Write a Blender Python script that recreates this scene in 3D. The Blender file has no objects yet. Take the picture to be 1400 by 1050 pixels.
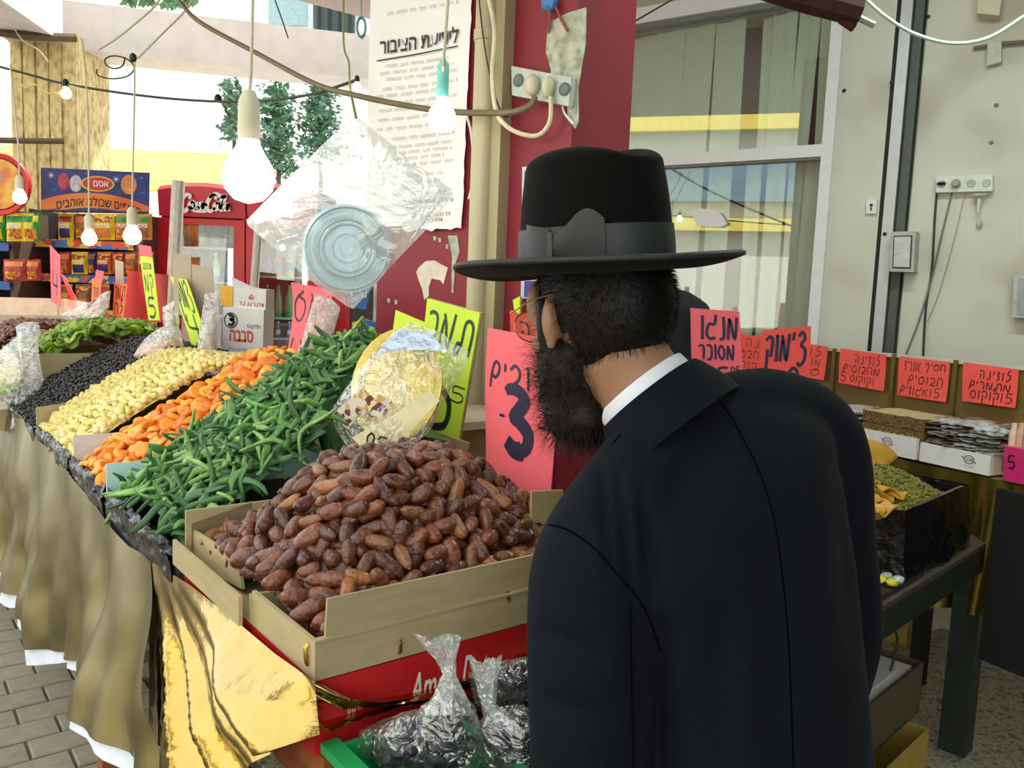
import bpy, bmesh, math, random
import numpy as np
from mathutils import Vector, Matrix, noise
from mathutils.bvhtree import BVHTree
random.seed(7); np.random.seed(7)
PI = math.pi
scene = bpy.context.scene
COL = scene.collection

# ------------------------------------------------------------------ camera
FPX, CH = 1130.0, 1.5
PITCH, ROLL = math.atan(125/FPX), 0.04
FWD = np.array([0, math.cos(PITCH), -math.sin(PITCH)])
UP0 = np.array([0, math.sin(PITCH), math.cos(PITCH)])
RT0 = np.array([1.0, 0, 0])
CU = math.cos(ROLL)*UP0 - math.sin(ROLL)*RT0
CR = math.cos(ROLL)*RT0 + math.sin(ROLL)*UP0
CAM = np.array([0, 0, CH])
cd = bpy.data.cameras.new('camera'); cam = bpy.data.objects.new('camera', cd); COL.objects.link(cam)
cd.sensor_fit = 'HORIZONTAL'; cd.sensor_width = 36.0; cd.lens = FPX/1400*36.0
cd.clip_start = 0.05; cd.clip_end = 200
cam.matrix_world = Matrix(((CR[0], CU[0], -FWD[0], 0), (CR[1], CU[1], -FWD[1], 0), (CR[2], CU[2], -FWD[2], CH), (0, 0, 0, 1)))
scene.camera = cam

# ------------------------------------------------------------------ sky, sun, exposure
w = bpy.data.worlds.new('sky'); scene.world = w; w.use_nodes = True
bg = w.node_tree.nodes['Background']; bg.inputs[0].default_value = (0.93, 0.97, 1.0, 1); bg.inputs[1].default_value = 2.2
sl = bpy.data.lights.new('sun', 'SUN'); sl.energy = 7.0; sl.angle = 0.02; sl.color = (1.0, 0.97, 0.9)
so = bpy.data.objects.new('sun', sl); COL.objects.link(so)
so.rotation_euler = Vector((-0.30, -0.45, -0.85)).to_track_quat('-Z', 'Y').to_euler()
scene.view_settings.view_transform = 'Standard'; scene.view_settings.look = 'None'
scene.view_settings.exposure = 0.0; scene.view_settings.gamma = 1.0; scene.view_settings.use_curve_mapping = False

# ------------------------------------------------------------------ pixel -> world helpers (1400 x 1050 photograph)
def ray(x, y): return FWD + (x-700)/FPX*CR - (y-525)/FPX*CU
def PY(x, y, Y): d = ray(x, y); return CAM + d*(Y/d[1])
def PZ(x, y, z): d = ray(x, y); return CAM + d*((z-CH)/d[2])
def PP(x, y, P, N):
    d = ray(x, y); return CAM + d*(np.dot(np.array(P)-CAM, N)/np.dot(d, N))
def pix(P):
    q = np.array(P)-CAM; z = q@FWD; return (700+FPX*(q@CR)/z, 525-FPX*(q@CU)/z)
# the stall's own axes: a runs along its street edge away from us, b runs from the street edge inwards
U2 = np.array([-.62, .785, 0]); V2 = np.array([.785, .62, 0]); O2 = np.array([-.236, 1.003, 0]); ZZ = np.array([0, 0, 1.])
def L(a, b, z): return O2 + a*U2 + b*V2 + np.array([0, 0, z])
def PB(x, y, b):  # pixel onto the vertical plane b = const
    return PP(x, y, L(0, b, 0), V2)
def PA(x, y, a): return PP(x, y, L(a, 0, 0), U2)
def AB(P): q = np.array(P)-O2; return q@U2, q@V2
def unit(x): x = np.array(x, float); return x/np.linalg.norm(x)
WN = unit([-.57, -.82, 0]); WD = unit([.82, -.57, 0]); WP = np.array([.398, 5.0, 0])     # right hand wall plane
def W(x, y, off=0.0): return PP(x, y, WP+WN*off, WN)
PN = WN; PPT = np.array([-.27, 2.6, 0])                                             # pillar face plane
def PL(x, y, off=0.0): return PP(x, y, PPT+PN*off, PN)

# ------------------------------------------------------------------ materials
def lin(c):
    c = [x/255 for x in c]
    return tuple(x/12.92 if x <= .04045 else ((x+.055)/1.055)**2.4 for x in c) + (1,)
def M(name, col, rough=.6, metal=0, var=.12, scale=25, bump=0, bscale=60, rand=0, spec=.5, sheen=0, trans=0, detail=4, stretch=None, sss=0, coat=0):
    m = bpy.data.materials.new(name); m.use_nodes = True; nt = m.node_tree; b = nt.nodes['Principled BSDF']
    c = lin(col) if max(col) > 1 else tuple(col)+(1,)
    b.inputs['Roughness'].default_value = rough; b.inputs['Metallic'].default_value = metal
    b.inputs['Specular IOR Level'].default_value = spec; b.inputs['Sheen Weight'].default_value = sheen
    b.inputs['Coat Weight'].default_value = coat
    b.inputs['Subsurface Weight'].default_value = sss; b.inputs['Subsurface Radius'].default_value = (.01, .005, .003)
    tc = nt.nodes.new('ShaderNodeTexCoord'); mp = nt.nodes.new('ShaderNodeMapping'); nt.links.new(tc.outputs['Object'], mp.inputs[0])
    if stretch: mp.inputs['Scale'].default_value = stretch
    n = nt.nodes.new('ShaderNodeTexNoise'); n.inputs['Scale'].default_value = scale; n.inputs['Detail'].default_value = detail; nt.links.new(mp.outputs[0], n.inputs['Vector'])
    r = nt.nodes.new('ShaderNodeMapRange'); r.inputs[1].default_value = .3; r.inputs[2].default_value = .7; r.inputs[3].default_value = 1-var; r.inputs[4].default_value = 1+var
    nt.links.new(n.outputs[0], r.inputs[0]); fac = r.outputs[0]
    if rand:
        oi = nt.nodes.new('ShaderNodeObjectInfo'); rr = nt.nodes.new('ShaderNodeMapRange'); rr.inputs[3].default_value = 1-rand; rr.inputs[4].default_value = 1+rand
        nt.links.new(oi.outputs['Random'], rr.inputs[0]); mm = nt.nodes.new('ShaderNodeMath'); mm.operation = 'MULTIPLY'
        nt.links.new(fac, mm.inputs[0]); nt.links.new(rr.outputs[0], mm.inputs[1]); fac = mm.outputs[0]
    h = nt.nodes.new('ShaderNodeHueSaturation'); h.inputs['Color'].default_value = c; nt.links.new(fac, h.inputs['Value'])
    nt.links.new(h.outputs[0], b.inputs['Base Color'])
    if bump:
        n2 = nt.nodes.new('ShaderNodeTexNoise'); n2.inputs['Scale'].default_value = bscale; n2.inputs['Detail'].default_value = 5; nt.links.new(mp.outputs[0], n2.inputs['Vector'])
        bp = nt.nodes.new('ShaderNodeBump'); bp.inputs['Strength'].default_value = bump; bp.inputs['Distance'].default_value = .01
        nt.links.new(n2.outputs[0], bp.inputs['Height']); nt.links.new(bp.outputs[0], b.inputs['Normal'])
    return m
def MT(name, cols, scale=30, rough=.6, metal=0, kind='noise', bump=0, pos=None, stretch=None):   # several colours through a ramp
    m = M(name, cols[0], rough, metal); nt = m.node_tree; b = nt.nodes['Principled BSDF']
    tc = nt.nodes.new('ShaderNodeTexCoord'); mp = nt.nodes.new('ShaderNodeMapping'); nt.links.new(tc.outputs['Object'], mp.inputs[0])
    if stretch: mp.inputs['Scale'].default_value = stretch
    t = nt.nodes.new('ShaderNodeTexVoronoi' if kind == 'vor' else 'ShaderNodeTexNoise'); t.inputs['Scale'].default_value = scale
    nt.links.new(mp.outputs[0], t.inputs['Vector'])
    rp = nt.nodes.new('ShaderNodeValToRGB'); cr = rp.color_ramp
    while len(cr.elements) < len(cols): cr.elements.new(.5)
    for i, c in enumerate(cols):
        cr.elements[i].position = pos[i] if pos else .3+.4*i/max(1, len(cols)-1); cr.elements[i].color = lin(c)
    out = t.outputs['Color'] if kind == 'vor' else t.outputs[0]
    if kind == 'vor':
        sp = nt.nodes.new('ShaderNodeSeparateColor'); nt.links.new(out, sp.inputs[0]); out = sp.outputs[0]; cr.interpolation = 'CONSTANT'
        for i in range(len(cols)): cr.elements[i].position = i/len(cols)
    nt.links.new(out, rp.inputs[0]); nt.links.new(rp.outputs[0], b.inputs['Base Color'])
    if bump:
        bp = nt.nodes.new('ShaderNodeBump'); bp.inputs['Strength'].default_value = bump; bp.inputs['Distance'].default_value = .005
        nt.links.new(rp.outputs[0], bp.inputs['Height']); nt.links.new(bp.outputs[0], b.inputs['Normal'])
    return m
def ME(name, col, strength):
    m = bpy.data.materials.new(name); m.use_nodes = True; nt = m.node_tree; nt.nodes.clear()
    o = nt.nodes.new('ShaderNodeOutputMaterial'); e = nt.nodes.new('ShaderNodeEmission'); e.inputs[0].default_value = lin(col); e.inputs[1].default_value = strength
    nt.links.new(e.outputs[0], o.inputs[0]); return m
def MC(name, tint=(255, 255, 255), clear=.8, rough=.08, bump=.5, bscale=14, white=.0, streak=None):     # thin clear sheet: see-through plus gloss plus a little milkiness
    m = bpy.data.materials.new(name); m.use_nodes = True; nt = m.node_tree; nt.nodes.clear()
    o = nt.nodes.new('ShaderNodeOutputMaterial'); tr = nt.nodes.new('ShaderNodeBsdfTransparent'); gl = nt.nodes.new('ShaderNodeBsdfGlossy')
    tr.inputs[0].default_value = lin(tint); gl.inputs['Roughness'].default_value = rough; gl.inputs[0].default_value = (1, 1, 1, 1)
    lw = nt.nodes.new('ShaderNodeLayerWeight'); lw.inputs[0].default_value = .25
    mr = nt.nodes.new('ShaderNodeMapRange'); mr.inputs[3].default_value = 1-clear; mr.inputs[4].default_value = min(1, 1.55-clear)
    nt.links.new(lw.outputs['Facing'], mr.inputs[0])
    mx = nt.nodes.new('ShaderNodeMixShader'); nt.links.new(mr.outputs[0], mx.inputs[0]); nt.links.new(tr.outputs[0], mx.inputs[1]); nt.links.new(gl.outputs[0], mx.inputs[2])
    last = mx
    if white:
        df = nt.nodes.new('ShaderNodeBsdfTranslucent'); df.inputs[0].default_value = lin((235, 245, 245)); d2 = nt.nodes.new('ShaderNodeBsdfDiffuse'); d2.inputs[0].default_value = lin((235, 245, 245))
        ad = nt.nodes.new('ShaderNodeMixShader'); ad.inputs[0].default_value = .5; nt.links.new(df.outputs[0], ad.inputs[1]); nt.links.new(d2.outputs[0], ad.inputs[2])
        m2 = nt.nodes.new('ShaderNodeMixShader'); m2.inputs[0].default_value = white; nt.links.new(mx.outputs[0], m2.inputs[1]); nt.links.new(ad.outputs[0], m2.inputs[2]); last = m2
    if bump:
        tc = nt.nodes.new('ShaderNodeTexCoord'); n2 = nt.nodes.new('ShaderNodeTexNoise'); n2.inputs['Scale'].default_value = bscale; n2.inputs['Detail'].default_value = 3; n2.inputs['Distortion'].default_value = 1.5
        nt.links.new(tc.outputs['Object'], n2.inputs['Vector']); bp = nt.nodes.new('ShaderNodeBump'); bp.inputs['Strength'].default_value = bump; bp.inputs['Distance'].default_value = .03
        nt.links.new(n2.outputs[0], bp.inputs['Height']); nt.links.new(bp.outputs[0], gl.inputs['Normal'])
    nt.links.new(last.outputs[0], o.inputs[0]); return m

# ------------------------------------------------------------------ mesh helpers
class MB:
    def __init__(s): s.v = []; s.f = []; s.m = []
    def add(s, vs, fs, m=0):
        o = len(s.v); s.v += [tuple(map(float, x)) for x in vs]; s.f += [tuple(i+o for i in f) for f in fs]; s.m += [m]*len(fs); return s
    def frame(s, O, ex, ey, ez, lo, hi, m=0):        # box in any frame
        O, ex, ey, ez = map(np.array, (O, ex, ey, ez)); P = []
        for k in (0, 1):
            for j in (0, 1):
                for i in (0, 1): P.append(O + ex*(lo[0], hi[0])[i] + ey*(lo[1], hi[1])[j] + ez*(lo[2], hi[2])[k])
        F = [(0, 2, 3, 1), (4, 5, 7, 6), (0, 1, 5, 4), (2, 6, 7, 3), (0, 4, 6, 2), (1, 3, 7, 5)]
        if np.dot(np.cross(ex, ey), ez) < 0: F = [f[::-1] for f in F]
        return s.add(P, F, m)
    def box(s, lo, hi, m=0): return s.frame((0, 0, 0), (1, 0, 0), (0, 1, 0), (0, 0, 1), lo, hi, m)
    def ab(s, a, b, z, m=0): return s.frame(O2, U2, V2, ZZ, (a[0], b[0], z[0]), (a[1], b[1], z[1]), m)
    def slab(s, q, th, m=0, n=None):                 # quad with thickness going behind it
        q = [np.array(p, float) for p in q]
        if n is None: n = unit(np.cross(q[1]-q[0], q[3]-q[0]))
        if np.dot(n, CAM-q[0]) < 0: n = -n
        k = len(q); P = q+[p-n*th for p in q]
        F = [tuple(range(k)), tuple(range(2*k-1, k-1, -1))]+[(i, i+k, (i+1) % k+k, (i+1) % k) for i in range(k)]
        return s.add(P, F, m)
    def tube(s, pts, r, n=8, m=0, cap=True):
        pts = [np.array(p, float) for p in pts]; k = len(pts); R = r if hasattr(r, '__len__') else [r]*k
        rings = []; prev = None
        for i in range(k):
            t = pts[min(i+1, k-1)]-pts[max(i-1, 0)]; t = t/(np.linalg.norm(t)+1e-12)
            if prev is None:
                a = np.array([0, 0, 1.]) if abs(t[2]) < .9 else np.array([1., 0, 0]); x = unit(np.cross(a, t))
            else: x = prev-t*np.dot(prev, t); x = unit(x) if np.linalg.norm(x) > 1e-6 else unit(np.cross([.3, .5, .8], t))
            y = np.cross(t, x); prev = x
            rings.append([pts[i]+R[i]*(math.cos(2*PI*j/n)*x+math.sin(2*PI*j/n)*y) for j in range(n)])
        P = [p for rg in rings for p in rg]
        F = [(i*n+j, i*n+(j+1) % n, (i+1)*n+(j+1) % n, (i+1)*n+j) for i in range(k-1) for j in range(n)]
        if cap: F += [tuple(range(n))[::-1], tuple((k-1)*n+j for j in range(n))]
        return s.add(P, F, m)
    def ell(s, c, ax, ay, az, seg=16, rings=10, m=0, fn=None):
        c, ax, ay, az = map(lambda q: np.array(q, float), (c, ax, ay, az)); P = [c-az]
        for i in range(1, rings):
            th = PI*i/rings-PI/2
            for j in range(seg):
                ph = 2*PI*j/seg; P.append(c+ax*math.cos(th)*math.cos(ph)+ay*math.cos(th)*math.sin(ph)+az*math.sin(th))
        P.append(c+az); F = []; T = len(P)-1
        for j in range(seg): F += [(0, 1+(j+1) % seg, 1+j), (T, T-seg+j, T-seg+(j+1) % seg)]
        for i in range(rings-2):
            for j in range(seg): F.append((1+i*seg+j, 1+i*seg+(j+1) % seg, 1+(i+1)*seg+(j+1) % seg, 1+(i+1)*seg+j))
        if fn: P = [fn(p) for p in P]
        return s.add(P, F, m)
    def lathe(s, prof, c, ez=(0, 0, 1), n=20, m=0, sx=1, sy=1):
        ez = unit(ez); a = np.array([1., 0, 0]) if abs(ez[0]) < .9 else np.array([0, 1., 0]); ex = unit(a-ez*np.dot(a, ez)); ey = np.cross(ez, ex); c = np.array(c)
        P = [c+ez*z+ex*r*sx*math.cos(2*PI*j/n)+ey*r*sy*math.sin(2*PI*j/n) for r, z in prof for j in range(n)]; k = len(prof)
        F = [(i*n+j, i*n+(j+1) % n, (i+1)*n+(j+1) % n, (i+1)*n+j) for i in range(k-1) for j in range(n)]
        if prof[0][0] > 1e-5: F.append(tuple(range(n))[::-1])
        if prof[-1][0] > 1e-5: F.append(tuple((k-1)*n+j for j in range(n)))
        return s.add(P, F, m)
    def grid(s, fn, nu, nv, m=0, cu=False):
        P = [fn(i/(nu if cu else nu-1), j/(nv-1)) for j in range(nv) for i in range(nu)]
        F = [(j*nu+i, j*nu+(i+1) % nu, (j+1)*nu+(i+1) % nu, (j+1)*nu+i) for j in range(nv-1) for i in range(nu if cu else nu-1)]
        return s.add(P, F, m)
    def sheet(s, fn, nu, nv, th, n, m=0):            # closed sheet: fn grid with a back at -n*th
        o = len(s.v); n = np.array(n, float)
        P = [np.array(fn(i/(nu-1), j/(nv-1)), float) for j in range(nv) for i in range(nu)]; K = len(P); P = P+[p-n*th for p in P]
        F = []
        for j in range(nv-1):
            for i in range(nu-1):
                q = (j*nu+i, j*nu+i+1, (j+1)*nu+i+1, (j+1)*nu+i); F += [q, tuple(x+K for x in q[::-1])]
        bd = [i for i in range(nu)]+[j*nu+nu-1 for j in range(1, nv)]+[(nv-1)*nu+i for i in range(nu-2, -1, -1)]+[j*nu for j in range(nv-2, 0, -1)]
        for k in range(len(bd)): a, b = bd[k], bd[(k+1) % len(bd)]; F.append((a, a+K, b+K, b))
        return s.add(P, F, m)
def wpos(o):
    p = np.zeros(3)
    while o is not None: p += np.array(o.location); o = o.parent
    return p
def build(name, mb, mats, parent=None, smooth=35, base=None, label=None, cat=None, group=None, kind=None):
    me = bpy.data.meshes.new(name)
    V = np.array(mb.v, float)
    if parent is not None: o0 = wpos(parent); loc = np.zeros(3)
    else:
        o0 = np.array(base, float) if base is not None else np.array([(V[:, 0].min()+V[:, 0].max())/2, (V[:, 1].min()+V[:, 1].max())/2, V[:, 2].min()]); loc = o0
    me.from_pydata((V-o0).tolist(), [], mb.f)
    mats = mats if isinstance(mats, (list, tuple)) else [mats]
    for m in mats: me.materials.append(m)
    if len(mats) > 1: me.polygons.foreach_set('material_index', mb.m)
    if smooth: me.shade_smooth(); me.set_sharp_from_angle(angle=math.radians(smooth))
    me.update()
    ob = bpy.data.objects.new(name, me); ob.location = loc; COL.objects.link(ob)
    if parent is not None: ob.parent = parent
    tag(ob, label, cat, group, kind); return ob
def tag(o, label=None, cat=None, group=None, kind=None):
    if label: o['label'] = label
    if cat: o['category'] = cat
    if group: o['group'] = group
    if kind: o['kind'] = kind
    return o
def thing(name, loc, label, cat, group=None):
    o = bpy.data.objects.new(name, None); o.location = loc; o.empty_display_size = .05; COL.objects.link(o); return tag(o, label, cat, group)
def copy_tree(o, loc, label=None, parent=None):
    c = o.copy(); COL.objects.link(c)
    if parent is None: c.location = loc
    else: c.parent = parent
    if label: c['label'] = label
    for ch in list(o.children): copy_tree(ch, None, None, c)
    return c
def remesh(mb, voxel, smooth_it=4):
    me = bpy.data.meshes.new('t'); me.from_pydata(mb.v, [], mb.f); o = bpy.data.objects.new('t', me); COL.objects.link(o)
    r = o.modifiers.new('r', 'REMESH'); r.mode = 'VOXEL'; r.voxel_size = voxel
    s = o.modifiers.new('s', 'SMOOTH'); s.iterations = smooth_it; s.factor = .5
    ev = o.evaluated_get(bpy.context.evaluated_depsgraph_get()); m2 = bpy.data.meshes.new_from_object(ev)
    out = MB(); out.v = [tuple(v.co) for v in m2.vertices]; out.f = [tuple(p.vertices) for p in m2.polygons]; out.m = [0]*len(out.f)
    bpy.data.objects.remove(o); bpy.data.meshes.remove(me); bpy.data.meshes.remove(m2); return out
def smooth_line(pts, n=6):
    P = [np.array(p, float) for p in pts]
    if len(P) < 3: return P
    out = []
    for i in range(len(P)-1):
        p0, p1, p2, p3 = P[max(i-1, 0)], P[i], P[i+1], P[min(i+2, len(P)-1)]
        for k in range(n):
            t = k/n; out.append(.5*((2*p1)+(-p0+p2)*t+(2*p0-5*p1+4*p2-p3)*t*t+(-p0+3*p1-3*p2+p3)*t**3))
    out.append(P[-1]); return out
def fbm(p, s): return noise.fractal(Vector(p)*s, 1.0, 2.0, 3)

# ------------------------------------------------------------------ writing: pen strokes and print
G = {
 'א': (.55, [[(.08, 1), (.02, .5), (.08, 0)], [(.52, 1), (.22, .55), (.52, 0)]]),
 'ב': (.5, [[(.0, .82), (.22, 1), (.42, .8), (.36, .4), (.06, .06), (.25, .02), (.5, 0)]]),
 'ג': (.6, [[(.58, 1.1), (.48, .72), (.15, .7), (0, .3), (.2, 0), (.55, .08)]]),
 'ה': (.5, [[(0, .95), (.35, .95), (.45, .6), (.42, 0)], [(.15, .55), (.12, 0)]]),
 'ו': (.14, [[(.02, 1), (.08, .9), (.07, 0)]]),
 'ז': (.3, [[(0, 1), (.28, .95), (.12, .6), (.28, .3), (.05, 0)]]),
 'ח': (.5, [[(0, 0), (.06, 1), (.3, 1), (.46, .8), (.46, 0)]]),
 'ט': (.5, [[(.15, .7), (.3, 1), (.05, .8), (.0, .2), (.3, 0), (.48, .4), (.42, 1)]]),
 'י': (.12, [[(.02, 1), (.08, .92), (.05, .62)]]),
 'כ': (.45, [[(0, 1), (.35, .95), (.42, .5), (.32, .05), (0, 0)]]),
 'ל': (.42, [[(.36, 1.35), (.16, 1.1), (.16, .75), (.36, .7), (.34, .3), (.05, 0)]]),
 'מ': (.6, [[(.0, 0), (.12, .9), (.42, 0), (.56, 1.05)], [(.12, .9), (.05, 1)]]),
 'ם': (.5, [[(.0, -.25), (.08, .5), (.26, 1), (.46, .9), (.44, .5), (.24, .3), (.08, .5)]]),
 'נ': (.34, [[(.26, 1), (.3, .4), (.24, .04), (0, .06)]]),
 'ס': (.5, [[(.25, 1), (.03, .7), (.03, .3), (.25, 0), (.45, .3), (.45, .7), (.25, 1)]]),
 'פ': (.5, [[(.2, .55), (.32, .75), (.12, .9), (.0, .75), (.2, 1), (.45, .8), (.44, .3), (.2, 0), (0, .1)]]),
 'צ': (.6, [[(.05, .9), (.3, 1.05), (.5, .85), (.25, .6), (.55, .4), (.5, .0), (.2, -.12), (.05, 0)]]),
 'ק': (.5, [[(0, .85), (.2, 1), (.45, .85), (.42, .4), (.36, .2)], [(.12, .55), (.1, -.5)]]),
 'ר': (.45, [[(0, .88), (.15, 1), (.36, .9), (.42, .6), (.36, 0)]]),
 'ש': (.6, [[(.25, .9), (.05, .6), (.1, .15), (.35, 0), (.55, .3), (.5, .75), (.25, .9), (.45, 1.05)]]),
 'ת': (.65, [[(.62, 0), (.62, .8), (.45, 1), (.25, .9), (.22, .3), (.08, -.08), (-.05, .05), (.08, .28), (.22, .2)]]),
 'ף': (.45, [[(.15, .6), (.05, .8), (.2, 1), (.4, .8), (.35, .2), (.2, -.5)]]),
 "'": (.16, [[(.1, 1.1), (.04, .8)]]), '-': (.4, [[(0, .45), (.35, .42)]]), ' ': (.35, []), '.': (.15, [[(.05, .05), (.08, 0)]]),
 '0': (.45, [[(.22, 1), (.02, .6), (.15, 0), (.38, .2), (.4, .75), (.22, 1)]]),
 '2': (.5, [[(.02, .8), (.22, 1), (.4, .8), (.3, .5), (0, 0), (.45, .02)]]),
 '3': (.55, [[(.02, .92), (.25, 1), (.46, .82), (.42, .65), (.2, .58), (.46, .42), (.5, .18), (.3, -.02), (.0, .08)]]),
 '4': (.5, [[(.05, 1), (.02, .45), (.45, .5)], [(.4, 1), (.36, 0)]]),
 '5': (.5, [[(.48, 1), (.1, .98), (.06, .58), (.35, .6), (.46, .3), (.3, .02), (0, .06)]]),
}
def bil(q, bow=0):
    q = [np.array(p, float) for p in q]; n = unit(np.cross(q[1]-q[0], q[3]-q[0]))
    if np.dot(n, CAM-q[0]) < 0: n = -n
    def f(s, t, off=0.0):
        p = (q[0]*(1-s)+q[1]*s)*(1-t)+(q[3]*(1-s)+q[2]*s)*t
        return p+n*(off+bow*4*s*(1-s)+bow*.6*math.sin(5*t+2*s))
    return f, n, np.linalg.norm(q[1]-q[0]), np.linalg.norm(q[3]-q[0])
def ribbon(mb, line, wd, f, Wd, Hd, off, m=0):        # line in (s, t); wd in metres
    P = [np.array([p[0]*Wd, p[1]*Hd]) for p in line]; k = len(P); vs = []
    wv = wd if hasattr(wd, '__len__') else [wd]*k
    for i in range(k):
        t = P[min(i+1, k-1)]-P[max(i-1, 0)]; t = t/(np.linalg.norm(t)+1e-9); nn = np.array([-t[1], t[0]])
        for sg in (-1, 1):
            e = P[i]+nn*sg*wv[i]/2; vs.append(f(e[0]/Wd, e[1]/Hd, off))
    mb.add(vs, [(2*i, 2*i+1, 2*i+3, 2*i+2) for i in range(k-1)], m)
def pen(mb, txt, F, box, wd, off=.0012, m=0, rtl=True, slant=0, jit=.04):
    f, n, Wd, Hd = F; s0, t0, s1, t1 = box
    chars = [c for c in txt]; gap = .2
    tot = sum(G[c][0] for c in chars)+gap*(len(chars)-1); x = tot if rtl else 0
    for c in chars:
        wdt, st = G[c]
        x0 = x-wdt if rtl else x
        for sk in st:
            ln = smooth_line([((x0+p[0]+slant*p[1])/tot, p[1]+random.uniform(-jit, jit)) for p in sk], 5)
            ribbon(mb, [(s0+(s1-s0)*p[0], t1+(t0-t1)*p[1]) for p in ln], wd, f, Wd, Hd, off, m)
        x = x0-gap if rtl else x+wdt+gap
def print_text(mb, txt, F, box, off=.0012, m=0, heb=True, shear=0, keep=False, bold=0):
    f, n, Wd, Hd = F; cu = bpy.data.curves.new('t', 'FONT'); cu.body = txt[::-1] if heb else txt; cu.shear = shear; cu.resolution_u = 2; cu.offset = bold
    o = bpy.data.objects.new('t', cu); COL.objects.link(o)
    me = bpy.data.meshes.new_from_object(o.evaluated_get(bpy.context.evaluated_depsgraph_get()))
    V = np.array([v.co[:2] for v in me.vertices]) if len(me.vertices) else np.zeros((0, 2))
    if len(V):
        lo, hi = V.min(0), V.max(0); s0, t0, s1, t1 = box
        if keep: k = (t1-t0)*Hd/(hi[1]-lo[1]); wnew = (hi[0]-lo[0])*k/Wd; c = (s0+s1)/2; s0, s1 = c-wnew/2, c+wnew/2
        S = s0+(V[:, 0]-lo[0])/(hi[0]-lo[0])*(s1-s0); T = t1-(V[:, 1]-lo[1])/(hi[1]-lo[1])*(t1-t0)
        mb.add([f(a, b, off) for a, b in zip(S, T)], [tuple(p.vertices) for p in me.polygons], m)
    bpy.data.objects.remove(o); bpy.data.curves.remove(cu); bpy.data.meshes.remove(me)
def scribble(mb, F, box, wd, words=4, off=.0012, m=0):    # lines of print or pen too small to read
    f, n, Wd, Hd = F; s0, t0, s1, t1 = box; s = s0
    while s < s1:
        e = min(s1, s+(s1-s0)/words*random.uniform(.5, 1.1)); k = max(2, int((e-s)*Wd/(t1-t0)/Hd*1.6))
        for i in range(k):
            a = s+(e-s)*i/k; b = a+(e-s)/k*.62; mode = random.random()
            ribbon(mb, [(a, t0+(t1-t0)*.1), (b, t0+(t1-t0)*random.uniform(0, .2)), (b, t1)] if mode < .6 else [(a, t1), (b, t1-(t1-t0)*.1), (b, t0)], wd, f, Wd, Hd, off, m)
        s = e+(s1-s0)*.04
def sheet_sign(name, q, mats, label, cat='sign', th=.0025, bow=0, writer=None, ink=None, group=None, stick=None, backing=None):
    q = [np.array(p, float) for p in q]; F = bil(q, bow); f, n, Wd, Hd = F
    c = (q[2]+q[3])/2
    t = thing(name, c, label, cat, group)
    mb = MB(); mb.sheet(lambda s, tt: f(s, tt), 9, 9, th, n); build('card', mb, mats, t)
    if backing is not None:
        b = MB(); b.sheet(lambda s, tt: f(s*1.0+.012, tt*1.02-.005)-n*(th+.0005), 9, 9, .004, n); build('cardboard_backing', b, backing, t)
    if writer:
        ib = MB(); writer(ib, F); build('lettering', ib, ink or INK, t, smooth=0)
    if stick is not None:                                   # holder running down into the heap
        sb = MB(); e_ = f(.5, 1)-n*(th+.008); sb.tube([f(.5, .6)-n*(th+.008), e_, np.array([e_[0], e_[1], (stick[2] if stick[2] < .9 else max(.93, e_[2]-.16))])], .004, 6); build('stick', sb, CARD, t)
    return t

# ------------------------------------------------------------------ shared materials
INK = M('marker_ink', (42, 38, 70), .5, var=.05); INKG = M('green_black_ink', (22, 60, 45), .5, var=.05); INKK = M('black_ink', (35, 32, 36), .5, var=.05)
PINK = M('pink_card', (255, 112, 122), .7, var=.04, bump=.05, bscale=20); CORAL = M('coral_card', (252, 92, 82), .7, var=.05); ORANGE = M('orange_card', (255, 128, 70), .7, var=.05)
YEL = M('fluorescent_yellow_card', (225, 255, 70), .7, var=.03); RED = M('red_card', (225, 62, 62), .7, var=.05)
CARD = M('brown_cardboard', (176, 160, 118), .8, var=.08, scale=12, bump=.08, bscale=90, stretch=(1, 1, 6)); CARDL = M('pale_cardboard', (205, 190, 165), .8, var=.06, scale=12)
WHITE = M('white_card', (238, 240, 240), .6, var=.03); WPAINT = M('white_paint', (240, 242, 240), .4, var=.03)
CREAM = M('cream_plastic', (215, 208, 180), .5, var=.05); BLKP = M('black_plastic', (9, 11, 16), .22, var=.2, bump=.6, bscale=45, coat=.3)
GOLD = M('gold_foil_cloth', (186, 160, 92), .17, metal=1, var=.12, scale=8, bump=.35, bscale=16)
GOLDM = M('gold_cloth_matt', (130, 120, 80), .38, metal=.85, var=.12, scale=6, bump=.15, bscale=24, stretch=(1, 1, .25))
STEEL = M('steel', (214, 216, 218), .4, metal=.35, var=.06); DARKM = M('dark_metal', (30, 36, 34), .45, metal=.3, var=.15)
WIRE = M('pale_wire', (205, 200, 170), .5, var=.08); WIRED = M('dark_wire', (40, 46, 40), .5, var=.1); WIREO = M('olive_cable', (120, 110, 78), .6, var=.12)
CLEAR = MC('clear_bag_film', clear=.84, rough=.1, bump=.9, bscale=22, white=.05); CLEARW = MC('milky_bag_film', clear=.82, rough=.12, bump=.9, bscale=24, white=.10)
TWIST = MC('bunched_film', clear=.68, rough=.15, bump=1, bscale=40, white=.26)
GLASS = MC('window_glass', tint=(246, 252, 250), clear=.86, rough=.01, bump=0)
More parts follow.
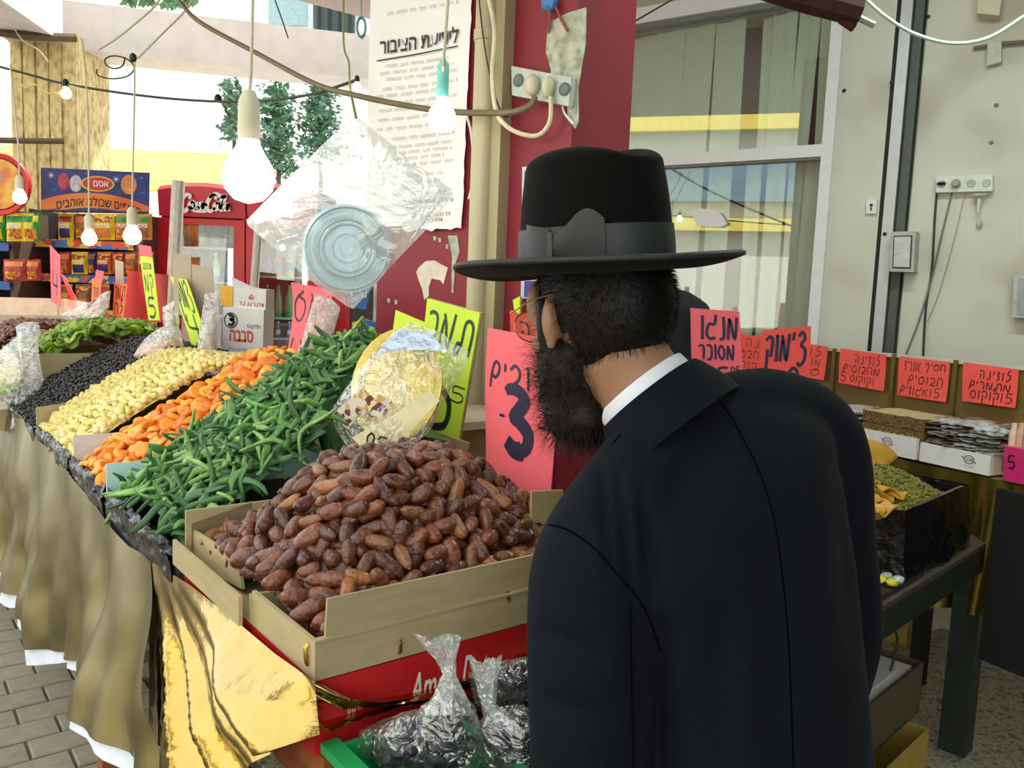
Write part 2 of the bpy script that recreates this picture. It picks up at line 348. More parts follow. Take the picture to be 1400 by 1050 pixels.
# ================================================================== SETTING
def struct(name, mb, mats, parent=None, smooth=35): return build(name, mb, mats, parent, smooth, kind=None if parent else 'structure')
M_PAVE = M('grey_paver', (150, 140, 122), .85, var=.14, scale=18, bump=.25, bscale=160, rand=.07)
M_JOINT = M('paver_joint_sand', (112, 106, 94), .95, var=.2)
M_TERR = MT('worn_terrazzo', [(70, 72, 62), (140, 136, 116), (168, 164, 142), (104, 104, 90)], 46, .55, kind='noise', bump=.02, pos=[.3, .45, .55, .7])
M_PLAST = MT('dirty_plaster', [(176, 170, 146), (216, 216, 202), (224, 226, 214)], 1.7, .85, bump=.15, pos=[.3, .5, .75])
M_MAROON = M('maroon_paint', (140, 34, 50), .5, var=.08, scale=6, bump=.06, bscale=40)
M_RAW = MT('bare_render', [(150, 158, 136), (184, 190, 168), (204, 208, 190)], 40, .9, bump=.6)
M_CONC = MT('board_marked_concrete', [(168, 146, 92), (206, 186, 130), (222, 204, 152)], 30, .9, bump=.5, stretch=(1, 1, .5))
M_BEAM = M('beam_concrete', (205, 198, 188), .85, var=.08, scale=7, bump=.12, bscale=60)
M_ALU = M('window_aluminium', (238, 240, 242), .35, var=.03); M_ALUD = M('window_gasket', (120, 124, 122), .5)
M_BLIND = M('blind_fabric', (232, 230, 214), .8, var=.05, scale=60, stretch=(6, 1, .3))
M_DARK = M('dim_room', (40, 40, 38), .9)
M_CANVAS = M('awning_canvas', (205, 200, 186), .9, var=.05)

# ground: street paving on the stall's street side, terrazzo under and behind it
fl = MB(); fl.frame(O2, U2, V2, ZZ, (-8, -14, -.1), (14, .5, -.012)); floor = struct('floor', fl, M_JOINT)
brick_me = None; nb = 0
A0, B0 = .21, .125
for i in range(-4, 60):
    for j in range(-14, 5):
        a = .55+i*B0; b = -.28+j*A0+(A0/2 if i % 2 else 0)
        if b > .45: continue
        P = L(a, b, 0); x, y = pix(P)
        if not (-70 < x < 300 and 760 < y < 1120) or nb >= 300: continue
        nb += 1
        if brick_me is None:
            bm = bmesh.new(); bmesh.ops.create_cube(bm, size=1)
            for v_ in bm.verts: v_.co = (v_.co.x*(B0-.008), v_.co.y*(A0-.008), v_.co.z*.04-.02+(0))
            top = [e for e in bm.edges if all(v_.co.z > -.001 for v_ in e.verts)]
            bmesh.ops.bevel(bm, geom=top, offset=.004, segments=1, affect='EDGES')
            brick_me = bpy.data.meshes.new('brick'); bm.to_mesh(brick_me); bm.free(); brick_me.materials.append(M_PAVE)
        o = bpy.data.objects.new('brick', brick_me); COL.objects.link(o); o.parent = floor
        o.location = Vector(P-wpos(floor))+Vector((0, 0, random.uniform(-.002, .002))); o.rotation_euler = (random.uniform(-.006, .006), random.uniform(-.006, .006), math.atan2(U2[1], U2[0]))
ft = MB(); ft.frame(O2, U2, V2, ZZ, (-8, .5, -.1), (4.6, 9, 0)); struct('floor', ft, M_TERR)

# right hand wall with its window
def wt(x, y): return float((W(x, y)-WP)@WD)
wz = lambda x, y: float(W(x, y)[2])
T0, T1 = -.9, wt(1127, 200); ZT, ZM = wz(960, 20), wz(1000, 214); ZB = .75
wall = MB()
def wbox(mb, t, z, d, m=0): return mb.frame(WP, WD, -WN, ZZ, (t[0], d[0], z[0]), (t[1], d[1], z[1]), m)
TW = wt(1201, 300)
wbox(wall, (T1+.05, TW), (0, 3.4), (0, .25)); wbox(wall, (-1.5, T1+.05), (ZT+.03, 3.4), (0, .25)); wbox(wall, (-1.5, T1+.05), (0, ZB), (0, .25))
TW2 = wt(1243, 300)
wbox(wall, (TW2, 4.2), (0, 3.4), (.0, .25)); wbox(wall, (TW, TW2), (0, 3.4), (.06, .25))
wall_right = struct('wall_right', wall, M_PLAST)
post = MB(); wbox(post, (TW+.004, TW+.03), (0, 3.4), (.0, .05)); struct('trim_1', post, DARKM)
post = MB(); wbox(post, (wt(1213, 250), wt(1228, 250)), (0, 3.4), (-.03, .05)); tr = struct('trim_2', post, STEEL)
for yy in (113, 320):
    hb = MB(); c = W(1224-yy*.045, yy, .032); hb.lathe([(0, -.001), (.009, 0), (.009, .003), (0, .004)], c, WN, 12); build('bolt_hole', hb, DARKM, tr)
post = MB(); wbox(post, (wt(1231, 250), wt(1243, 250)), (0, 3.4), (-.015, .05)); struct('trim_3', post, M('dark_grey_channel', (86, 92, 90), .5))
# grey paint on window reveal, window frame
wf = MB()
wbox(wf, (T1-.005, T1+.05), (ZB, ZT+.1), (-.03, .1)); wbox(wf, (T0, T1+.05), (ZT, ZT+.085), (-.03, .1))
wbox(wf, (T0, T1), (ZM-.03, ZM+.03), (-.02, .06)); wbox(wf, (T0, T1), (ZB, ZB+.06), (-.02, .06))
window = struct('window_1', wf, M_ALU)
g = MB(); wbox(g, (T0, T1), (ZT-.025, ZT), (-.01, .06)); wbox(g, (T0, T1), (ZM-.042, ZM-.03), (-.01, .05)); build('gasket', g, M_ALUD, window)
for z0, z1 in ((ZB+.06, ZM-.03), (ZM+.03, ZT)):
    g = MB(); wbox(g, (T0, T1), (z0, z1), (.02, .026)); build('pane', g, GLASS, window)
for x0, x1, up in [(770, 806, 1), (822, 837, 1), (839, 880, 1), (881, 921, 1), (922, 962, 1), (963, 1004, 1), (1024, 1038, 1), (1040, 1073, 1), (1075, 1104, 1), (1105, 1132, 1),
                   (880, 912, 0), (913, 944, 0), (950, 982, 0), (1001, 1022, 0), (1032, 1058, 0), (1059, 1084, 0), (1085, 1112, 0), (840, 878, 0)]:
    yr = 120 if up else 330
    ta, tb = wt(x0, yr), wt(x1, yr); za, zb = (ZM, ZT-.02) if up else (ZB+.1, ZM); nn = 4; dd = random.uniform(.10, .15); sk = random.uniform(-.02, .02)
    g = MB()
    g.sheet(lambda s, t: WP+WD*(ta+(tb-ta)*s+sk*t)-WN*(dd+.012*math.sin(s*6))+ZZ*(zb+(za-zb)*t), 7, 3, .003, WN)
    build('blind_slat', g, M_BLIND, window)
sl2 = bpy.data.lights.new('shop_tube', 'AREA'); sl2.energy = 26; sl2.size = 1.3; sl2.size_y = .1; sl2.shape = 'RECTANGLE'; sl2.color = (.86, 1.0, .93); slo = bpy.data.objects.new('shop_tube', sl2); COL.objects.link(slo); slo.location = (1.25, 2.2, 3.1); slo.rotation_euler = (.25, 0, -.6)
lr = bpy.data.lights.new('blind_fill', 'AREA'); lr.energy = 45; lr.size = 1.2; lr.size_y = .5; lr.shape = 'RECTANGLE'; lro = bpy.data.objects.new('blind_fill', lr); COL.objects.link(lro); lro.location = WP+WD*.6-WN*.62+ZZ*3.3  # unseen fill light added inside the room to brighten the blinds
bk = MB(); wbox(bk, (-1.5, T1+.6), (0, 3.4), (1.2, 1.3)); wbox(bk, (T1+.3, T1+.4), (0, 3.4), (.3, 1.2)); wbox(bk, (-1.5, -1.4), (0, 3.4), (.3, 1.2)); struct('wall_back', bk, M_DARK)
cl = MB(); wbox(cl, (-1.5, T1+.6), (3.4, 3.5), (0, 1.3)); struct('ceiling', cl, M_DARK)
# the white render strip above the window is part of the wall; the maroon pillar
pt = lambda x, y: float((PL(x, y)-PPT)@WD)
TP0, TP1 = pt(514, 440), pt(783, 150)
pm = MB(); pm.frame(PPT, WD, -PN, ZZ, (TP0, 0, 0), (TP1, .34, 3.3)); pillar = struct('wall_pillar', pm, M_MAROON)
def flake(name, pts, mat, off=.003, th=.004):
    q = [PL(x, y, off) for x, y in pts]; mb = MB(); mb.slab(q, th, 0, PN); return build(name, mb, mat, pillar)
flake('bare_plaster', [(752, 30), (775, 18), (801, 10), (800, 60), (790, 120), (791, 165), (786, 176), (776, 160), (775, 140), (752, 120), (753, 95), (746, 70), (748, 45)], M_RAW, .006)
flake('torn_paper', [(572, 366), (582, 357), (594, 356), (604, 362), (612, 366), (606, 389), (602, 383), (590, 381), (586, 392), (586, 405), (580, 410), (577, 395), (572, 382), (569, 372)], M('old_paper', (228, 220, 204), .8))
flake('chipped_paint', [(612, 322), (625, 322), (628, 345), (622, 362), (620, 400), (617, 400), (618, 350)], M_RAW)
for x, y in [(594, 326), (601, 328), (611, 337), (531, 411), (541, 413)]: flake('chip', [(x-2, y-3), (x+2, y-3), (x+2, y+3), (x-1, y+3)], M_RAW, .002, .003)
# overhead canvas, out of the frame, that shades the stalls
cn = MB(); cn.ab((-5.0, 4.3), (-.6, 5.2), (3.3, 3.34)); struct('ceiling', cn, M_CANVAS)
fw_ = MB(); fw_.ab((-4.3, -4.2), (-.4, 5.2), (0, 3.3)); struct('wall_shade_front', fw_, M('shade_wall_dark', (46, 43, 38), .9))  # unseen dark wall added behind the camera to cut light on near faces
fw_ = MB(); fw_.ab((-4.2, 1.2), (5.1, 5.2), (0, 3.3)); struct('wall_shade_side', fw_, M('shade_wall_grey', (110, 112, 100), .9))  # unseen wall added on the right, also to hold back light
# the bent edge of a rusty awning bar at the top
t = thing('awning_bar', PY(1120, 10, 2.2), 'rusty brown awning bar poking in at the top right above the window', 'bar')
ab_ = MB(); ab_.tube([PY(1035, -22, 2.2), PY(1110, 0, 2.2), PY(1174, 17, 2.2)], [.035, .037, .036], 8); build('bar', ab_, M('rusty_brown', (60, 34, 24), .8, var=.3), t)
ab_ = MB(); ab_.tube([PY(1160, 18, 2.22), PY(1194, 34, 2.24)], .009, 8); build('bracket', ab_, STEEL, t)
ab_ = MB(); ab_.tube([PY(1150, 26, 2.2), PY(1168, 38, 2.2)], .012, 6); build('torn_edge', ab_, M('rust', (70, 30, 22), .9), t)

# far left: concrete column and beams
YC = 6.3
c0, c1 = PY(17, 200, YC), PY(106, 200, YC); cm = MB(); cm.box((c0[0], YC, 0), (c1[0], YC+.5, PY(60, 45, YC)[2])); colm = struct('wall_column', cm, M_CONC)
for i in range(5):
    a = c0[0]+(c1[0]-c0[0])*(i+.08)/5; b = c0[0]+(c1[0]-c0[0])*(i+.9)/5; g = MB(); g.box((a, YC-.012-.006*(i % 2), 0), (b, YC, PY(60, 48, YC)[2])); build('board_mark', g, M_CONC, colm)
zb0 = PY(105, 62, YC)[2]; e = PY(497, 106, 6.95); zt0 = zb0+.34
bmq = MB(); dx = np.array([e[0]-c0[0], .65, 0]); dx = dx/np.linalg.norm(dx); Lb = 3.4
bmq.frame((c0[0], YC-.02, zb0), dx, np.cross(ZZ, dx), ZZ, (0, 0, 0), (float((e-np.array([c0[0], YC, zb0]))@dx)+.1, .4, zt0-zb0)); struct('beam_1', bmq, M_BEAM)
b2 = MB(); b2.frame((c0[0]+.02, YC-.05, zb0), (1, 0, 0), unit([.12, -1, .0]), ZZ, (0, 0, .0), (.4, 3.2, .5)); struct('beam_2', b2, M_BEAM)
rb = MB(); rb.tube([PY(-30, 40, 6.0), PY(40, 50, 6.0), PY(104, 52, 6.2)], .03, 6); build('rusty_rail', rb, M('rust_rail', (96, 76, 50), .8), None, label='thin rusty rail running into the top of the concrete column', cat='rail')
rb = MB(); rb.tube([PY(-30, 191, 6.0), PY(50, 193, 6.1), PY(87, 193, 6.2)], .022, 6); build('rusty_rail', rb, M('rust_rail2', (92, 80, 56), .8), None, label='thin rusty rail crossing the concrete column half way up', cat='rail')

# beyond: sunlit house, street buildings that the window mirrors
M_HOUSE = M('white_house_render', (240, 238, 232), .9, var=.04)
hs = thing('house', (-.8, 12, 0), 'sunlit white house beyond the concrete beam with a shuttered window', 'building')
g = MB(); g.box((-7.5, 12, 0), (3.5, 12.4, 9)); build('wall', g, M_HOUSE, hs)
q = [PY(360, -60, 11.9), PY(428, -60, 11.9), PY(428, 46, 11.9), PY(360, 46, 11.9)]; g = MB(); g.slab(q, .08, 0, np.array([0, -1., 0])); wn = build('window', g, M('house_window_frame', (205, 215, 215), .5), hs)
g = MB(); g.slab([p+np.array([0, -.02, 0])*1 for p in bil(q)[0:1] and [bil(q)[0](.12, .05), bil(q)[0](.88, .05), bil(q)[0](.88, .9), bil(q)[0](.12, .9)]], .01, 0, np.array([0, -1., 0])); build('pane', g, M('house_pane', (150, 176, 180), .15), wn)
q = [PY(430, -60, 11.85), PY(486, -60, 11.85), PY(484, 64, 11.85), PY(430, 56, 11.85)]; g = MB(); g.slab(q, .05, 0, np.array([0, -1., 0])); wn = build('window', g, M('dark_shutter', (64, 80, 76), .5), hs)
for k in range(4):
    x = 436+k*14; g = MB(); g.tube([PY(x, -60, 11.8), PY(x, 60, 11.8)], .02, 6); build('bar', g, DARKM, wn)
M_TARP = M('yellow_awning_cloth', (255, 232, 96), .8, var=.03)
g = MB(); g.slab([PY(-40, 196, 8.7), PY(352, 212, 8.7), PY(350, 262, 7.8), PY(-40, 256, 7.8)], .02)
build('yellow_awning', g, M_TARP, label='sloping yellow street awning behind the drinks fridge', cat='awning')
sb = thing('street_building', (-11, -8, 0), 'pale building across the street behind the viewer, mirrored in the window', 'building')
sd = unit([-.78, -.61, 0]); so_ = np.array([0, 0, 0])+sd*13; sx = np.array([sd[1], -sd[0], 0])
g = MB(); g.frame(so_, sx, sd, ZZ, (-11, 0, 0), (11, .5, 11)); build('wall', g, M('street_wall', (226, 222, 212), .9), sb)
g = MB(); g.frame(so_-sd*.35, sx, sd, ZZ, (-11, 0, 5.6), (11, .3, 6.7)); build('awning', g, M('yellow_blind', (246, 222, 110), .8), sb)
g = MB(); g.frame(so_-sd*.35, sx, sd, ZZ, (-11, 0, 3.9), (11, .3, 4.9)); build('balcony', g, M('blue_grey_balcony', (128, 150, 166), .8), sb)
g = MB(); g.frame(so_-sd*.35, sx, sd, ZZ, (-11, 0, 3.2), (11, .3, 3.5)); build('awning', g, M('yellow_blind2', (246, 222, 110), .8), sb)

far_ = MB(); a_, b_ = PY(428, 380, 6.4), PY(545, 380, 6.4); far_.box((a_[0], 6.4, 0), (b_[0], 6.5, 1.62)); struct('wall_far', far_, M('far_shop_wall', (96, 92, 86), .9))
# trees
M_LEAF = M('tree_leaf', (82, 124, 92), .6, var=.3, scale=3, rand=.1); M_BARK = M('bark', (92, 84, 66), .9)
def tree(px, Y, ytop, ybot, spread, label, n=1000, trunk_to=255):
    base = PY(px, trunk_to, Y); base[2] = 0
    t = thing('tree', base, label, 'tree', None)
    top = PY(px, ytop+20, Y); tb = MB(); tb.tube(smooth_line([base, base*.4+top*.6+np.array([.04, 0, 0]), top], 5), [.05-.0036*i for i in range(11)], 6)
    leaf = MB(); rnd = random.Random(int(px))
    for k in range(9):
        zz = ybot+(ytop-ybot)*rnd.random(); p = PY(px+rnd.uniform(-spread, spread)*.7, zz-10, Y+rnd.uniform(-.3, .3)); s0 = PY(px, zz+12, Y); tb.tube([s0, p], [.014, .006], 5)
    for k in range(n):
        f = rnd.random(); y = ybot+(ytop-ybot)*f; sp = spread*(1-.55*f); cl = rnd.gauss(0, .5)
        p = PY(px+cl*sp*.9+10*math.sin(y*.25), y+rnd.gauss(0, 6), Y+rnd.gauss(0, .25)); s = rnd.uniform(.03, .06)
        d1 = unit([rnd.gauss(0, 1), rnd.gauss(0, 1), rnd.gauss(0, .6)]); d2 = unit(np.cross(d1, [rnd.gauss(0, 1), rnd.gauss(0, 1), 1.2])); 
        leaf.add([p-d1*s, p+d2*s*.45, p+d1*s, p-d2*s*.45, p+np.cross(d1, d2)*s*.1], [(0, 1, 4), (1, 2, 4), (2, 3, 4), (3, 0, 4)])
    build('trunk', tb, M_BARK, t); build('foliage', leaf, M_LEAF, t, kind='stuff')
tree(318, 9.6, 112, 186, 20, 'narrow young tree left of the others, nearest the big glowing bulb', 420)
tree(378, 9.9, 118, 236, 34, 'leafy tree in the middle of the three beyond the beam', 1500)
tree(436, 10.4, 122, 215, 34, 'leafy tree half hidden behind the hanging clear bag', 1300)
pl_ = MB(); rnd = random.Random(3)
for k in range(160):
    p = PY(rnd.uniform(166, 270), rnd.uniform(-14, 9), 7.3+rnd.uniform(-.1, .1)); d1 = unit([rnd.gauss(0, 1), rnd.gauss(0, 1), rnd.gauss(0, 1)]); d2 = unit(np.cross(d1, [.2, .5, 1.])); s = .05
    pl_.add([p-d1*s, p+d2*s*.5, p+d1*s, p-d2*s*.5], [(0, 1, 2, 3)])
build('trailing_plant', pl_, M_LEAF, label='green plants growing on top of the concrete beam', cat='plant', kind='stuff')
# ================================================================== FAR SHOPS: racks, fridges
def quadY(x0, y0, x1, y1, Y, skew=0): return [PY(x0, y0, Y), PY(x1, y0+skew, Y), PY(x1, y1+skew, Y), PY(x0, y1, Y)]
NY = np.array([0, -1., 0])
def snack_bag(x0, y0, x1, y1, Y, cols, label, text=None, group=None, name='snack_bag', base=None):
    q = quadY(x0, y0, x1, y1, Y); F = bil(q); f, n, Wd, Hd = F
    t = thing(name, f(.5, 1), label, 'snack bag', group)
    mb = MB(); bulge = .035
    def fr(s, tt): return f(s+.03*math.sin(9*tt)*(.5-s), tt, bulge*(math.sin(PI*s)**.6)*(math.sin(PI*tt)**.6)+.003*math.sin(14*s+5*tt))
    mb.grid(fr, 9, 9); mb.grid(lambda s, tt: f(1-s, tt, -.02*math.sin(PI*s)*math.sin(PI*tt)), 5, 5)
    build('bag', mb, cols[0], t)
    for k, (s0, t0, s1, t1) in enumerate([(.08, .06, .92, .3), (.18, .55, .85, .92)]):
        g = MB(); g.grid(lambda s, tt: fr(s0+(s1-s0)*s, t0+(t1-t0)*tt)+n*.0025, 7, 5); build('printed_panel', g, cols[1+k], t)
    if text:
        g = MB(); fo = lambda s, tt, off=0: fr(s, tt)+n*(.005+off); print_text(g, text, (fo, n, Wd, Hd), (.15, .34, .85, .52), .0, bold=.02); build('lettering', g, WHITE, t, smooth=0)
    g = MB(); g.sheet(lambda s, tt: f(s, -.05+.05*tt, .004*math.sin(30*s)), 12, 2, .003, n); build('crimped_edge', g, cols[0], t)
    return t
cY = M('yellow_bag', (226, 206, 40), .35, var=.1); cG = M('green_bag', (40, 146, 60), .35, var=.1); cR = M('red_bag', (170, 52, 44), .35, var=.15); cO = M('orange_bag', (214, 128, 58), .4, var=.2, scale=40)
cB = M('brown_bag', (140, 92, 60), .4, var=.25, scale=40); cP = MT('snack_print', [(196, 120, 40), (236, 190, 70), (150, 60, 40)], 60, .4, kind='vor'); cN = M('navy_print', (36, 40, 110), .4); cK = M('rack_black', (34, 26, 30), .6)
cBL = M('price_strip_blue', (58, 92, 160), .5, var=.4, scale=30); cPS = MT('price_strip_print', [(50, 90, 170), (230, 190, 60), (220, 90, 60), (80, 120, 190)], 22, .5, kind='vor')
def rack(name, x0, x1, yt, Y, shelf_ys, label, strip):
    a, b = PY(x0, yt, Y+.34), PY(x1, yt, Y+.34); zt = a[2]
    t = thing(name, ((a[0]+b[0])/2, Y+.2, 0), label, 'rack')
    g = MB(); g.box((a[0], Y+.36, 0), (b[0], Y+.4, zt)); build('back_panel', g, cK, t)
    for s, xx in ((-1, a[0]), (1, b[0])):
        g = MB(); g.box((xx-.012, Y+.02, 0), (xx+.012, Y+.4, zt)); build('side_panel', g, M('rack_side', (96, 72, 60), .6) if s > 0 else cK, t)
    for i, y in enumerate(shelf_ys):
        p = PY((x0+x1)/2, y, Y); g = MB(); g.box((a[0], Y, p[2]-.03), (b[0], Y+.36, p[2]-.01)); sh = build('shelf', g, cK, t)
        g = MB(); g.box((a[0], Y-.012, p[2]-.05), (b[0], Y, p[2]-.0)); build('price_strip', g, strip, sh)
    return t
R1 = rack('snack_rack', 80, 214, 292, 5.25, (330, 377, 424), 'black snack rack under the printed sign box, bags on three shelves', cPS)
R2 = rack('snack_rack', -30, 56, 290, 5.0, (332, 385, 432), 'dark snack rack at the left edge with blue price strips', cBL)
i = 0
for (x0, x1, c, wd) in [(80, 101, [cY, cR, cN], 1), (103, 125, [cB, cO, cP], 0), (128, 157, [cY, cP, cO], 1), (158, 182, [cO, cG, cP], 1), (184, 208, [cO, cG, cB], 1)]:
    snack_bag(x0, 294, x1, 328, 5.22, c, ['bright yellow snack bag, leftmost on the top rack shelf under the sign', 'brown snack bag second from left under the printed sign box', 'golden yellow snack bag in the middle under the printed sign box', 'orange and green snack bag behind the right hanging bulb', 'orange snack bag rightmost on the top rack shelf by the fridge'][i], 'ביסלי' if wd else None, 'snack bags on the sign rack'); i += 1
i = 0
for (x0, x1, c) in [(81, 97, [cR, cO, cP]), (98, 120, [cY, cP, cN]), (121, 132, [cN, cB, cP]), (133, 152, [cO, cP, cN]), (153, 170, [cR, cP, cB]), (171, 188, [cB, cO, cP]), (189, 210, [cO, cP, cR])]:
    snack_bag(x0, 346, x1, 375, 5.22, c, ['red snack bag at the left end of the second rack shelf', 'yellow snack bag on the second rack shelf', 'navy snack bag squeezed in on the second rack shelf', 'orange snack bag in the middle of the second rack shelf', 'red and brown snack bag on the second rack shelf behind cardboard', 'brown snack bag on the second rack shelf behind the yellow strip sign', 'orange snack bag at the right end of the second rack shelf'][i], 'ביסלי' if x1-x0 > 18 else None, 'snack bags on the sign rack'); i += 1
for i, (x0, x1, c) in enumerate([(82, 99, [cO, cB, cP]), (103, 125, [cB, cP, cO]), (128, 150, [cO, cR, cP])]):
    snack_bag(x0, 390, x1, 422, 5.22, c, ['orange snack bag low on the rack beside the leaning pink card', 'brown snack bag low on the rack behind the clear bags', 'orange snack bag low on the rack behind the orange price card'][i], None, 'snack bags on the sign rack')
for i, (x0, x1, c) in enumerate([(-6, 7, [cG, cY, cY]), (9, 36, [cY, cG, cP]), (33, 50, [cY, cG, cP]), (46, 55, [cG, cY, cO])]):
    snack_bag(x0, 293, x1, 330, 4.97-.02*i, c, ['green and yellow bag cut by the left edge of the picture', 'wide yellow bag with green top on the left rack', 'yellow bag with green top second on the left rack', 'narrow green and yellow bag at the right end of the left rack'][i], 'שוש' if i == 1 else None, 'bags on the left rack')
for i, (x0, x1) in enumerate([(5, 36), (37, 56)]):
    snack_bag(x0, 356, x1, 384, 4.97, [cR, cO, cP], ['red snack bag on the lower left rack shelf, left of a pair', 'red snack bag on the lower left rack shelf, right of a pair'][i], None, 'bags on the left rack')
# sign box over the rack
q = [PY(56, 229, 5.1), PY(205, 236, 5.35), PY(204, 291, 5.35), PY(56, 288, 5.1)]
F = bil(q); f, n, Wd, Hd = F; sgn = thing('sign_box', f(.5, 1), 'dark blue printed snack sign box with an orange band and oval emblem', 'sign')
g = MB(); g.slab(q, .12); build('box', g, MT('starry_blue', [(30, 36, 96), (44, 60, 140), (60, 40, 110)], 8, .4), sgn)
g = MB(); arc = lambda s: .55+.25*4*(s-.45)**2
g.grid(lambda s, t: f(s, min(.97, arc(s)+.36*t), .002), 24, 3); build('band', g, MT('orange_band', [(226, 84, 40), (238, 150, 40), (244, 200, 60)], 2.0, .4, stretch=(1, 1, 1)), sgn)
g = MB(); arcf = lambda s, t, off=0: f(s, arc(s)+.05+.28*t, .004+off); print_text(g, 'חטיפים שכולנו אוהבים...', (arcf, n, Wd, Hd), (.08, .12, .92, .95), 0, bold=.01); build('lettering', g, INKK, sgn, smooth=0)
for rx, ry, off, mat in ((.155, .19, .004, M('emblem_yellow', (240, 196, 50), .4)), (.138, .155, .006, M('emblem_red', (206, 50, 44), .4))):
    g = MB(); c = [f(.51+rx*math.cos(k*PI/16), .33+ry*math.sin(k*PI/16), off) for k in range(32)]; g.add(c, [tuple(range(32))]); em = build('emblem', g, mat, sgn)
g = MB(); print_text(g, 'אסם', F, (.47, .26, .61, .4), .008, bold=.02); build('emblem_lettering', g, WHITE, sgn, smooth=0)
for cx, cy, r in ((.09, .17, .09), (.68, .2, .09), (.4, .1, .02), (.92, .14, .03), (.93, .5, .02), (.12, .5, .02), (.5, .93, .02)):
    g = MB(); pts = []
    for k in range(16): rr = r if k % 2 == 0 else r*.18; pts.append(f(cx+rr*math.cos(k*PI/8)*.42, cy+rr*1.1*math.sin(k*PI/8), .003))
    g.add(pts, [tuple(range(16))]); build('printed_star', g, WHITE, sgn, smooth=0)
# plain coloured patches where the sign has pictures
for cx, cy, rx, ry, c in ((.2, .3, .05, .2, (190, 70, 90)), (.31, .34, .055, .2, (200, 200, 210)), (.8, .32, .075, .24, (226, 150, 90))):
    g = MB(); g.add([f(cx+rx*math.cos(k*PI/10), cy+ry*math.sin(k*PI/10), .0035) for k in range(20)], [tuple(range(20))]); build('printed_patch', g, M('patch', c, .5, var=.3, scale=30), sgn, smooth=0)
# round red sign at the left edge
c = PY(0, 252, 4.9); rs = thing('round_sign', c-np.array([0, 0, .17]), 'round sign with a thick red rim at the left edge of the picture', 'sign')
g = MB(); g.lathe([(.0, 0), (.145, 0), (.15, .01), (.175, .016), (.18, .0), (.175, -.02), (0, -.02)], c, (0, -1, 0), 32); build('rim', g, M('sign_red', (206, 44, 46), .4), rs)
g = MB(); g.add([c+np.array([.143*math.cos(k*PI/16), -.013, .143*math.sin(k*PI/16)]) for k in range(32)], [tuple(range(32))]); build('picture', g, MT('round_print', [(120, 170, 190), (224, 120, 60), (236, 190, 90), (200, 60, 60)], 7, .5), rs)

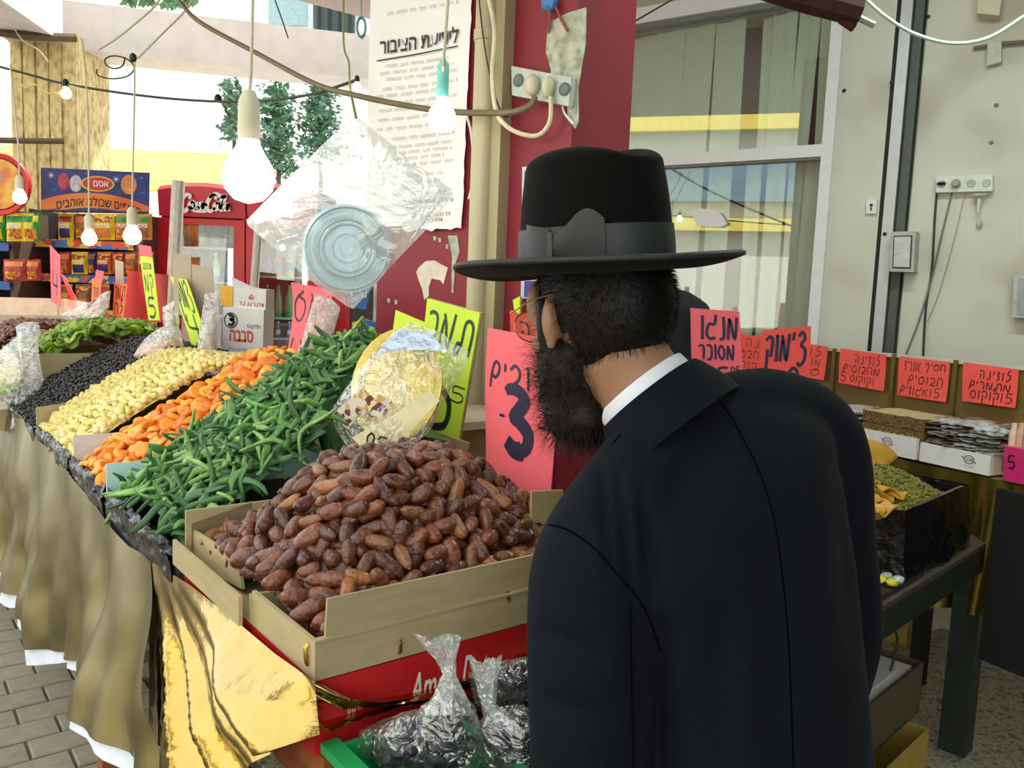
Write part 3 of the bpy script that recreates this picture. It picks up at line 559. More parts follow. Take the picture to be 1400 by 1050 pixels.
# fridges
YF = 5.6
M_FR = M('fridge_red', (206, 26, 44), .35, var=.04, coat=.3); M_FRI = M('fridge_inside', (150, 168, 172), .5); M_SHELF = M('wire_shelf', (190, 200, 200), .4)
def fridge(x0, x1, ytop, yhead, label, wx0, wx1, wy0, logo, shelf_ys):
    pa, pb = PY(x0, ytop, YF), PY(x1, ytop, YF); xa, xb = pa[0], pb[0]; zt = (pa[2]+pb[2])/2; zh = PY((x0+x1)/2, yhead, YF)[2]
    ga, gb = PY(wx0, 360, YF)[0], PY(wx1, 360, YF)[0]; gz1 = PY((wx0+wx1)/2, wy0, YF)[2]; gz0 = .35
    t = thing('drinks_fridge', ((xa+xb)/2, YF+.3, 0), label, 'fridge')
    for nm, lo, hi in (('side_panel', (xa, YF+.04, 0), (xa+.04, YF+.62, zt)), ('side_panel', (xb-.04, YF+.04, 0), (xb, YF+.62, zt))):
        g = MB(); g.box(lo, hi); build(nm, g, M_FR, t)
    g = MB(); g.box((xa+.04, YF+.58, 0), (xb-.04, YF+.62, zt)); build('back_panel', g, M_FRI, t)
    g = MB(); n_ = 12
    P = []
    for k in range(n_+1):
        s = k/n_; x = xa+(xb-xa)*s; zz = zt+.03*math.sin(PI*s); yy = YF-.03*math.sin(PI*s); P += [(x, yy, zh), (x, yy-.02, zz-.03), (x, yy+.02, zz), (x, YF+.62, zz), (x, YF+.62, zh)]
    g.add(P, [(5*k+j, 5*k+5+j, 5*k+5+(j+1) % 5, 5*k+(j+1) % 5) for k in range(n_) for j in range(5)]+[(0, 1, 2, 3, 4), tuple(5*n_+j for j in (4, 3, 2, 1, 0))]); hd = build('header', g, M_FR, t)
    g = MB(); zd = zh-.012
    for lo, hi in (((xa, 0.12), (ga, zd)), ((gb, .12), (xb, zd)), ((ga, gz1), (gb, zd)), ((ga, .12), (gb, gz0))): g.box((lo[0], YF-.02, lo[1]), (hi[0], YF+.03, hi[1]))
    dr = build('door', g, M_FR, t)
    g = MB(); g.box((ga, YF, gz0), (gb, YF+.008, gz1)); build('glass', g, GLASS, dr)
    g = MB(); g.tube([(gb-.05, YF+.06, gz0+.05), (gb-.05, YF+.06, gz1-.15)], .016, 8); build('light_tube', g, ME('tube_glow', (225, 255, 255), 6), t)
    zs = []
    for y in shelf_ys:
        z = PY((wx0+wx1)/2, y, YF+.1)[2]; g = MB(); g.box((xa+.04, YF+.06, z-.012), (xb-.04, YF+.56, z)); build('shelf', g, M_SHELF, t); zs.append(z)
    if logo:
        hq = [np.array(p) for p in ((xa+(xb-xa)*.3, YF-.035, zt-.05), (xb-(xb-xa)*.14, YF-.035, zt-.05), (xb-(xb-xa)*.14, YF-.035, zh+.03), (xa+(xb-xa)*.3, YF-.035, zh+.03))]
        Fh = bil(hq); g = MB(); wv = lambda k, m: [m*(.45+.55*math.sin(PI*(.15+.7*i/(k-1)))) for i in range(k)]
        for ln in [[(.17, .3), (.19, .12), (.1, .1), (.0, .5), (.0, .85), (.08, 1.0), (.17, .8), (.3, .95), (.52, .98)],           # C with its long foot
                   [(.23, .45), (.17, .62), (.2, .82), (.26, .65), (.23, .45), (.29, .5)], [(.36, .5), (.3, .62), (.31, .82), (.38, .74)],
                   [(.45, .5), (.39, .55), (.38, .78), (.44, .75), (.46, .48), (.45, .78), (.49, .76)], [(.49, .62), (.54, .58)],
                   [(.71, .28), (.7, .08), (.62, .1), (.54, .5), (.54, .85), (.61, .95), (.69, .75)], [(.58, .2), (.7, -.02), (.84, .12), (.94, .05)],
                   [(.74, .45), (.68, .62), (.7, .85), (.77, .68), (.74, .45), (.8, .5)], [(.79, .8), (.9, .2), (.86, .1), (.81, .5), (.81, .85), (.86, .82)],
                   [(.95, .5), (.89, .56), (.88, .8), (.94, .78), (.965, .48), (.95, .8), (1.0, .8)]]:
            s = smooth_line(ln, 6); ribbon(g, s, wv(len(s), .026), Fh[0], Fh[2], Fh[3], .034)
        build('logo', g, WHITE, hd, smooth=0)
    return t, zs, xa, xb
t1, zs1, xa1, xb1 = fridge(217, 336, 256, 297, 'red drinks fridge with white script logo on its header', 246, 321, 308, True, (338, 385, 430))
t2, zs2, xa2, xb2 = fridge(338, 432, 258, 298, 'drinks fridge right of the logo fridge, half hidden by the hanging bag', 352, 424, 308, False, (378, 434, 462))
bot_cols = {n: M('drink_'+n, c, .15, var=.1, coat=.5) for n, c in dict(clear=(176, 200, 204), cola=(50, 26, 22), orange=(214, 130, 60), yellow=(206, 196, 70), green=(40, 140, 90), blue=(44, 90, 180), teal=(50, 140, 150), brown=(140, 100, 80)).items()}
lab_cols = [M('bottle_label_blue', (70, 130, 190), .4), M('bottle_label_white', (220, 226, 226), .4), M('bottle_label_green', (60, 150, 90), .4), M('bottle_label_red', (190, 50, 50), .4)]
def bottle(x, z, y, col, lab, h, label, group):
    r = h*.15; c = np.array([x, y, z]); t = thing('drink_bottle', c, label, 'bottle', group)
    g = MB(); g.lathe([(r*.9, 0), (r, .01), (r, h*.55), (r*.75, h*.7), (r*.35, h*.88), (r*.33, h*.93)], c, n=12); build('bottle', g, bot_cols[col], t)
    g = MB(); g.lathe([(r*1.02, h*.2), (r*1.02, h*.48)], c, n=12); build('bottle_label', g, lab, t)
    g = MB(); g.lathe([(r*.42, h*.92), (r*.42, h), (0, h)], c, n=10); build('cap', g, lab, t)
names = ['top', 'middle', 'lower']
for si, (z, row) in enumerate(zip(zs1, [('clear', 'clear', 'teal', 'clear', 'blue'), ('teal', 'blue', 'clear', 'teal', 'teal'), ('teal', 'clear', 'teal', 'blue', 'green')])):
    for k, c in enumerate(row): bottle(xa1+.11+k*.098, z, YF+.2, c, lab_cols[(k+si) % 2], .2, f'{c} drink bottle on the {names[si]} shelf of the logo fridge, {["first","second","third","fourth","fifth"][k]} from the left', 'bottles in the logo fridge')
for si, (z, row) in enumerate(zip(zs2, [('brown', 'orange', 'yellow', 'brown', 'yellow'), ('blue', 'green', 'green', 'teal', 'green'), ('blue', 'blue', 'blue', 'blue', 'teal')])):
    for k, c in enumerate(row): bottle(xa2+.09+k*.078, z, YF+.16, c, lab_cols[(0, 2, 1)[si]], (.2, .22, .11)[si], f'{c} drink bottle on the {names[si]} shelf of the right fridge, {["first","second","third","fourth","fifth"][k]} from the left', 'bottles in the right fridge')
# pale awning posts in front of the fridges
for x, yt, yb, lb in ((240, 247, 400, 'pale grey post standing in front of the red fridge door'), (351, 290, 400, 'pale grey post standing in front of the right fridge')):
    a = PY(x+4, yt, 5.1); b = PY(x-4, yb, 5.1); b2 = b+(b-a)*(b[2]/(a[2]-b[2])); g = MB(); g.tube([b2, a], .038 if x < 300 else .026, 10); build('awning_post', g, M('post_grey', (206, 206, 196), .5), label=lb, cat='post')
# ================================================================== THE STALL: table, cloth, boxes, fruit
tb = thing('market_table', L(2.4, .5, 0), 'long wooden market table under the gold cloth and fruit boxes', 'table')
g = MB(); g.ab((-.01, 4.55), (.01, 1.0), (.86, .895)); M_WOOD = M('table_wood', (150, 84, 40), .6, var=.2, scale=8, stretch=(1, 8, 8)); build('tabletop', g, M_WOOD, tb)
for a in (.06, 1.5, 3.0, 4.45):
    for b in (.08, .9): g = MB(); g.ab((a-.03, a+.03), (b-.03, b+.03), (0, .86)); build('leg', g, M_WOOD, tb)
g = MB(); g.ab((.03, 4.5), (.05, .07), (.76, .86)); build('rail', g, M_WOOD, tb)
g = MB(); g.ab((.0, .02), (.05, .95), (.78, .86)); build('rail', g, M_WOOD, tb)

cloth = thing('table_cloth', L(1.2, -.05, .3), 'shiny gold foil cloth hanging down the street side of the fruit stall', 'cloth')
def curve_az(px, b):
    P = [PB(x, y, b) for x, y in px]; A = [AB(p)[0] for p in P]; Zs = [p[2] for p in P]; o = np.argsort(A); return np.array(A)[o], np.array(Zs)[o]
topx = [(-30, 556), (0, 566), (35, 573), (42, 590), (75, 620), (95, 645), (125, 688), (150, 715), (175, 747), (204, 766)]
botx = [(-60, 725), (-20, 765), (0, 788), (48, 850), (51, 884), (105, 925), (110, 945), (135, 970), (160, 1010), (185, 1058), (206, 1100)]
ta_, tz_ = curve_az(topx, -.015); ba_, bz_ = curve_az(botx, -.08)
amin, amax = max(ta_[0], ba_[0]), ta_[-1]
def folds(a, t): return t*(.022*math.sin(a*9+1.3*math.sin(a*3.1))+.012*math.sin(a*23+2*t)+.010*math.sin(a*41+4*t))+.004*math.sin(14*a+9*t)
def skirt1(s, t, ext=0):
    a0 = ta_[0]+(amax-ta_[0])*s; a1 = ba_[0]+(min(amax, ba_[-1])-ba_[0])*s; a = a0*(1-t)+a1*t
    zt = np.interp(a0, ta_, tz_); zb = np.interp(a1, ba_, bz_)-ext; z = zt+(zb-zt)*t
    return L(a, -.015-.065*t-folds(a, t)+.035*fbm((a*2, z*2, .3), 1.6)*t, z)
g = MB(); g.grid(skirt1, 130, 34); build('skirt', g, GOLDM, cloth, smooth=80)
g = MB(); g.grid(lambda s, t: skirt1(s, .8+.2*t, .0)+V2*.006+np.array([0, 0, -.035*t*(1+.35*math.sin(40*s))]), 110, 6); build('hem', g, M('white_lining', (226, 234, 245), .7), cloth, smooth=80)
# near corner piece, tightly stretched and wrinkled from its upper corner
t2 = [(205, 766), (260, 800), (330, 855), (375, 893), (430, 932)]; b2 = [(203, 1110), (262, 1100), (345, 1050), (390, 1022), (437, 1004)]
def lerp_px(lst, s):
    k = s*(len(lst)-1); i = min(int(k), len(lst)-2); f = k-i; return (lst[i][0]*(1-f)+lst[i+1][0]*f, lst[i][1]*(1-f)+lst[i+1][1]*f)
def skirt2(s, t):
    x0, y0 = lerp_px(t2, s); x1, y1 = lerp_px(b2, s); p = PB(x0, y0, -.012)*(1-t)+PB(x1, y1, -.045+.036*s*s)*t
    a, b = AB(p); dx_, dz_ = a-ta_[0], p[2]-.985; ang = math.atan2(-dz_, -dx_+1e-6); r = math.hypot(dx_, dz_)
    d = r*(.050*math.sin(ang*8+.5)+.035*math.sin(ang*17+1)+.026*math.sin(ang*37)+.010*math.sin(ang*67+3))*min(1, s*6)+.02*math.exp(-((s-.45)/.25)**2-((t-.65)/.25)**2)
    return p-V2*((d+.003*fbm(p, 16))*min(1, 3*t)*min(1, 12*(1-s)))
g = MB(); g.grid(skirt2, 70, 50); build('skirt', g, GOLD, cloth, smooth=80)
# end piece round the corner, gathered under the red carton
t3 = [(431, 932), (470, 948), (520, 953), (560, 951), (590, 944), (605, 935), (660, 915), (740, 880)]; b3 = [(432, 986), (450, 1004), (500, 985), (545, 968), (590, 962), (620, 975), (680, 990), (745, 1000)]
def skirt3(s, t):
    x0, y0 = lerp_px(t3, s); x1, y1 = lerp_px(b3, s); p = PA(x0, y0, -.012)*(1-t)+PA(x1, y1, -.02)*t
    return p-U2*(.020*math.sin(t*7+s*3)*(1-.6*s)+.010*math.sin(21*t+9*s)+.005*fbm(p, 24)-.02*t)*min(1, s*8)
g = MB(); g.grid(skirt3, 60, 26); build('skirt', g, GOLD, cloth, smooth=80)

# ---- cartons
def carton(name, a, b, z0, z1, mat, label, th=.005, walls='fblr', group=None, rims=None):
    t = thing(name, L((a[0]+a[1])/2, (b[0]+b[1])/2, z0), label, 'box', group)
    g = MB(); g.ab(a, b, (z0, z0+.006)); build('base', g, mat, t)
    rims = rims or {}
    for w_, A_, B_ in (('f', (a[0], a[0]+th), b), ('k', (a[1]-th, a[1]), b), ('l', (a[0]+th, a[1]-th), (b[0], b[0]+th)), ('r', (a[0]+th, a[1]-th), (b[1]-th, b[1]))):
        g = MB(); g.ab(A_, B_, (z0+.006, rims.get(w_, z1))); build('side_wall', g, mat, t)
    return t
rc = thing('red_carton', L(.27, .31, .9), 'red date carton with white lettering under the brown tray of dates', 'box')
M_REDC = M('red_carton', (196, 30, 34), .45, var=.06); g = MB(); g.ab((0, .54), (.0, .62), (.897, .996)); build('carton', g, M_REDC, rc)
q = [L(-.0005, 0, .996), L(-.0005, .62, .996), L(-.0005, .62, .897), L(-.0005, 0, .897)]; F = bil(q)
def sB(x, y): p = PA(x, y, 0); return AB(p)[1]/.62, (.996-p[2])/.099
g = MB(); s0, ta0 = sB(560, 905); s1, ta1 = sB(620, 900); print_text(g, 'Amer', F, (s0, .26, s1, .72), .001, heb=False, shear=.25, bold=.015)
s0, _ = sB(632, 890); s1, _ = sB(686, 885); print_text(g, 'Dates', F, (s0, .22, s1, .68), .001, heb=False, shear=.25, bold=.015); build('lettering', g, WHITE, rc, smooth=0)
g = MB(); s0, t0 = sB(474, 936); s1, _ = sB(486, 934); scribble(g, F, (s0, .45, s1, .55), .001, 2); build('small_print', g, WHITE, rc, smooth=0)

dt = thing('date_tray', L(.27, .31, 1.0), 'brown cardboard tray heaped with glossy dates at the front of the stall', 'box')
g = MB(); g.ab((0, .54), (0, .62), (.998, 1.004)); build('base', g, CARD, dt)
g = MB(); g.ab((.0, .006), (0, .62), (1.004, 1.05)); g.ab((-.0025, .008), (-.001, .62), (1.0495, 1.0525)); build('side_wall', g, CARD, dt)
g = MB(); g.frame(L(.004, .016, 1.052), unit(-U2*.08+ZZ), V2, U2, (0, 0, 0), (.052, .60, .004)); build('flap', g, CARD, dt)
g = MB(); g.ab((.006, .215), (0, .006), (1.004, 1.05)); build('side_wall', g, CARD, dt)
g = MB(); g.frame(L(.215, -.002, 1.0), U2, unit(V2+U2*-.15), ZZ, (0, 0, .0), (.006, .06, .044)); build('tab', g, CARD, dt)
g = MB(); g.ab((.215, .54), (-.02, -.014), (1.0, 1.044)); build('side_wall', g, CARD, dt)
f1, f2, f3, f4 = PB(260, 722, .012), PB(325, 764, .022), PB(331, 806, .022), PB(262, 768, .012); g = MB(); g.slab([f1, f2, f3, f4], .005); build('flap', g, CARD, dt)
g = MB(); g.ab((.53, .536), (0.0, .62), (1.004, 1.095)); build('side_wall', g, CARD, dt)
k0 = PA(262, 716, .53); k1 = PA(345, 686, .53); g = MB(); g.slab([k0, k1, k1-ZZ*.06, k0-ZZ*.06], .004); build('flap', g, CARD, dt)
g = MB(); g.ab((.0, .54), (.614, .62), (1.004, 1.11)); build('side_wall', g, CARD, dt)
q = [PY(600, 652, 1.72), PY(668, 644, 1.7), PY(756, 690, 1.55), PY(756, 760, 1.55), PY(640, 720, 1.7)]
q = [PY(606, 650, 1.82), PY(668, 642, 1.8), PY(668, 690, 1.8), PY(606, 690, 1.82)]; g = MB(); g.slab(q, .005); build('flap', g, CARD, dt)
q = [PY(664, 642, 1.8), PY(730, 668, 1.68), PY(730, 716, 1.68), PY(664, 690, 1.8)]; g = MB(); g.slab(q, .005); build('flap', g, CARD, dt)
st_ = PB(421, 893, -.001); g = MB(); g.tube([st_+ZZ*.012, st_+ZZ*.008-V2*.004, st_-ZZ*.012-V2*.002, st_-ZZ*.016], .0028, 6); build('staple', g, STEEL if 0 else M('brass_staple', (200, 160, 60), .3, metal=1), dt)
st_ = PA(546, 883, -.001); g = MB(); g.tube([st_+ZZ*.008, st_+ZZ*.006-U2*.003, st_-ZZ*.008-U2*.003, st_-ZZ*.01], .0025, 6); build('staple', g, M('brass_staple2', (190, 160, 80), .3, metal=1), dt)
q = [PY(727, 672, 1.38), PY(770, 670, 1.42), PY(770, 740, 1.42), PY(727, 748, 1.38)]
g = MB(); g.slab(q, .005); build('flap', g, CARD, dt)

# ---- heaps
def sm(x): x = max(0, min(1, x)); return x*x*(3-2*x)
def z_date(a, b): return 1.035+.17*sm(min(a/.26, (.56-a)/.22))*sm(min((b+.03)/.26, (.68-b)/.34))
def dip(a, b, a1): return .055*sm((a-(a1-.14))/.14)*(1-sm((b-.3)/.14))
def z_green(a, b): return -dip(a, b, 1.07)+1.0+.33*(max(0, min(b, .5))/.5)**.8-.25*max(0, b-.52)+.03*math.sin(PI*max(0, min(1, (a-.56)/.52)))
def z_apri(a, b): return -dip(a, b, 1.475)+1.0+.28*(max(0, min(b, .48))/.48)**.8-.25*max(0, b-.5)+.02*math.sin(PI*max(0, min(1, (a-1.1)/.4)))
def z_pale(a, b): return 1.01+.24*(max(0, min(b, .36))/.36)**.8-.1*max(0, b-.4)+.02*math.sin(PI*max(0, min(1, (a-1.5)/.5)))
def z_rais(a, b): return 1.02+.235*(max(0, min(b, .42))/.42)**.85-.1*max(0, b-.45)
def z_kiwi(a, b): return 1.17+.10*sm(min((b-.08)/.25, (.7-b)/.2))+.02*math.sin(PI*(a-2.7)/.45)
def z_nut(a, b): return 1.16+.11*sm(min((b+.05)/.2, (.6-b)/.3))
def mound(name, A, B, zf, mat, par, drop=.012):
    g = MB(); g.grid(lambda s, t: L(A[0]+(A[1]-A[0])*s, B[0]+(B[1]-B[0])*t, zf(A[0]+(A[1]-A[0])*s, B[0]+(B[1]-B[0])*t)-drop), 24, 24); return g
def nrm(zf, a, b):
    e = .01; ga = (zf(a+e, b)-zf(a-e, b))/(2*e); gb = (zf(a, b+e)-zf(a, b-e))/(2*e); return unit(ZZ-U2*ga-V2*gb)
def orient(n, lift, flat=True, rnd=random):
    t = unit(np.cross(n, [rnd.gauss(0, 1), rnd.gauss(0, 1), rnd.gauss(0, 1)])); n2 = unit(n+np.array([rnd.gauss(0, lift), rnd.gauss(0, lift), rnd.gauss(0, lift)])); t = unit(t-n2*np.dot(t, n2))
    return Matrix((t, np.cross(n2, t), n2)).transposed()
def scatter(A, B, zf, sp, n, rnd):
    pts = []; cells = {}
    for _ in range(n*30):
        a, b = rnd.uniform(*A), rnd.uniform(*B); k = (int(a/sp), int(b/sp)); ok = True
        for i in (-1, 0, 1):
            for j in (-1, 0, 1):
                for p in cells.get((k[0]+i, k[1]+j), []):
                    if (p[0]-a)**2+(p[1]-b)**2 < sp*sp: ok = False; break
        if ok: pts.append((a, b)); cells.setdefault(k, []).append((a, b))
        if len(pts) >= n: break
    return pts
def heap(name, label, cat, group, meshes, A, B, zf, sp, nmax, lift, seed, mat_base, stuff_label, under=1, hover=.004, vis=lambda x, y: True, scale=(.85, 1.15), drop=.012, rest_name=None, excl=None, hues=None):
    rnd = random.Random(seed); pts = [p for p in scatter(A, B, zf, sp, 2500, rnd) if not (excl and excl(*p))]
    vis_pts = [p for p in pts if (lambda q: -20 < q[0] < 745 and vis(*q))(pix(L(p[0], p[1], zf(*p))))]
    vis_pts.sort(key=lambda p: np.linalg.norm(L(p[0], p[1], zf(*p))-CAM)); top = vis_pts[:nmax]; rest = [p for p in pts if p not in set(top)]
    for a, b in top:
        km = rnd.randrange(len(meshes)); o = bpy.data.objects.new(name, meshes[km]); COL.objects.link(o); m = orient(nrm(zf, a, b), lift, rnd=rnd).to_4x4(); s = rnd.uniform(*scale)
        o.matrix_world = Matrix.Translation(L(a, b, zf(a, b)+hover+rnd.uniform(-.002, .004))) @ m @ Matrix.Scale(s, 4)
        fa, fb_ = (a-A[0])/(A[1]-A[0]), (b-B[0])/(B[1]-B[0])
        where = ('at the street edge', 'low on the slope', 'high on the slope', 'at the back')[min(3, int(fb_*4))]+(', near end', ', middle', ', far end')[min(2, int(fa*3))]
        tag(o, (hues[km % len(hues)]+' ' if hues else '')+label+' '+where, cat, group)
    g = mound('', A, B, (lambda a, b: zf(a, b)-(.14 if excl and excl(a, b) else 0)), None, None, drop)
    for a, b in rest+[(a+rnd.uniform(-sp, sp)*.5, b+rnd.uniform(-sp, sp)*.5) for a, b in pts for _ in range(under)]:
        if not (A[0] < a < A[1] and B[0] < b < B[1]) or (excl and excl(a, b)): continue
        me = rnd.choice(meshes); m = orient(nrm(zf, a, b), lift, rnd=rnd); P = L(a, b, zf(a, b)-(hover*.2+.006)); 
        isrest = (a, b) in rest
        if isrest: P = P+ZZ*.008
        g.add([np.array(m @ v_.co)+P for v_ in me.vertices], [tuple(p.vertices) for p in me.polygons])
    build(rest_name or name, g, mat_base, label=stuff_label, cat=cat, kind='stuff'); return top
def protos(fn, k, mats):
    out = []
    for i in range(k):
        random.seed(100+i); mb = MB(); fn(mb, i); me = bpy.data.meshes.new('fruit'); me.from_pydata(mb.v, [], mb.f); me.materials.append(mats[i % len(mats)]); me.shade_smooth(); out.append(me)
    return out
M_DATE = [M('date_skin', (112, 62, 38), .26, var=.4, scale=60, bump=.6, bscale=110, rand=.35, coat=.35), M('date_caramel', (146, 92, 50), .26, var=.35, scale=50, bump=.6, bscale=110, rand=.3, coat=.35), M('date_dark', (84, 44, 34), .24, var=.35, scale=60, bump=.6, bscale=110, rand=.3, coat=.4)]
def f_date(mb, i):
    l = random.uniform(.020, .027); r = random.uniform(.0105, .0135); bend = random.uniform(-.15, .15)
    def fn(p): x = p[0]/l; a = math.atan2(p[2], p[1]); k = 1+.09*fbm((p[0]*70+i*9, p[1]*70, p[2]*70), 1)+.05*math.sin(5*a+i+2*x)*(1-x*x); xx = max(-1, min(1, x)); sup = ((1-abs(xx)**3.0)/max(1e-4, 1-xx*xx))**.5 if abs(xx) < .995 else 1.2; return np.array([p[0], p[1]*k*sup*(1-.10*x), p[2]*k*sup*(1-.10*x)+bend*l*x*x])
    mb.ell((0, 0, 0), (r, 0, 0), (0, r, 0), (0, 0, l), 14, 12); mb.v = [tuple(fn(np.array([v[2], v[0], v[1]]))) for v in mb.v]
    mb.tube([(l*.97, 0, bend*l), (l*1.06, 0, bend*l)], .0028, 6)
heap('date', 'date heaped on the front tray,', 'date', 'dates heaped on the front tray', protos(f_date, 9, [M_DATE[0], M_DATE[1], M_DATE[0], M_DATE[2]]), (.018, .525), (.03, .61), z_date, .0235, 300, .45, 1, M_DATE[0], 'lower dates packed under the top of the date heap', under=1, hover=.008, scale=(.9, 1.12), drop=.016, rest_name='date_pile', hues=['reddish brown', 'caramel brown', 'reddish brown', 'dark'])
M_GRN = [M('candied_green', (92, 142, 70), .42, var=.3, scale=40, rand=.25, sss=.1), M('candied_dark', (70, 116, 68), .46, var=.35, scale=30, rand=.25, sss=.1), M('candied_light', (128, 172, 90), .42, var=.3, scale=40, rand=.2, sss=.1)]
def f_strip(mb, i):
    l = random.uniform(.035, .066); w_ = random.uniform(.0055, .0095); cv = random.uniform(-22, 22); tw = random.uniform(-1.6, 1.6); up = random.uniform(-.25, .22); n = 11; ph = random.uniform(0, 6); P = []
    for k in range(n):
        s = k/(n-1)*2-1; x = s*l; y = cv*x*x*.5+.005*math.sin(3.5*s+ph); z = up*l*s*s+.004*math.sin(4*s+2*ph); ww = w_*(1-.6*abs(s)**4)*(1+.15*math.sin(7*s+ph)); a = tw*s; h = .0042*(1-.4*abs(s)**4)
        for u_, v_ in ((-1, 0), (-.55, 1), (.55, 1), (1, 0), (.5, -.8), (-.5, -.8)):
            yy, zz = u_*ww, v_*h+abs(u_)*.004; P.append((x, y+yy*math.cos(a)-zz*math.sin(a), z+yy*math.sin(a)+zz*math.cos(a)))
    mb.add(P, [(k*6+j, k*6+(j+1) % 6, k*6+6+(j+1) % 6, k*6+6+j) for k in range(n-1) for j in range(6)]+[(5, 4, 3, 2, 1, 0), tuple((n-1)*6+j for j in range(6))])
heap('candied_strip', 'curled candied strip behind the dates,', 'candied fruit', 'green candied strips in the heap', protos(f_strip, 12, M_GRN), (.585, 1.07), (.015, .6), z_green, .0215, 300, .6, 2, M_GRN[1], 'lower green candied strips filling the crate behind the dates', under=1, hover=.012, scale=(.85, 1.25), drop=.014, rest_name='candied_strip_pile', excl=lambda a, b: (a < .76 and b > .30+.5*max(0, a-.6)) or (a < .86 and b > .5), hues=['mid green', 'dark green', 'light green'])
M_APR = [M('apricot', (246, 152, 36), .42, var=.18, scale=50, rand=.15, sss=.15, bump=.2, bscale=110), M('apricot_deep', (232, 126, 26), .42, var=.2, scale=50, rand=.15, sss=.15, bump=.2, bscale=110), M('apricot_pale', (246, 176, 66), .42, var=.15, scale=50, rand=.12, sss=.15)]
def f_apr(mb, i):
    r = random.uniform(.0175, .0215)
    def fn(p): d = math.hypot(p[0], p[1])/r; return np.array([p[0]*(1+.1*fbm((p[0]*40+i, p[1]*40, 0), 1)), p[1]*.9, p[2]*(1-.45*math.exp(-(d/.45)**2))+.002*math.sin(p[0]*180+i)])
    mb.ell((0, 0, 0), (r, 0, 0), (0, r, 0), (0, 0, .0085), 14, 8, fn=fn)
heap('dried_apricot', 'dried apricot in the orange heap,', 'apricot', 'dried apricots in the heap', protos(f_apr, 6, M_APR), (1.1, 1.475), (.0, .66), z_apri, .026, 290, .5, 3, M_APR[1], 'lower dried apricots under the orange heap', under=1, hover=.007, drop=.012, rest_name='apricot_pile', hues=['bright orange', 'deep orange', 'pale orange'])
M_PAL = [M('pale_cube', (234, 218, 134), .5, var=.12, scale=60, rand=.1, sss=.2), M('pale_cube_light', (242, 232, 164), .5, var=.1, scale=60, rand=.1, sss=.2)]
def f_cube(mb, i):
    s = random.uniform(.0075, .0115); bm = bmesh.new(); bmesh.ops.create_cube(bm, size=2*s)
    for v_ in bm.verts: v_.co = Vector((v_.co.x*random.uniform(.7, 1.2), v_.co.y*random.uniform(.7, 1.1), v_.co.z*random.uniform(.6, 1.1)))
    bmesh.ops.bevel(bm, geom=bm.edges[:], offset=s*.35, segments=1, affect='EDGES'); bm.verts.index_update()
    mb.add([tuple(v_.co) for v_ in bm.verts], [tuple(v_.index for v_ in f_.verts) for f_ in bm.faces]); bm.free()
heap('dried_pineapple_piece', 'dried fruit cube beside the raisins,', 'dried fruit', 'pale yellow cubes in the heap', protos(f_cube, 8, M_PAL), (1.5, 2.03), (.0, .62), z_pale, .0165, 300, .9, 4, M_PAL[0], 'pale yellow dried fruit cubes filling the rest of the heap', under=1, hover=.006, drop=.01, rest_name='dried_pineapple_pile', hues=['pale yellow', 'cream yellow'])
M_RAI = [M('raisin', (30, 24, 26), .35, var=.4, scale=70, bump=.4, bscale=200)]
rnd = random.Random(5); g = mound('', (2.06, 2.66), (-.02, .62), z_rais, None, None, .008)
for a, b in scatter((2.06, 2.66), (-.02, .62), z_rais, .0125, 2600, rnd):
    m = orient(nrm(z_rais, a, b), .8, rnd=rnd); P = L(a, b, z_rais(a, b)+rnd.uniform(-.002, .007)); k = MB(); k.ell((0, 0, 0), (.0085, 0, 0), (0, .0062, 0), (0, 0, .005), 6, 4)
    g.add([np.array(m @ Vector(v_))+P for v_ in k.v], k.f)
build('black_raisin_heap', g, M_RAI, label='heap of small black raisins beside the pale cubes', cat='raisins', kind='stuff')
M_KIW = [M('kiwi_green', (146, 172, 52), .4, var=.25, scale=40, rand=.15, sss=.15), M('kiwi_dark', (112, 146, 40), .4, var=.25, scale=40, rand=.15, sss=.15)]
def f_kiwi(mb, i):
    r = .026
    def fn(p): a = math.atan2(p[1], p[0]); return np.array([p[0], p[1], p[2]+.006*math.sin(2*a+i)+.004*math.sin(3*a)])
    mb.lathe([(0, .002), (r*.55, .003), (r*.95, .0035), (r, 0), (r*.95, -.0035), (0, -.002)], (0, 0, 0), n=14); mb.v = [tuple(fn(np.array(v))) for v in mb.v]
heap('dried_kiwi_slice', 'wrinkled green kiwi slice in the far box,', 'dried fruit', 'green slices in the far box', protos(f_kiwi, 5, M_KIW), (2.74, 3.14), (.08, .66), z_kiwi, .036, 160, .7, 6, M_KIW[1], 'lower green dried slices in the far cardboard box', under=1, hover=.012, rest_name='dried_kiwi_pile')
M_NUT = [M('brown_nut', (122, 72, 44), .4, var=.2, scale=50, rand=.2), M('brown_nut2', (98, 56, 38), .4, var=.2, scale=50, rand=.2)]
def f_nut(mb, i): mb.ell((0, 0, 0), (.021, 0, 0), (0, .011, 0), (0, 0, .009), 10, 7, fn=lambda p: p*(1+.1*fbm(p*50+i, 1)))
heap('brown_date', 'small brown date in the far box,', 'date', 'brown dates in the far box', protos(f_nut, 4, M_NUT), (3.22, 3.72), (.0, .56), z_nut, .024, 250, .5, 8, M_NUT[1], 'lower brown dates in the far box', under=1, hover=.006, rest_name='brown_date_pile')

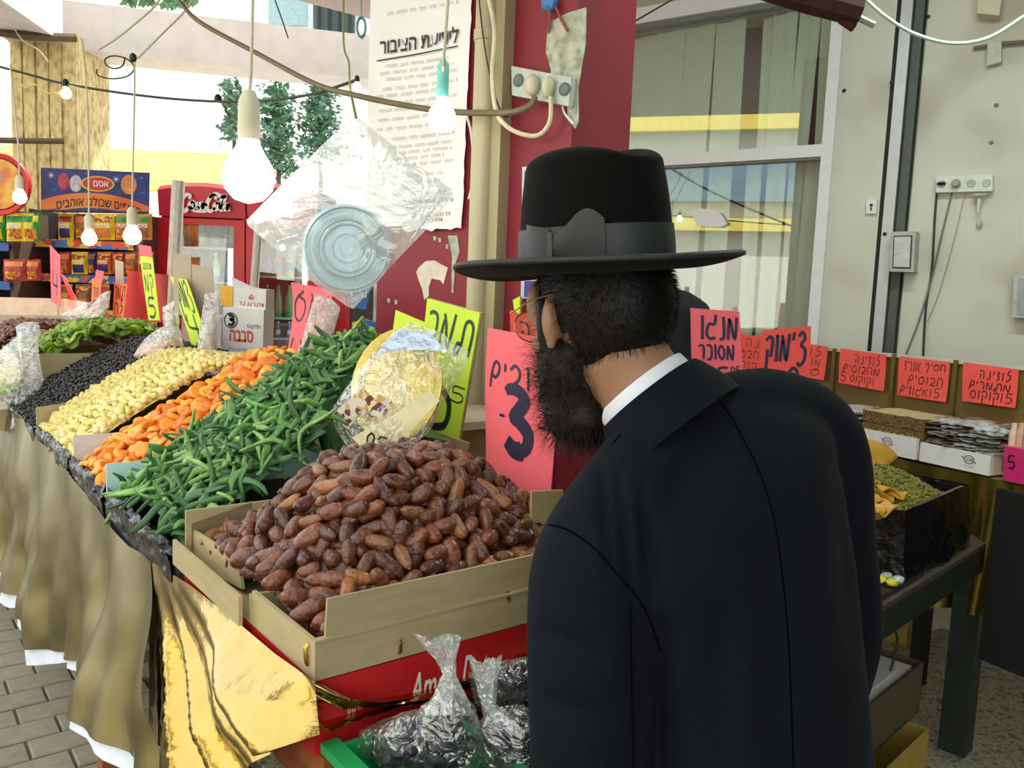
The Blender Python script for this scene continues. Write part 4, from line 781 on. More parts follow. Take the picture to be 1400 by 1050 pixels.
# ---- crates under the heaps, dividers, liners
for nm, a, lb in (('fruit_crate', (.57, 1.075), 'black lined crate of green candied strips next to the date tray'), ('fruit_crate', (1.1, 1.475), 'black lined crate holding the orange apricots'),
                  ('fruit_crate', (1.5, 2.035), 'black lined crate holding the pale yellow cubes'), ('fruit_crate', (2.06, 2.665), 'black lined crate holding the black raisins')):
    t = carton(nm, a, (-.005, .68), .897, 1.0, M('crate_grey', (70, 72, 74), .6), lb, .008)
    def lin_fn(s, tt, a=a):
        aa = a[0]+(a[1]-a[0])*s; cr = (.009*fbm((aa*7, tt*3, 3), 2.0)+.004*fbm((aa*40, tt*6, 1), 1.5))
        prof = [(-.012, -.05), (-.016, -.02), (-.018, .008), (-.008, .020), (.010, .006)]; k = tt*(len(prof)-1); i = min(int(k), 3); f_ = k-i
        return L(aa, prof[i][0]*(1-f_)+prof[i+1][0]*f_-cr*.7, 1.0+prof[i][1]*(1-f_)+prof[i+1][1]*f_+cr)
    g = MB(); g.grid(lin_fn, 110, 14); build('plastic_liner', g, BLKP, t, smooth=50)
def divider(a, b, z, mat, label, th=.005): g = MB(); g.ab((a-th/2, a+th/2), b, z); return build('carton_divider', g, mat, label=label, cat='divider')
divider(1.0875, (-.01, .64), (.9, 1.075), M('pale_turquoise_card', (190, 226, 222), .7), 'pale turquoise cardboard divider between the green strips and the apricots')
divider(1.4875, (-.005, .6), (.9, 1.075), M('pale_grey_card', (214, 212, 206), .7), 'greyish white cardboard divider between the apricots and the pale cubes')
g = MB(); q = [L(2.048, -.01, .9), L(2.048, .6, .9), L(2.048, .6, 1.17), L(2.048, .17, 1.11), L(2.048, .16, 1.095), L(2.048, -.01, 1.075)]; g.slab(q, .005, 0, -U2); build('carton_divider', g, CARD, label='brown cardboard divider with a notch beside the black raisins', cat='divider')
carton('kiwi_box', (2.72, 3.17), (.03, .69), 1.0, 1.19, CARD, 'brown cardboard box of green kiwi slices standing behind the raisins')
carton('date_box', (3.2, 3.75), (-.02, .6), .9, 1.17, CARDL, 'pale cardboard box of brown dates far along the stall')
carton('empty_carton', (3.85, 4.5), (-.12, .5), .9, 1.29, M('white_carton', (226, 216, 198), .8), 'pale open carton at the far left end of the stall', rims={'k': 1.36, 'r': 1.36})
g = MB(); g.ab((2.72, 3.17), (.03, .69), (.897, .999)); build('wooden_crate', g, M('crate_wood', (140, 112, 76), .8), label='plain wooden crate raising the kiwi slice box', cat='crate')
ds = thing('display_shelf', L(2.2, .84, .9), 'cardboard covered display shelf along the back of the fruit heaps', 'shelf')
g = MB(); g.ab((.75, 3.7), (.71, .98), (1.15, 1.17)); build('board', g, CARDL, ds)
for a in (.8, 2.2, 3.6): g = MB(); g.ab((a, a+.03), (.73, .96), (.897, 1.15)); build('support', g, CARD, ds)
# ================================================================== SIGNS, BAGS, PACKETS ON THE STALL
def qB(b, *px): return [PB(x, y, b) for x, y in px]
def qY(Y, *px): return [PY(x, y, Y) for x, y in px]
def wr1(ib, F):
    pen(ib, 'חרובים', F, (.10, .21, 1.12, .345), .0062)
    f, n, Wd, Hd = F
    ln = smooth_line([(.36, .385), (.42, .36), (.54, .365), (.62, .41), (.60, .445), (.50, .52), (.47, .535), (.54, .555), (.66, .62), (.66, .70), (.58, .745), (.46, .745), (.36, .70)], 6)
    wv = [.016+.017*math.sin(PI*min(1, i/len(ln)*1.0))**.7+(.012 if i > len(ln)*.82 else 0) for i in range(len(ln))]; ribbon(ib, ln, wv, f, Wd, Hd, .0014)
    pen(ib, '5', F, (.80, .37, .92, .46), .004); pen(ib, '0', F, (.95, .37, 1.03, .45), .004)
    ribbon(ib, [(.25, .545), (.33, .545)], .006, f, Wd, Hd, .0014); ribbon(ib, [(.80, .565), (.90, .565)], .006, f, Wd, Hd, .0014)
sheet_sign('price_sign', qB(.56, (667, 448), (762, 464), (753, 684), (662, 654)), PINK, 'large pink price sign with a big black 3 above the dates', bow=.006, writer=wr1, ink=INK, stick=L(.33, .575, 1.1))
def wr2(ib, F):
    pen(ib, 'תמר', F, (.07, .08, .93, .34), .0095, slant=.08); f, n, Wd, Hd = F
    pen(ib, '5', F, (.72, .58, .98, .7), .004, jit=.0); ribbon(ib, smooth_line([(.45, .62), (.7, .72), (.68, .9), (.38, .96)], 5), .02, f, Wd, Hd, .0014)
sheet_sign('price_sign', qB(.66, (584, 408), (656, 428), (626, 606), (566, 580)), YEL, 'fluorescent yellow price sign on corrugated card behind the foil tray bag', writer=wr2, ink=INKG, backing=CARD, stick=L(.69, .68, 1.1))
sheet_sign('price_sign', qB(.74, (541, 424), (588, 444), (574, 520), (530, 500)), YEL, 'second yellow sign peeking out left of the large yellow one', stick=L(.9, .76, 1.15))
sheet_sign('price_sign', [PL(x, y, .02) for x, y in ((697, 424), (742, 432), (742, 478), (698, 458))], CORAL, 'pink card hanging on the maroon pillar behind the man\'s spectacles', writer=lambda ib, F: pen(ib, 'ה', F, (.3, .35, .62, .95), .006))
def wr4(ib, F):
    pen(ib, 'משמש', F, (.02, .1, 1.25, .42), .0085, slant=.05); pen(ib, '4', F, (.06, .62, .35, .98), .008); scribble(ib, F, (.45, .6, .7, .75), .004, 1)
sheet_sign('price_sign', qB(.66, (398, 386), (452, 398), (436, 512), (395, 506)), PINK, 'curling pink price sign behind the green strips', bow=-.015, writer=wr4, ink=INKK, stick=L(1.25, .68, 1.2))
sheet_sign('price_sign', qB(.74, (448, 395), (470, 402), (482, 500), (440, 498)), RED, 'plain red card leaning behind the curling pink sign', stick=L(1.2, .76, 1.16))
sheet_sign('price_sign', qB(.56, (233, 378), (255, 382), (291, 488), (264, 478)), YEL, 'tilted yellow price strip between the pale cubes and the white box', writer=lambda ib, F: (pen(ib, 'צמוק', F, (.1, .05, .9, .42), .012), pen(ib, '4', F, (.2, .5, .8, .85), .014), pen(ib, '50', F, (.3, .88, .8, .97), .006)), ink=INKG, backing=M('dark_card_edge', (120, 86, 50), .8), stick=L(1.62, .5, 1.2))
sheet_sign('price_sign', qB(.62, (191, 350), (208, 352), (218, 438), (203, 438)), YEL, 'narrow yellow price strip with a number 5 left of the fridge', writer=lambda ib, F: (scribble(ib, F, (.15, .1, .85, .2), .008, 1), pen(ib, 'קמ', F, (.15, .28, .85, .55), .01), pen(ib, '5', F, (.2, .65, .8, .95), .014)), ink=INKG, stick=L(2.3, .64, 1.2))
sheet_sign('price_sign', qB(.63, (189, 334), (206, 337), (208, 352), (191, 350)), PINK, 'small blank pale pink tag above the narrow yellow strip', stick=L(2.32, .66, 1.2))
sheet_sign('price_sign', qB(.70, (174, 370), (230, 376), (226, 440), (170, 445)), RED, 'plain red card behind the narrow yellow strip', stick=L(2.5, .72, 1.2))
wo = lambda ib, F: (pen(ib, 'תמר', F, (.1, .06, .9, .35), .008), pen(ib, 'לח', F, (.15, .45, .85, .68), .008), pen(ib, '25', F, (.2, .75, .8, .95), .008))
sheet_sign('price_sign', qB(.60, (156, 388), (174, 388), (168, 446), (153, 450)), ORANGE, 'orange price card standing above the green kiwi slices', writer=wo, ink=INKK, stick=L(2.95, .62, 1.2))
sheet_sign('price_sign', qB(.52, (126, 381), (139, 383), (135, 428), (124, 432)), ORANGE, 'narrow orange price card between two clear bags', writer=lambda ib, F: (scribble(ib, F, (.2, .2, .8, .5), .008, 2), pen(ib, '5', F, (.2, .6, .7, .9), .01)), ink=INKK, stick=L(3.5, .54, 1.2))
sheet_sign('price_sign', qB(.53, (131, 369), (142, 371), (140, 386), (130, 384)), PINK, 'small pink tag above the narrow orange card', stick=L(3.52, .56, 1.2))
sheet_sign('price_sign', qB(.42, (68, 335), (82, 350), (83, 420), (70, 412)), PINK, 'tall pink price card with a number 4 at the far end', writer=lambda ib, F: pen(ib, '4', F, (.25, .4, .8, .85), .014), ink=INKK, stick=L(3.9, .44, 1.2))
sheet_sign('price_sign', qB(.5, (83, 374), (88, 378), (106, 412), (101, 418)), PINK, 'pink card seen almost edge on, leaning right at the far end')
for nm, q, lb in (('cardboard_sheet', qB(.62, (157, 355), (168, 358), (168, 392), (158, 390)), 'small brown cardboard sheet standing behind the orange price cards'),
                  ('cardboard_sheet', qY(3.3, (236, 346), (261, 348), (262, 432), (238, 430)), 'tall brown cardboard sheet in front of the red fridge'),
                  ('cardboard_sheet', qY(3.25, (262, 361), (290, 366), (294, 440), (264, 436)), 'shorter brown cardboard sheet beside the tall one by the fridge'),
                  ('cardboard_sheet', qB(.62, (584, 586), (641, 606), (630, 650), (566, 630)), 'brown corrugated sheet under the large yellow sign')):
    g = MB(); g.slab(q, .005); build(nm, g, CARD if 'under' in lb else CARDL, label=lb, cat='cardboard')

# white boxes
wb = thing('white_box', PY(328, 512, 3.3), 'tall white carton with red Hebrew lettering and a circled 3', 'box')
q = qY(3.25, (305, 419), (361, 424), (358, 512), (303, 508)); F = bil(q); g = MB(); g.slab(q, .14, 0, NY); build('carton', g, WHITE, wb)
g = MB(); print_text(g, 'סבבה', F, (.18, .34, .76, .52), .002, bold=.03); build('red_lettering', g, M('print_orange_red', (226, 90, 40), .5), wb, smooth=0)
g = MB(); pen(g, '3', F, (.14, .12, .28, .27), .012, .003, rtl=False); f = F[0]
ribbon(g, [(.2+.155*math.cos(k*PI/12), .2+.115*math.sin(k*PI/12)) for k in range(25)], .004, f, F[2], F[3], .002)
print_text(g, 'פיקס', F, (.6, .24, .92, .31), .002); scribble(g, F, (.17, .62, .83, .645), .0015, 6); scribble(g, F, (.38, .665, .62, .69), .0015, 3); build('dark_lettering', g, INKK, wb, smooth=0)
w2 = thing('white_box', PY(332, 424, 3.28), 'small white carton with orange end lying on the tall white carton', 'box')
q = qY(3.26, (318, 392), (364, 396), (363, 424), (318, 420)); F = bil(q); g = MB(); g.slab(q, .11, 0, NY); build('carton', g, WHITE, w2)
g = MB(); scribble(g, F, (.2, .68, .92, .86), .004, 3); ribbon(g, [(.5, .5), (.57, .3), (.64, .5), (.5, .5)], .006, F[0], F[2], F[3], .002); build('red_lettering', g, M('print_red', (214, 70, 60), .5), w2, smooth=0)
q2 = qY(3.255, (301, 390), (318, 392), (318, 420), (301, 417)); g = MB(); g.slab(q2, .1, 0, NY); build('end_panel', g, M('orange_end', (246, 190, 60), .5), w2)
q3 = [PY(316, 378, 3.28), PY(345, 392, 3.3), PY(364, 396, 3.3), PY(318, 392, 3.27)]; g = MB(); g.slab(q3, .004); build('flap', g, WHITE, w2)

# clear bags, all built alike: two wrinkled films over an outline
def shell(poly, Y0, Y1, bulge, wr=.006, fr=18, back=.6, seed=0, rings=10, seg=None):
    P = [np.array(p, float) for p in poly]; cx, cy = np.mean([p[0] for p in P]), np.mean([p[1] for p in P]); y0, y1 = min(p[1] for p in P), max(p[1] for p in P)
    seg = seg or 48; peri = [np.linalg.norm(P[(i+1) % len(P)]-P[i]) for i in range(len(P))]; tot = sum(peri); B = []
    for k in range(seg):
        d = tot*k/seg; i = 0
        while d > peri[i]: d -= peri[i]; i += 1
        B.append(P[i]+(P[(i+1) % len(P)]-P[i])*d/peri[i])
    g = MB()
    for sgn, amt in ((1, bulge), (-1, bulge*back)):
        def fn(s, t):
            b = B[int(round(s*seg)) % seg]; r = t; x = cx+(b[0]-cx)*r; y = cy+(b[1]-cy)*r; Y = Y1+(Y0-Y1)*(y-y0)/(y1-y0+1e-6)
            p = PY(x, y, Y); dd = sgn*(amt*(1-r**2.2)**.7)+wr*(fbm(p+seed, fr)+.7*math.sin(17*s*2*PI+6*r+seed)*r*.5)*(1-r**8)*1.2
            return p+(CAM-p)/np.linalg.norm(CAM-p)*dd
        g.grid(fn, seg, rings, cu=True)
    return g
fb = thing('foil_tray_bag', PY(530, 628, 1.66), 'clear bag holding a gold tray, propped behind the date heap', 'bag')
build('bag_film', shell([(560, 440), (600, 452), (622, 470), (641, 478), (638, 500), (612, 540), (588, 590), (560, 612), (530, 628), (497, 622), (472, 608), (458, 585), (452, 562), (470, 535), (490, 505), (515, 478), (540, 452)], 1.64, 1.76, .035, .007, 22), CLEAR, fb, smooth=60)
tc_ = PY(545, 528, 1.73); tn = unit([-.35, -.9, .32]); g = MB(); g.lathe([(0, .0), (.085, 0), (.1, .012), (.112, .014), (.112, .01), (.1, .006), (.085, -.006), (0, -.006)], tc_, tn, 28, sx=.95, sy=1.1); build('gold_tray', g, M('gold_tray_foil', (206, 188, 104), .3, metal=.7, bump=.25, bscale=60), fb)
M_FLOW = MT('floral_print', [(236, 226, 206), (236, 226, 206), (120, 60, 60), (220, 180, 90)], 90, .6, kind='vor')
for q in (qY(1.655, (460, 561), (497, 531), (513, 546), (478, 583)), qY(1.655, (503, 568), (517, 539), (536, 549), (523, 577))): g = MB(); g.slab(q, .002); build('printed_label', g, M_FLOW, fb)
q = [PY(x, y, 1.645) for x, y in ((481, 598), (540, 566), (588, 534), (601, 548), (576, 573), (529, 624), (502, 621))]; g = MB(); g.slab(q, .002); nt_ = build('paper_note', g, M('cream_note', (250, 246, 196), .7), fb)
g = MB(); pen(g, '50', bil(qY(1.64, (504, 590), (530, 600), (522, 620), (500, 608))), (0, 0, 1, 1), .004, .003); build('note_writing', g, INKK, fb, smooth=0)
q = [PY(x, y, 1.70) for x, y in ((510, 488), (545, 450), (590, 455), (608, 480), (570, 478), (535, 480))]; g = MB(); g.slab(q, .002); build('silver_fold', g, M('silver_film', (190, 206, 226), .25, metal=.6, bump=.3, bscale=50), fb)
sb_ = thing('sign_bag', PY(410, 510, 2.38), 'crumpled clear bag hanging over the curling pink sign', 'bag')
build('bag_film', shell([(432, 402), (452, 408), (466, 420), (452, 470), (440, 505), (415, 498), (398, 508), (394, 500), (412, 470), (422, 430)], 2.36, 2.36, .03, .008, 20), TWIST, sb_, smooth=60)
for poly, Y, lb in (([(112, 432), (138, 402), (152, 396), (148, 420), (136, 450), (118, 458)], 3.75, 'clear bag leaning between the two orange price cards'), ([(84, 430), (112, 414), (126, 412), (122, 436), (108, 446), (90, 444)], 3.95, 'clear bag of pale goods behind the brown dates'),
                    ([(280, 402), (298, 398), (300, 440), (296, 505), (262, 512), (270, 470)], 2.9, 'clear bag beside the tilted yellow strip'), ([(222, 420), (240, 410), (246, 440), (240, 466), (224, 462)], 3.1, 'grey clear bag behind the tilted yellow strip')):
    t = thing('clear_bag', PY(np.mean([p[0] for p in poly]), max(p[1] for p in poly), Y), lb, 'bag')
    build('bag_film', shell(poly, Y, Y, .04, .006, 14, rings=7, seg=28), CLEARW, t, smooth=60); c = (np.mean([p[0] for p in poly]), np.mean([p[1] for p in poly])); 
    build('bag_contents', shell([(c[0]+(p[0]-c[0])*.7, c[1]+(p[1]-c[1])*.55+8) for p in poly], Y, Y, .02, .004, 20, rings=6, seg=20), M('bag_goods', (200, 190, 186), .7, var=.2, scale=60), t)
ob_ = thing('spice_bag', PY(220, 500, 2.95), 'bag of orange brown spice lying behind the black raisins', 'bag')
build('bag_contents', shell([(184, 484), (196, 470), (220, 464), (247, 462), (250, 480), (248, 502), (220, 496), (196, 492)], 2.9, 3.0, .04, .003, 20, rings=7, seg=28), M('orange_spice', (206, 150, 84), .7, var=.1, scale=80), ob_)
build('bag_film', shell([(182, 486), (198, 462), (222, 446), (247, 448), (252, 480), (250, 504), (220, 500), (194, 496)], 2.88, 3.0, .055, .005, 20, rings=8, seg=32), CLEARW, ob_, smooth=60)
lb_ = thing('knotted_bag', PY(40, 590, 3.05), 'knotted clear bag of pale and green pieces at the left edge of the stall', 'bag')
build('bag_film', shell([(-20, 500), (10, 470), (30, 455), (20, 452), (22, 444), (36, 440), (54, 440), (56, 452), (52, 466), (54, 490), (60, 520), (46, 545), (22, 582), (14, 588), (18, 560), (-10, 560)], 2.95, 3.1, .05, .010, 14), CLEARW, lb_, smooth=60)
build('bag_contents', shell([(-18, 505), (8, 495), (30, 500), (33, 520), (20, 530), (-15, 530)], 3.0, 3.05, .035, .008, 30, rings=7, seg=30), M('pale_pieces', (226, 214, 170), .7, var=.2, scale=70), lb_)
build('green_contents', shell([(-18, 528), (20, 526), (34, 514), (32, 530), (8, 540), (-15, 545)], 2.98, 3.03, .03, .008, 30, rings=6, seg=24), M('green_pieces', (140, 180, 60), .6, var=.25, scale=70), lb_)
carton('corner_box', (2.7, 3.15), (-.12, .02), .9, 1.06, CARD, 'low brown box under the knotted clear bag', walls='fblr')
# yellow mango scraps behind the date heap
for i, (x, y, Y) in enumerate([(462, 636, 1.72), (482, 624, 1.72), (566, 622, 1.74), (584, 616, 1.76), (596, 624, 1.75)]):
    g = MB(); c = PY(x, y, Y); g.ell(c, (.022, 0, .004), (.0, .014, 0), (0, .003, .008), 12, 8, fn=lambda p: p+np.array([0, 0, .006*fbm(p, 60)])); build('mango_slice', g, M('mango_yellow', (232, 170, 50), .5, rand=.1), label='yellow dried mango slice showing behind the date heap', cat='dried fruit', group='mango slices behind the dates')
# packets further back, between the hanging bag and the pillar
bp = thing('display_stand', PY(498, 500, 3.6), 'narrow shop stand with blue packets left of the maroon pillar', 'stand'); bp.location[2] = 0
g = MB(); c = PY(473, 440, 3.6); g.box((c[0]-.02, 3.58, 0), (c[0]+.02, 3.62, c[2]+.12)); build('post', g, M('stand_red', (150, 30, 40), .5), bp)
c = PY(497, 488, 3.6); g = MB(); g.box((c[0]-.09, 3.52, c[2]-.02), (c[0]+.09, 3.7, c[2])); build('shelf', g, M('stand_grey', (120, 110, 100), .6), bp)
g = MB(); c2 = PY(514, 440, 3.66); g.box((c2[0]-.012, 3.65, 0), (c2[0]+.012, 3.68, c2[2]+.25)); build('post', g, STEEL, bp)
M_BLU = M('packet_blue', (40, 104, 176), .4)
for px_, lb in (([(480, 402), (508, 388), (500, 424), (482, 420)], 'blue packet hanging highest on the narrow stand'), ([(497, 436), (517, 442), (511, 468), (492, 466)], 'blue packet lower right on the narrow stand'), ([(481, 441), (494, 437), (491, 462), (484, 468)], 'yellow packet lower left on the narrow stand')):
    t = thing('packet', PY(px_[2][0], px_[2][1], 3.55), lb, 'packet'); g = MB(); g.slab(qY(3.53, *px_), .03, 0, NY); build('pouch', g, M('packet_yellow', (216, 204, 50), .4) if 'yellow' in lb else M_BLU, t)
    F = bil(qY(3.525, *px_)); g = MB(); scribble(g, F, (.15, .25, .85, .5), .006, 2, .003); build('lettering', g, WHITE, t, smooth=0)
for k in range(3):
    c = PY(497, 484-5*k, 3.58); g = MB(); g.box((c[0]-.045+.006*k, 3.54, c[2]-.012), (c[0]+.045+.004*k, 3.66, c[2]+.003)); build('wafer_pack', g, M('wafer_pack', (214, 204, 180), .6), label=['lowest', 'middle', 'topmost'][k]+' pale pack in the small pile on the narrow stand', cat='packet', group='pale packs on the narrow stand')
nb_ = thing('nut_tray', PY(385, 482, 2.9), 'low tray of yellow nuts behind the white boxes', 'tray'); nb_.location[2] = 1.17
g = MB(); a_, b_ = AB(PY(378, 480, 2.95)); g.ab((a_-.1, a_+.1), (b_-.05, b_+.05), (1.168, 1.2)); build('tray', g, CARDL, nb_)
g = MB(); rnd = random.Random(4)
for k in range(60): c = L(a_+rnd.uniform(-.09, .09), b_+rnd.uniform(-.04, .04), 1.205+rnd.uniform(0, .015)); g.ell(c, (.012, 0, 0), (0, .008, .003), (0, 0, .007), 8, 5)
build('yellow_nuts', g, M('nut_yellow', (220, 196, 110), .5, rand=.1), nb_, kind='stuff')

# ================================================================== PILLAR: notice, pipes, sockets, cables
ns = thing('notice', PL(570, 320, .012), 'long white printed notice pasted on the maroon pillar', 'poster')
q = [PL(x, y, .012) for x, y in ((508, -40), (648, -70), (632, 312), (500, 318))]; F = bil(q); f, n, Wd, Hd = F
g = MB(); right = lambda t: 1+.012*fbm((t*9, 2, 1), 2)-.03*max(0, t-.9)*10*.3
g.sheet(lambda s, t: f(s*right(t), t*(1+.02*fbm((s*6, 5, 2), 2)-(.02 if s < .4 else 0)), .004*math.sin(6*s+3*t)), 22, 30, .0015, n); build('paper', g, M('notice_paper', (252, 254, 254), .8, var=.02), ns)
g = MB(); ty = lambda y: (y+55)/372
F2 = (lambda s, t, off=0: f(s, t, off+.0055+.004*math.sin(6*s+3*t)), n, Wd, Hd)
def skew(y0): return lambda s, t, off=0: F2[0](s, t, off)
print_text(g, 'לידיעת הציבור', F2, (.13, .262, .9, .322), .0, bold=.02)
ribbon(g, [(.1, .345), (.5, .34), (.9, .335)], .004, F2[0], Wd, Hd, 0)
rnd = random.Random(9); random.seed(11)
for k, tt in enumerate([.365, .39, .415, .45, .475, .505, .53, .565, .60, .64, .672, .695, .718, .742, .785, .81, .832, .855]):
    l, r_ = rnd.uniform(.1, .3), rnd.uniform(.75, .92)
    scribble(g, F2, (l, tt, r_, tt+.011), .0011, rnd.choice((4, 5, 6)), 0)
for tt, l, r_, h in ((.885, .35, .92, .014), (.91, .4, .75, .013), (.938, .5, .9, .014), (.958, .6, .82, .013)): scribble(g, F2, (l, tt, r_, tt+h), .0022, 4, 0)
scribble(g, F2, (.2, .17, .88, .182), .0012, 7, 0)
build('lettering', g, INKK, ns, smooth=0)
pp = PL(655, 300, .055); g = MB(); g.tube([(pp[0], pp[1], 0), (pp[0], pp[1], 3.29)], .029, 20); M_PIPE = M('pipe_cream', (196, 188, 152), .5, var=.05, scale=5)
t = thing('drain_pipe', (pp[0], pp[1], 0), 'cream round drain pipe running up the maroon pillar', 'pipe'); build('pipe', g, M_PIPE, t)
for z in (1.1, 2.2): g = MB(); g.lathe([(.029, 0), (.033, .002), (.033, .03), (.029, .032)], (pp[0], pp[1], z), n=20); build('pipe_clip', g, M_PIPE, t)
pp = PL(684, 300, .0); g = MB(); g.frame((pp[0], pp[1], 0), WD, PN, ZZ, (-.026, .001, 0), (.026, .05, 3.29)); build('cable_duct', g, M('duct_beige', (178, 170, 132), .5, var=.05, scale=5), label='square beige cable duct beside the round drain pipe', cat='duct')
sk = thing('socket_strip', PL(740, 120, .0), 'dirty multi socket strip with two plugs on the maroon pillar', 'socket')
q = [PL(x, y, .035) for x, y in ((699, 90), (781, 106), (777, 145), (700, 130))]; g = MB(); g.slab(q, .034, 0, PN); build('body', g, M('dirty_white_plastic', (196, 206, 196), .5, var=.12, scale=40), sk)
for x, y, w_ in ((732, 118, 9), (754, 121, 8)):
    g = MB(); c = PL(x, y, .035); g.ell(c+PN*.015, WD*w_*.0021, ZZ*.03, PN*.022, 14, 8); build('plug', g, CREAM, sk)
for x, y in ((709, 110), (772, 122)):
    g = MB(); c = PL(x, y, .0355); g.lathe([(0, .003), (.012, .003), (.015, 0), (.018, .002), (.018, -.003)], c, PN, 16); build('outlet', g, M('outlet_grey', (110, 124, 120), .5), sk)
def cable(pts, r, mat, label, name='cable', Y=None, off=None):
    P = smooth_line([PY(x, y, Y if len(p_ := (x, y)) and not hasattr(Y, '__len__') else Y[i]) for i, (x, y) in enumerate(pts)], 6)
    g = MB(); g.tube(P, r, 7); return build(name, g, mat, label=label, cat='cable')
def cableL(pts, offs, r, mat, label, name='cable'):
    P = smooth_line([PL(x, y, o) for (x, y), o in zip(pts, offs)], 6); g = MB(); g.tube(P, r, 7); return build(name, g, mat, label=label, cat='cable')
cableL([(664, -20), (676, 40), (673, 100), (678, 150), (692, 172), (716, 184), (738, 184), (752, 165), (753, 132)], [.1, .1, .1, .1, .1, .08, .06, .055, .05], .0065, M('ivory_cable', (222, 214, 180), .5), 'thick ivory cable looping down from the pipe into the socket strip', 'power_cable')
cableL([(654, -10), (662, 60), (674, 120), (688, 158), (698, 155)], [.095, .095, .095, .09, .08], .0022, WIRED, 'thin dark wire tied along the drain pipe')
cableL([(636, 152), (644, 180), (647, 220), (645, 255), (641, 272)], [.02]*5, .004, WHITE, 'white wire on the maroon pillar right of the notice')
cableL([(768, 140), (772, 155), (784, 170)], [.01, .02, .02], .003, WHITE, 'short white wire end at the bare plaster patch')
cable([(-20+262, -4), (270, 28), (350, 72), (430, 114), (490, 131), (560, 145), (620, 153), (690, 154), (722, 146), (732, 132)], .0085, WIREO, 'long olive cable sagging from the top left to the socket strip', 'power_cable', [3.4, 3.2, 3.0, 2.7, 2.5, 2.45, 2.4, 2.32, 2.3, 2.3])
bl = thing('hanging_pack', PL(724, 262, .02), 'strip of small blue packets hanging beside the hat', 'packet')
for y0, y1 in ((234, 262), (384, 406)):
    q = [PL(x, y, .035) for x, y in ((717, y0), (733, y0), (732, y1), (716, y1))]; g = MB(); g.slab(q, .02); build('packet', g, M('packet_navy', (50, 60, 150), .35), bl)
q = [PL(x, y, .012) for x, y in ((714, 228), (742, 228), (734, 408), (712, 408))]; g = MB(); g.slab(q, .003); build('backing_card', g, M('clear_card', (214, 220, 226), .4), bl)
g = MB(); g.lathe([(.006, 0), (.008, .006), (.006, .016), (0, .02)], PL(728, 232, .03), n=10); build('hook', g, WHITE, bl)
q = [PL(x, y, .03) for x, y in ((701, 410), (711, 405), (710, 430), (703, 424))]; g = MB(); g.slab(q, .01); build('price_sticker', g, YEL, bl)
bt = thing('blue_tie', PL(751, 8, .02), 'blue plastic scrap tied at the top of the maroon pillar', 'scrap'); g = MB(); g.ell(PL(751, 4, .02), WD*.025, PN*.015, ZZ*.02, 10, 7, fn=lambda p: p+.006*np.array([fbm(p, 60), 0, fbm(p+3, 60)])); build('scrap', g, M('blue_plastic', (60, 130, 200), .35), bt)
g = MB(); g.tube(smooth_line([PL(750, 8, .02), PL(752, 30, .015), PL(749, 45, .01)], 4), .004, 5); g.tube(smooth_line([PL(758, 6, .02), PL(766, 24, .015), PL(776, 42, .01)], 4), .004, 5); build('string', g, M('twine', (150, 90, 70), .8), bt)

# ---- bulbs and their wires
BULB = ME('bulb_glow', (255, 250, 235), 14); BIGB = ME('big_bulb_glow', (255, 250, 240), 14)
def bulb(x, y, Y, r, wire, label, mat=BULB, sock=CREAM, sh=1.0, dark=False):
    c = PY(x, y, Y); t = thing('hanging_bulb', c-ZZ*r, label, 'light bulb', None)
    g = MB(); g.lathe([(0, -r), (r*.55, -r*.85), (r*.9, -r*.45), (r, 0), (r*.88, r*.5), (r*.6, r*.95), (r*.42, r*1.3), (r*.4, r*1.5)], c, n=18); build('bulb', g, mat, t)
    g = MB(); k_ = .72 if r > .03 and Y < 3 else 1; g.lathe([(r*.44*k_, r*1.2), (r*.55*k_, r*1.25), (r*.6*k_, r*(1.7)), (r*.56*k_, r*(1.7+1.2*sh)), (r*.3*k_, r*(2.1+1.2*sh)), (0, r*(2.15+1.2*sh))], c, n=14); build('socket', g, sock, t)
    if wire:
        P = [c+ZZ*r*(2.1+1.2*sh)]+[PY(a, b, d) for a, b, d in wire]; g = MB(); g.tube(smooth_line(P, 5), .0035, 6); build('wire', g, WIRED if dark else WIRE, t)
    return t
bulb(122, 326, 3.5, .030, [(121, 220, 3.5), (119, 130, 3.5), (113, 62, 3.6)], 'small glowing bulb on a long wire, second from the left')
bulb(181, 323, 3.3, .034, [(182, 220, 3.3), (184, 120, 3.3), (184, 82, 3.3)], 'glowing bulb on a long wire in front of the snack rack, third from the left', M('x', (1, 1, 1)) if 0 else BULB)
bulb(27, 270, 3.6, .028, [(25, 200, 3.6), (18, 130, 3.6), (14, 88, 3.65)], 'glowing bulb at the left edge in front of the round red sign')
bulb(340, 243, 1.75, .053, [(343, 100, 1.75), (346, -20, 1.75)], 'very large glowing bulb nearest the camera, left of the hanging bag', BIGB)
bulb(604, 162, 2.05, .034, [(606, 90, 1.95), (614, -20, 1.95)], 'glowing bulb with a turquoise socket in front of the white notice', ME('notice_bulb_glow', (255, 250, 242), 30), M('turquoise_socket', (120, 214, 206), .4), 1.6)
bulb(90, 128, 3.6, .022, None, 'glowing bulb on the dark string in front of the concrete column', BULB, DARKM, .5)
bulb(488, 120, 2.55, .013, None, 'tiny glowing bulb where the olive cable meets the beam', BULB, DARKM, .5)
bulb(298, 152, 3.4, .024, None, 'pale bulb on the dark string before the narrow tree', BULB, DARKM, .5)
cable([(-20, 86), (40, 102), (90, 115), (180, 129), (260, 137), (340, 139), (420, 130), (486, 110)], .005, WIRED, 'dark string of bulbs sagging across the left background', 'light_string', [3.7, 3.65, 3.6, 3.5, 3.4, 3.2, 2.9, 2.6])
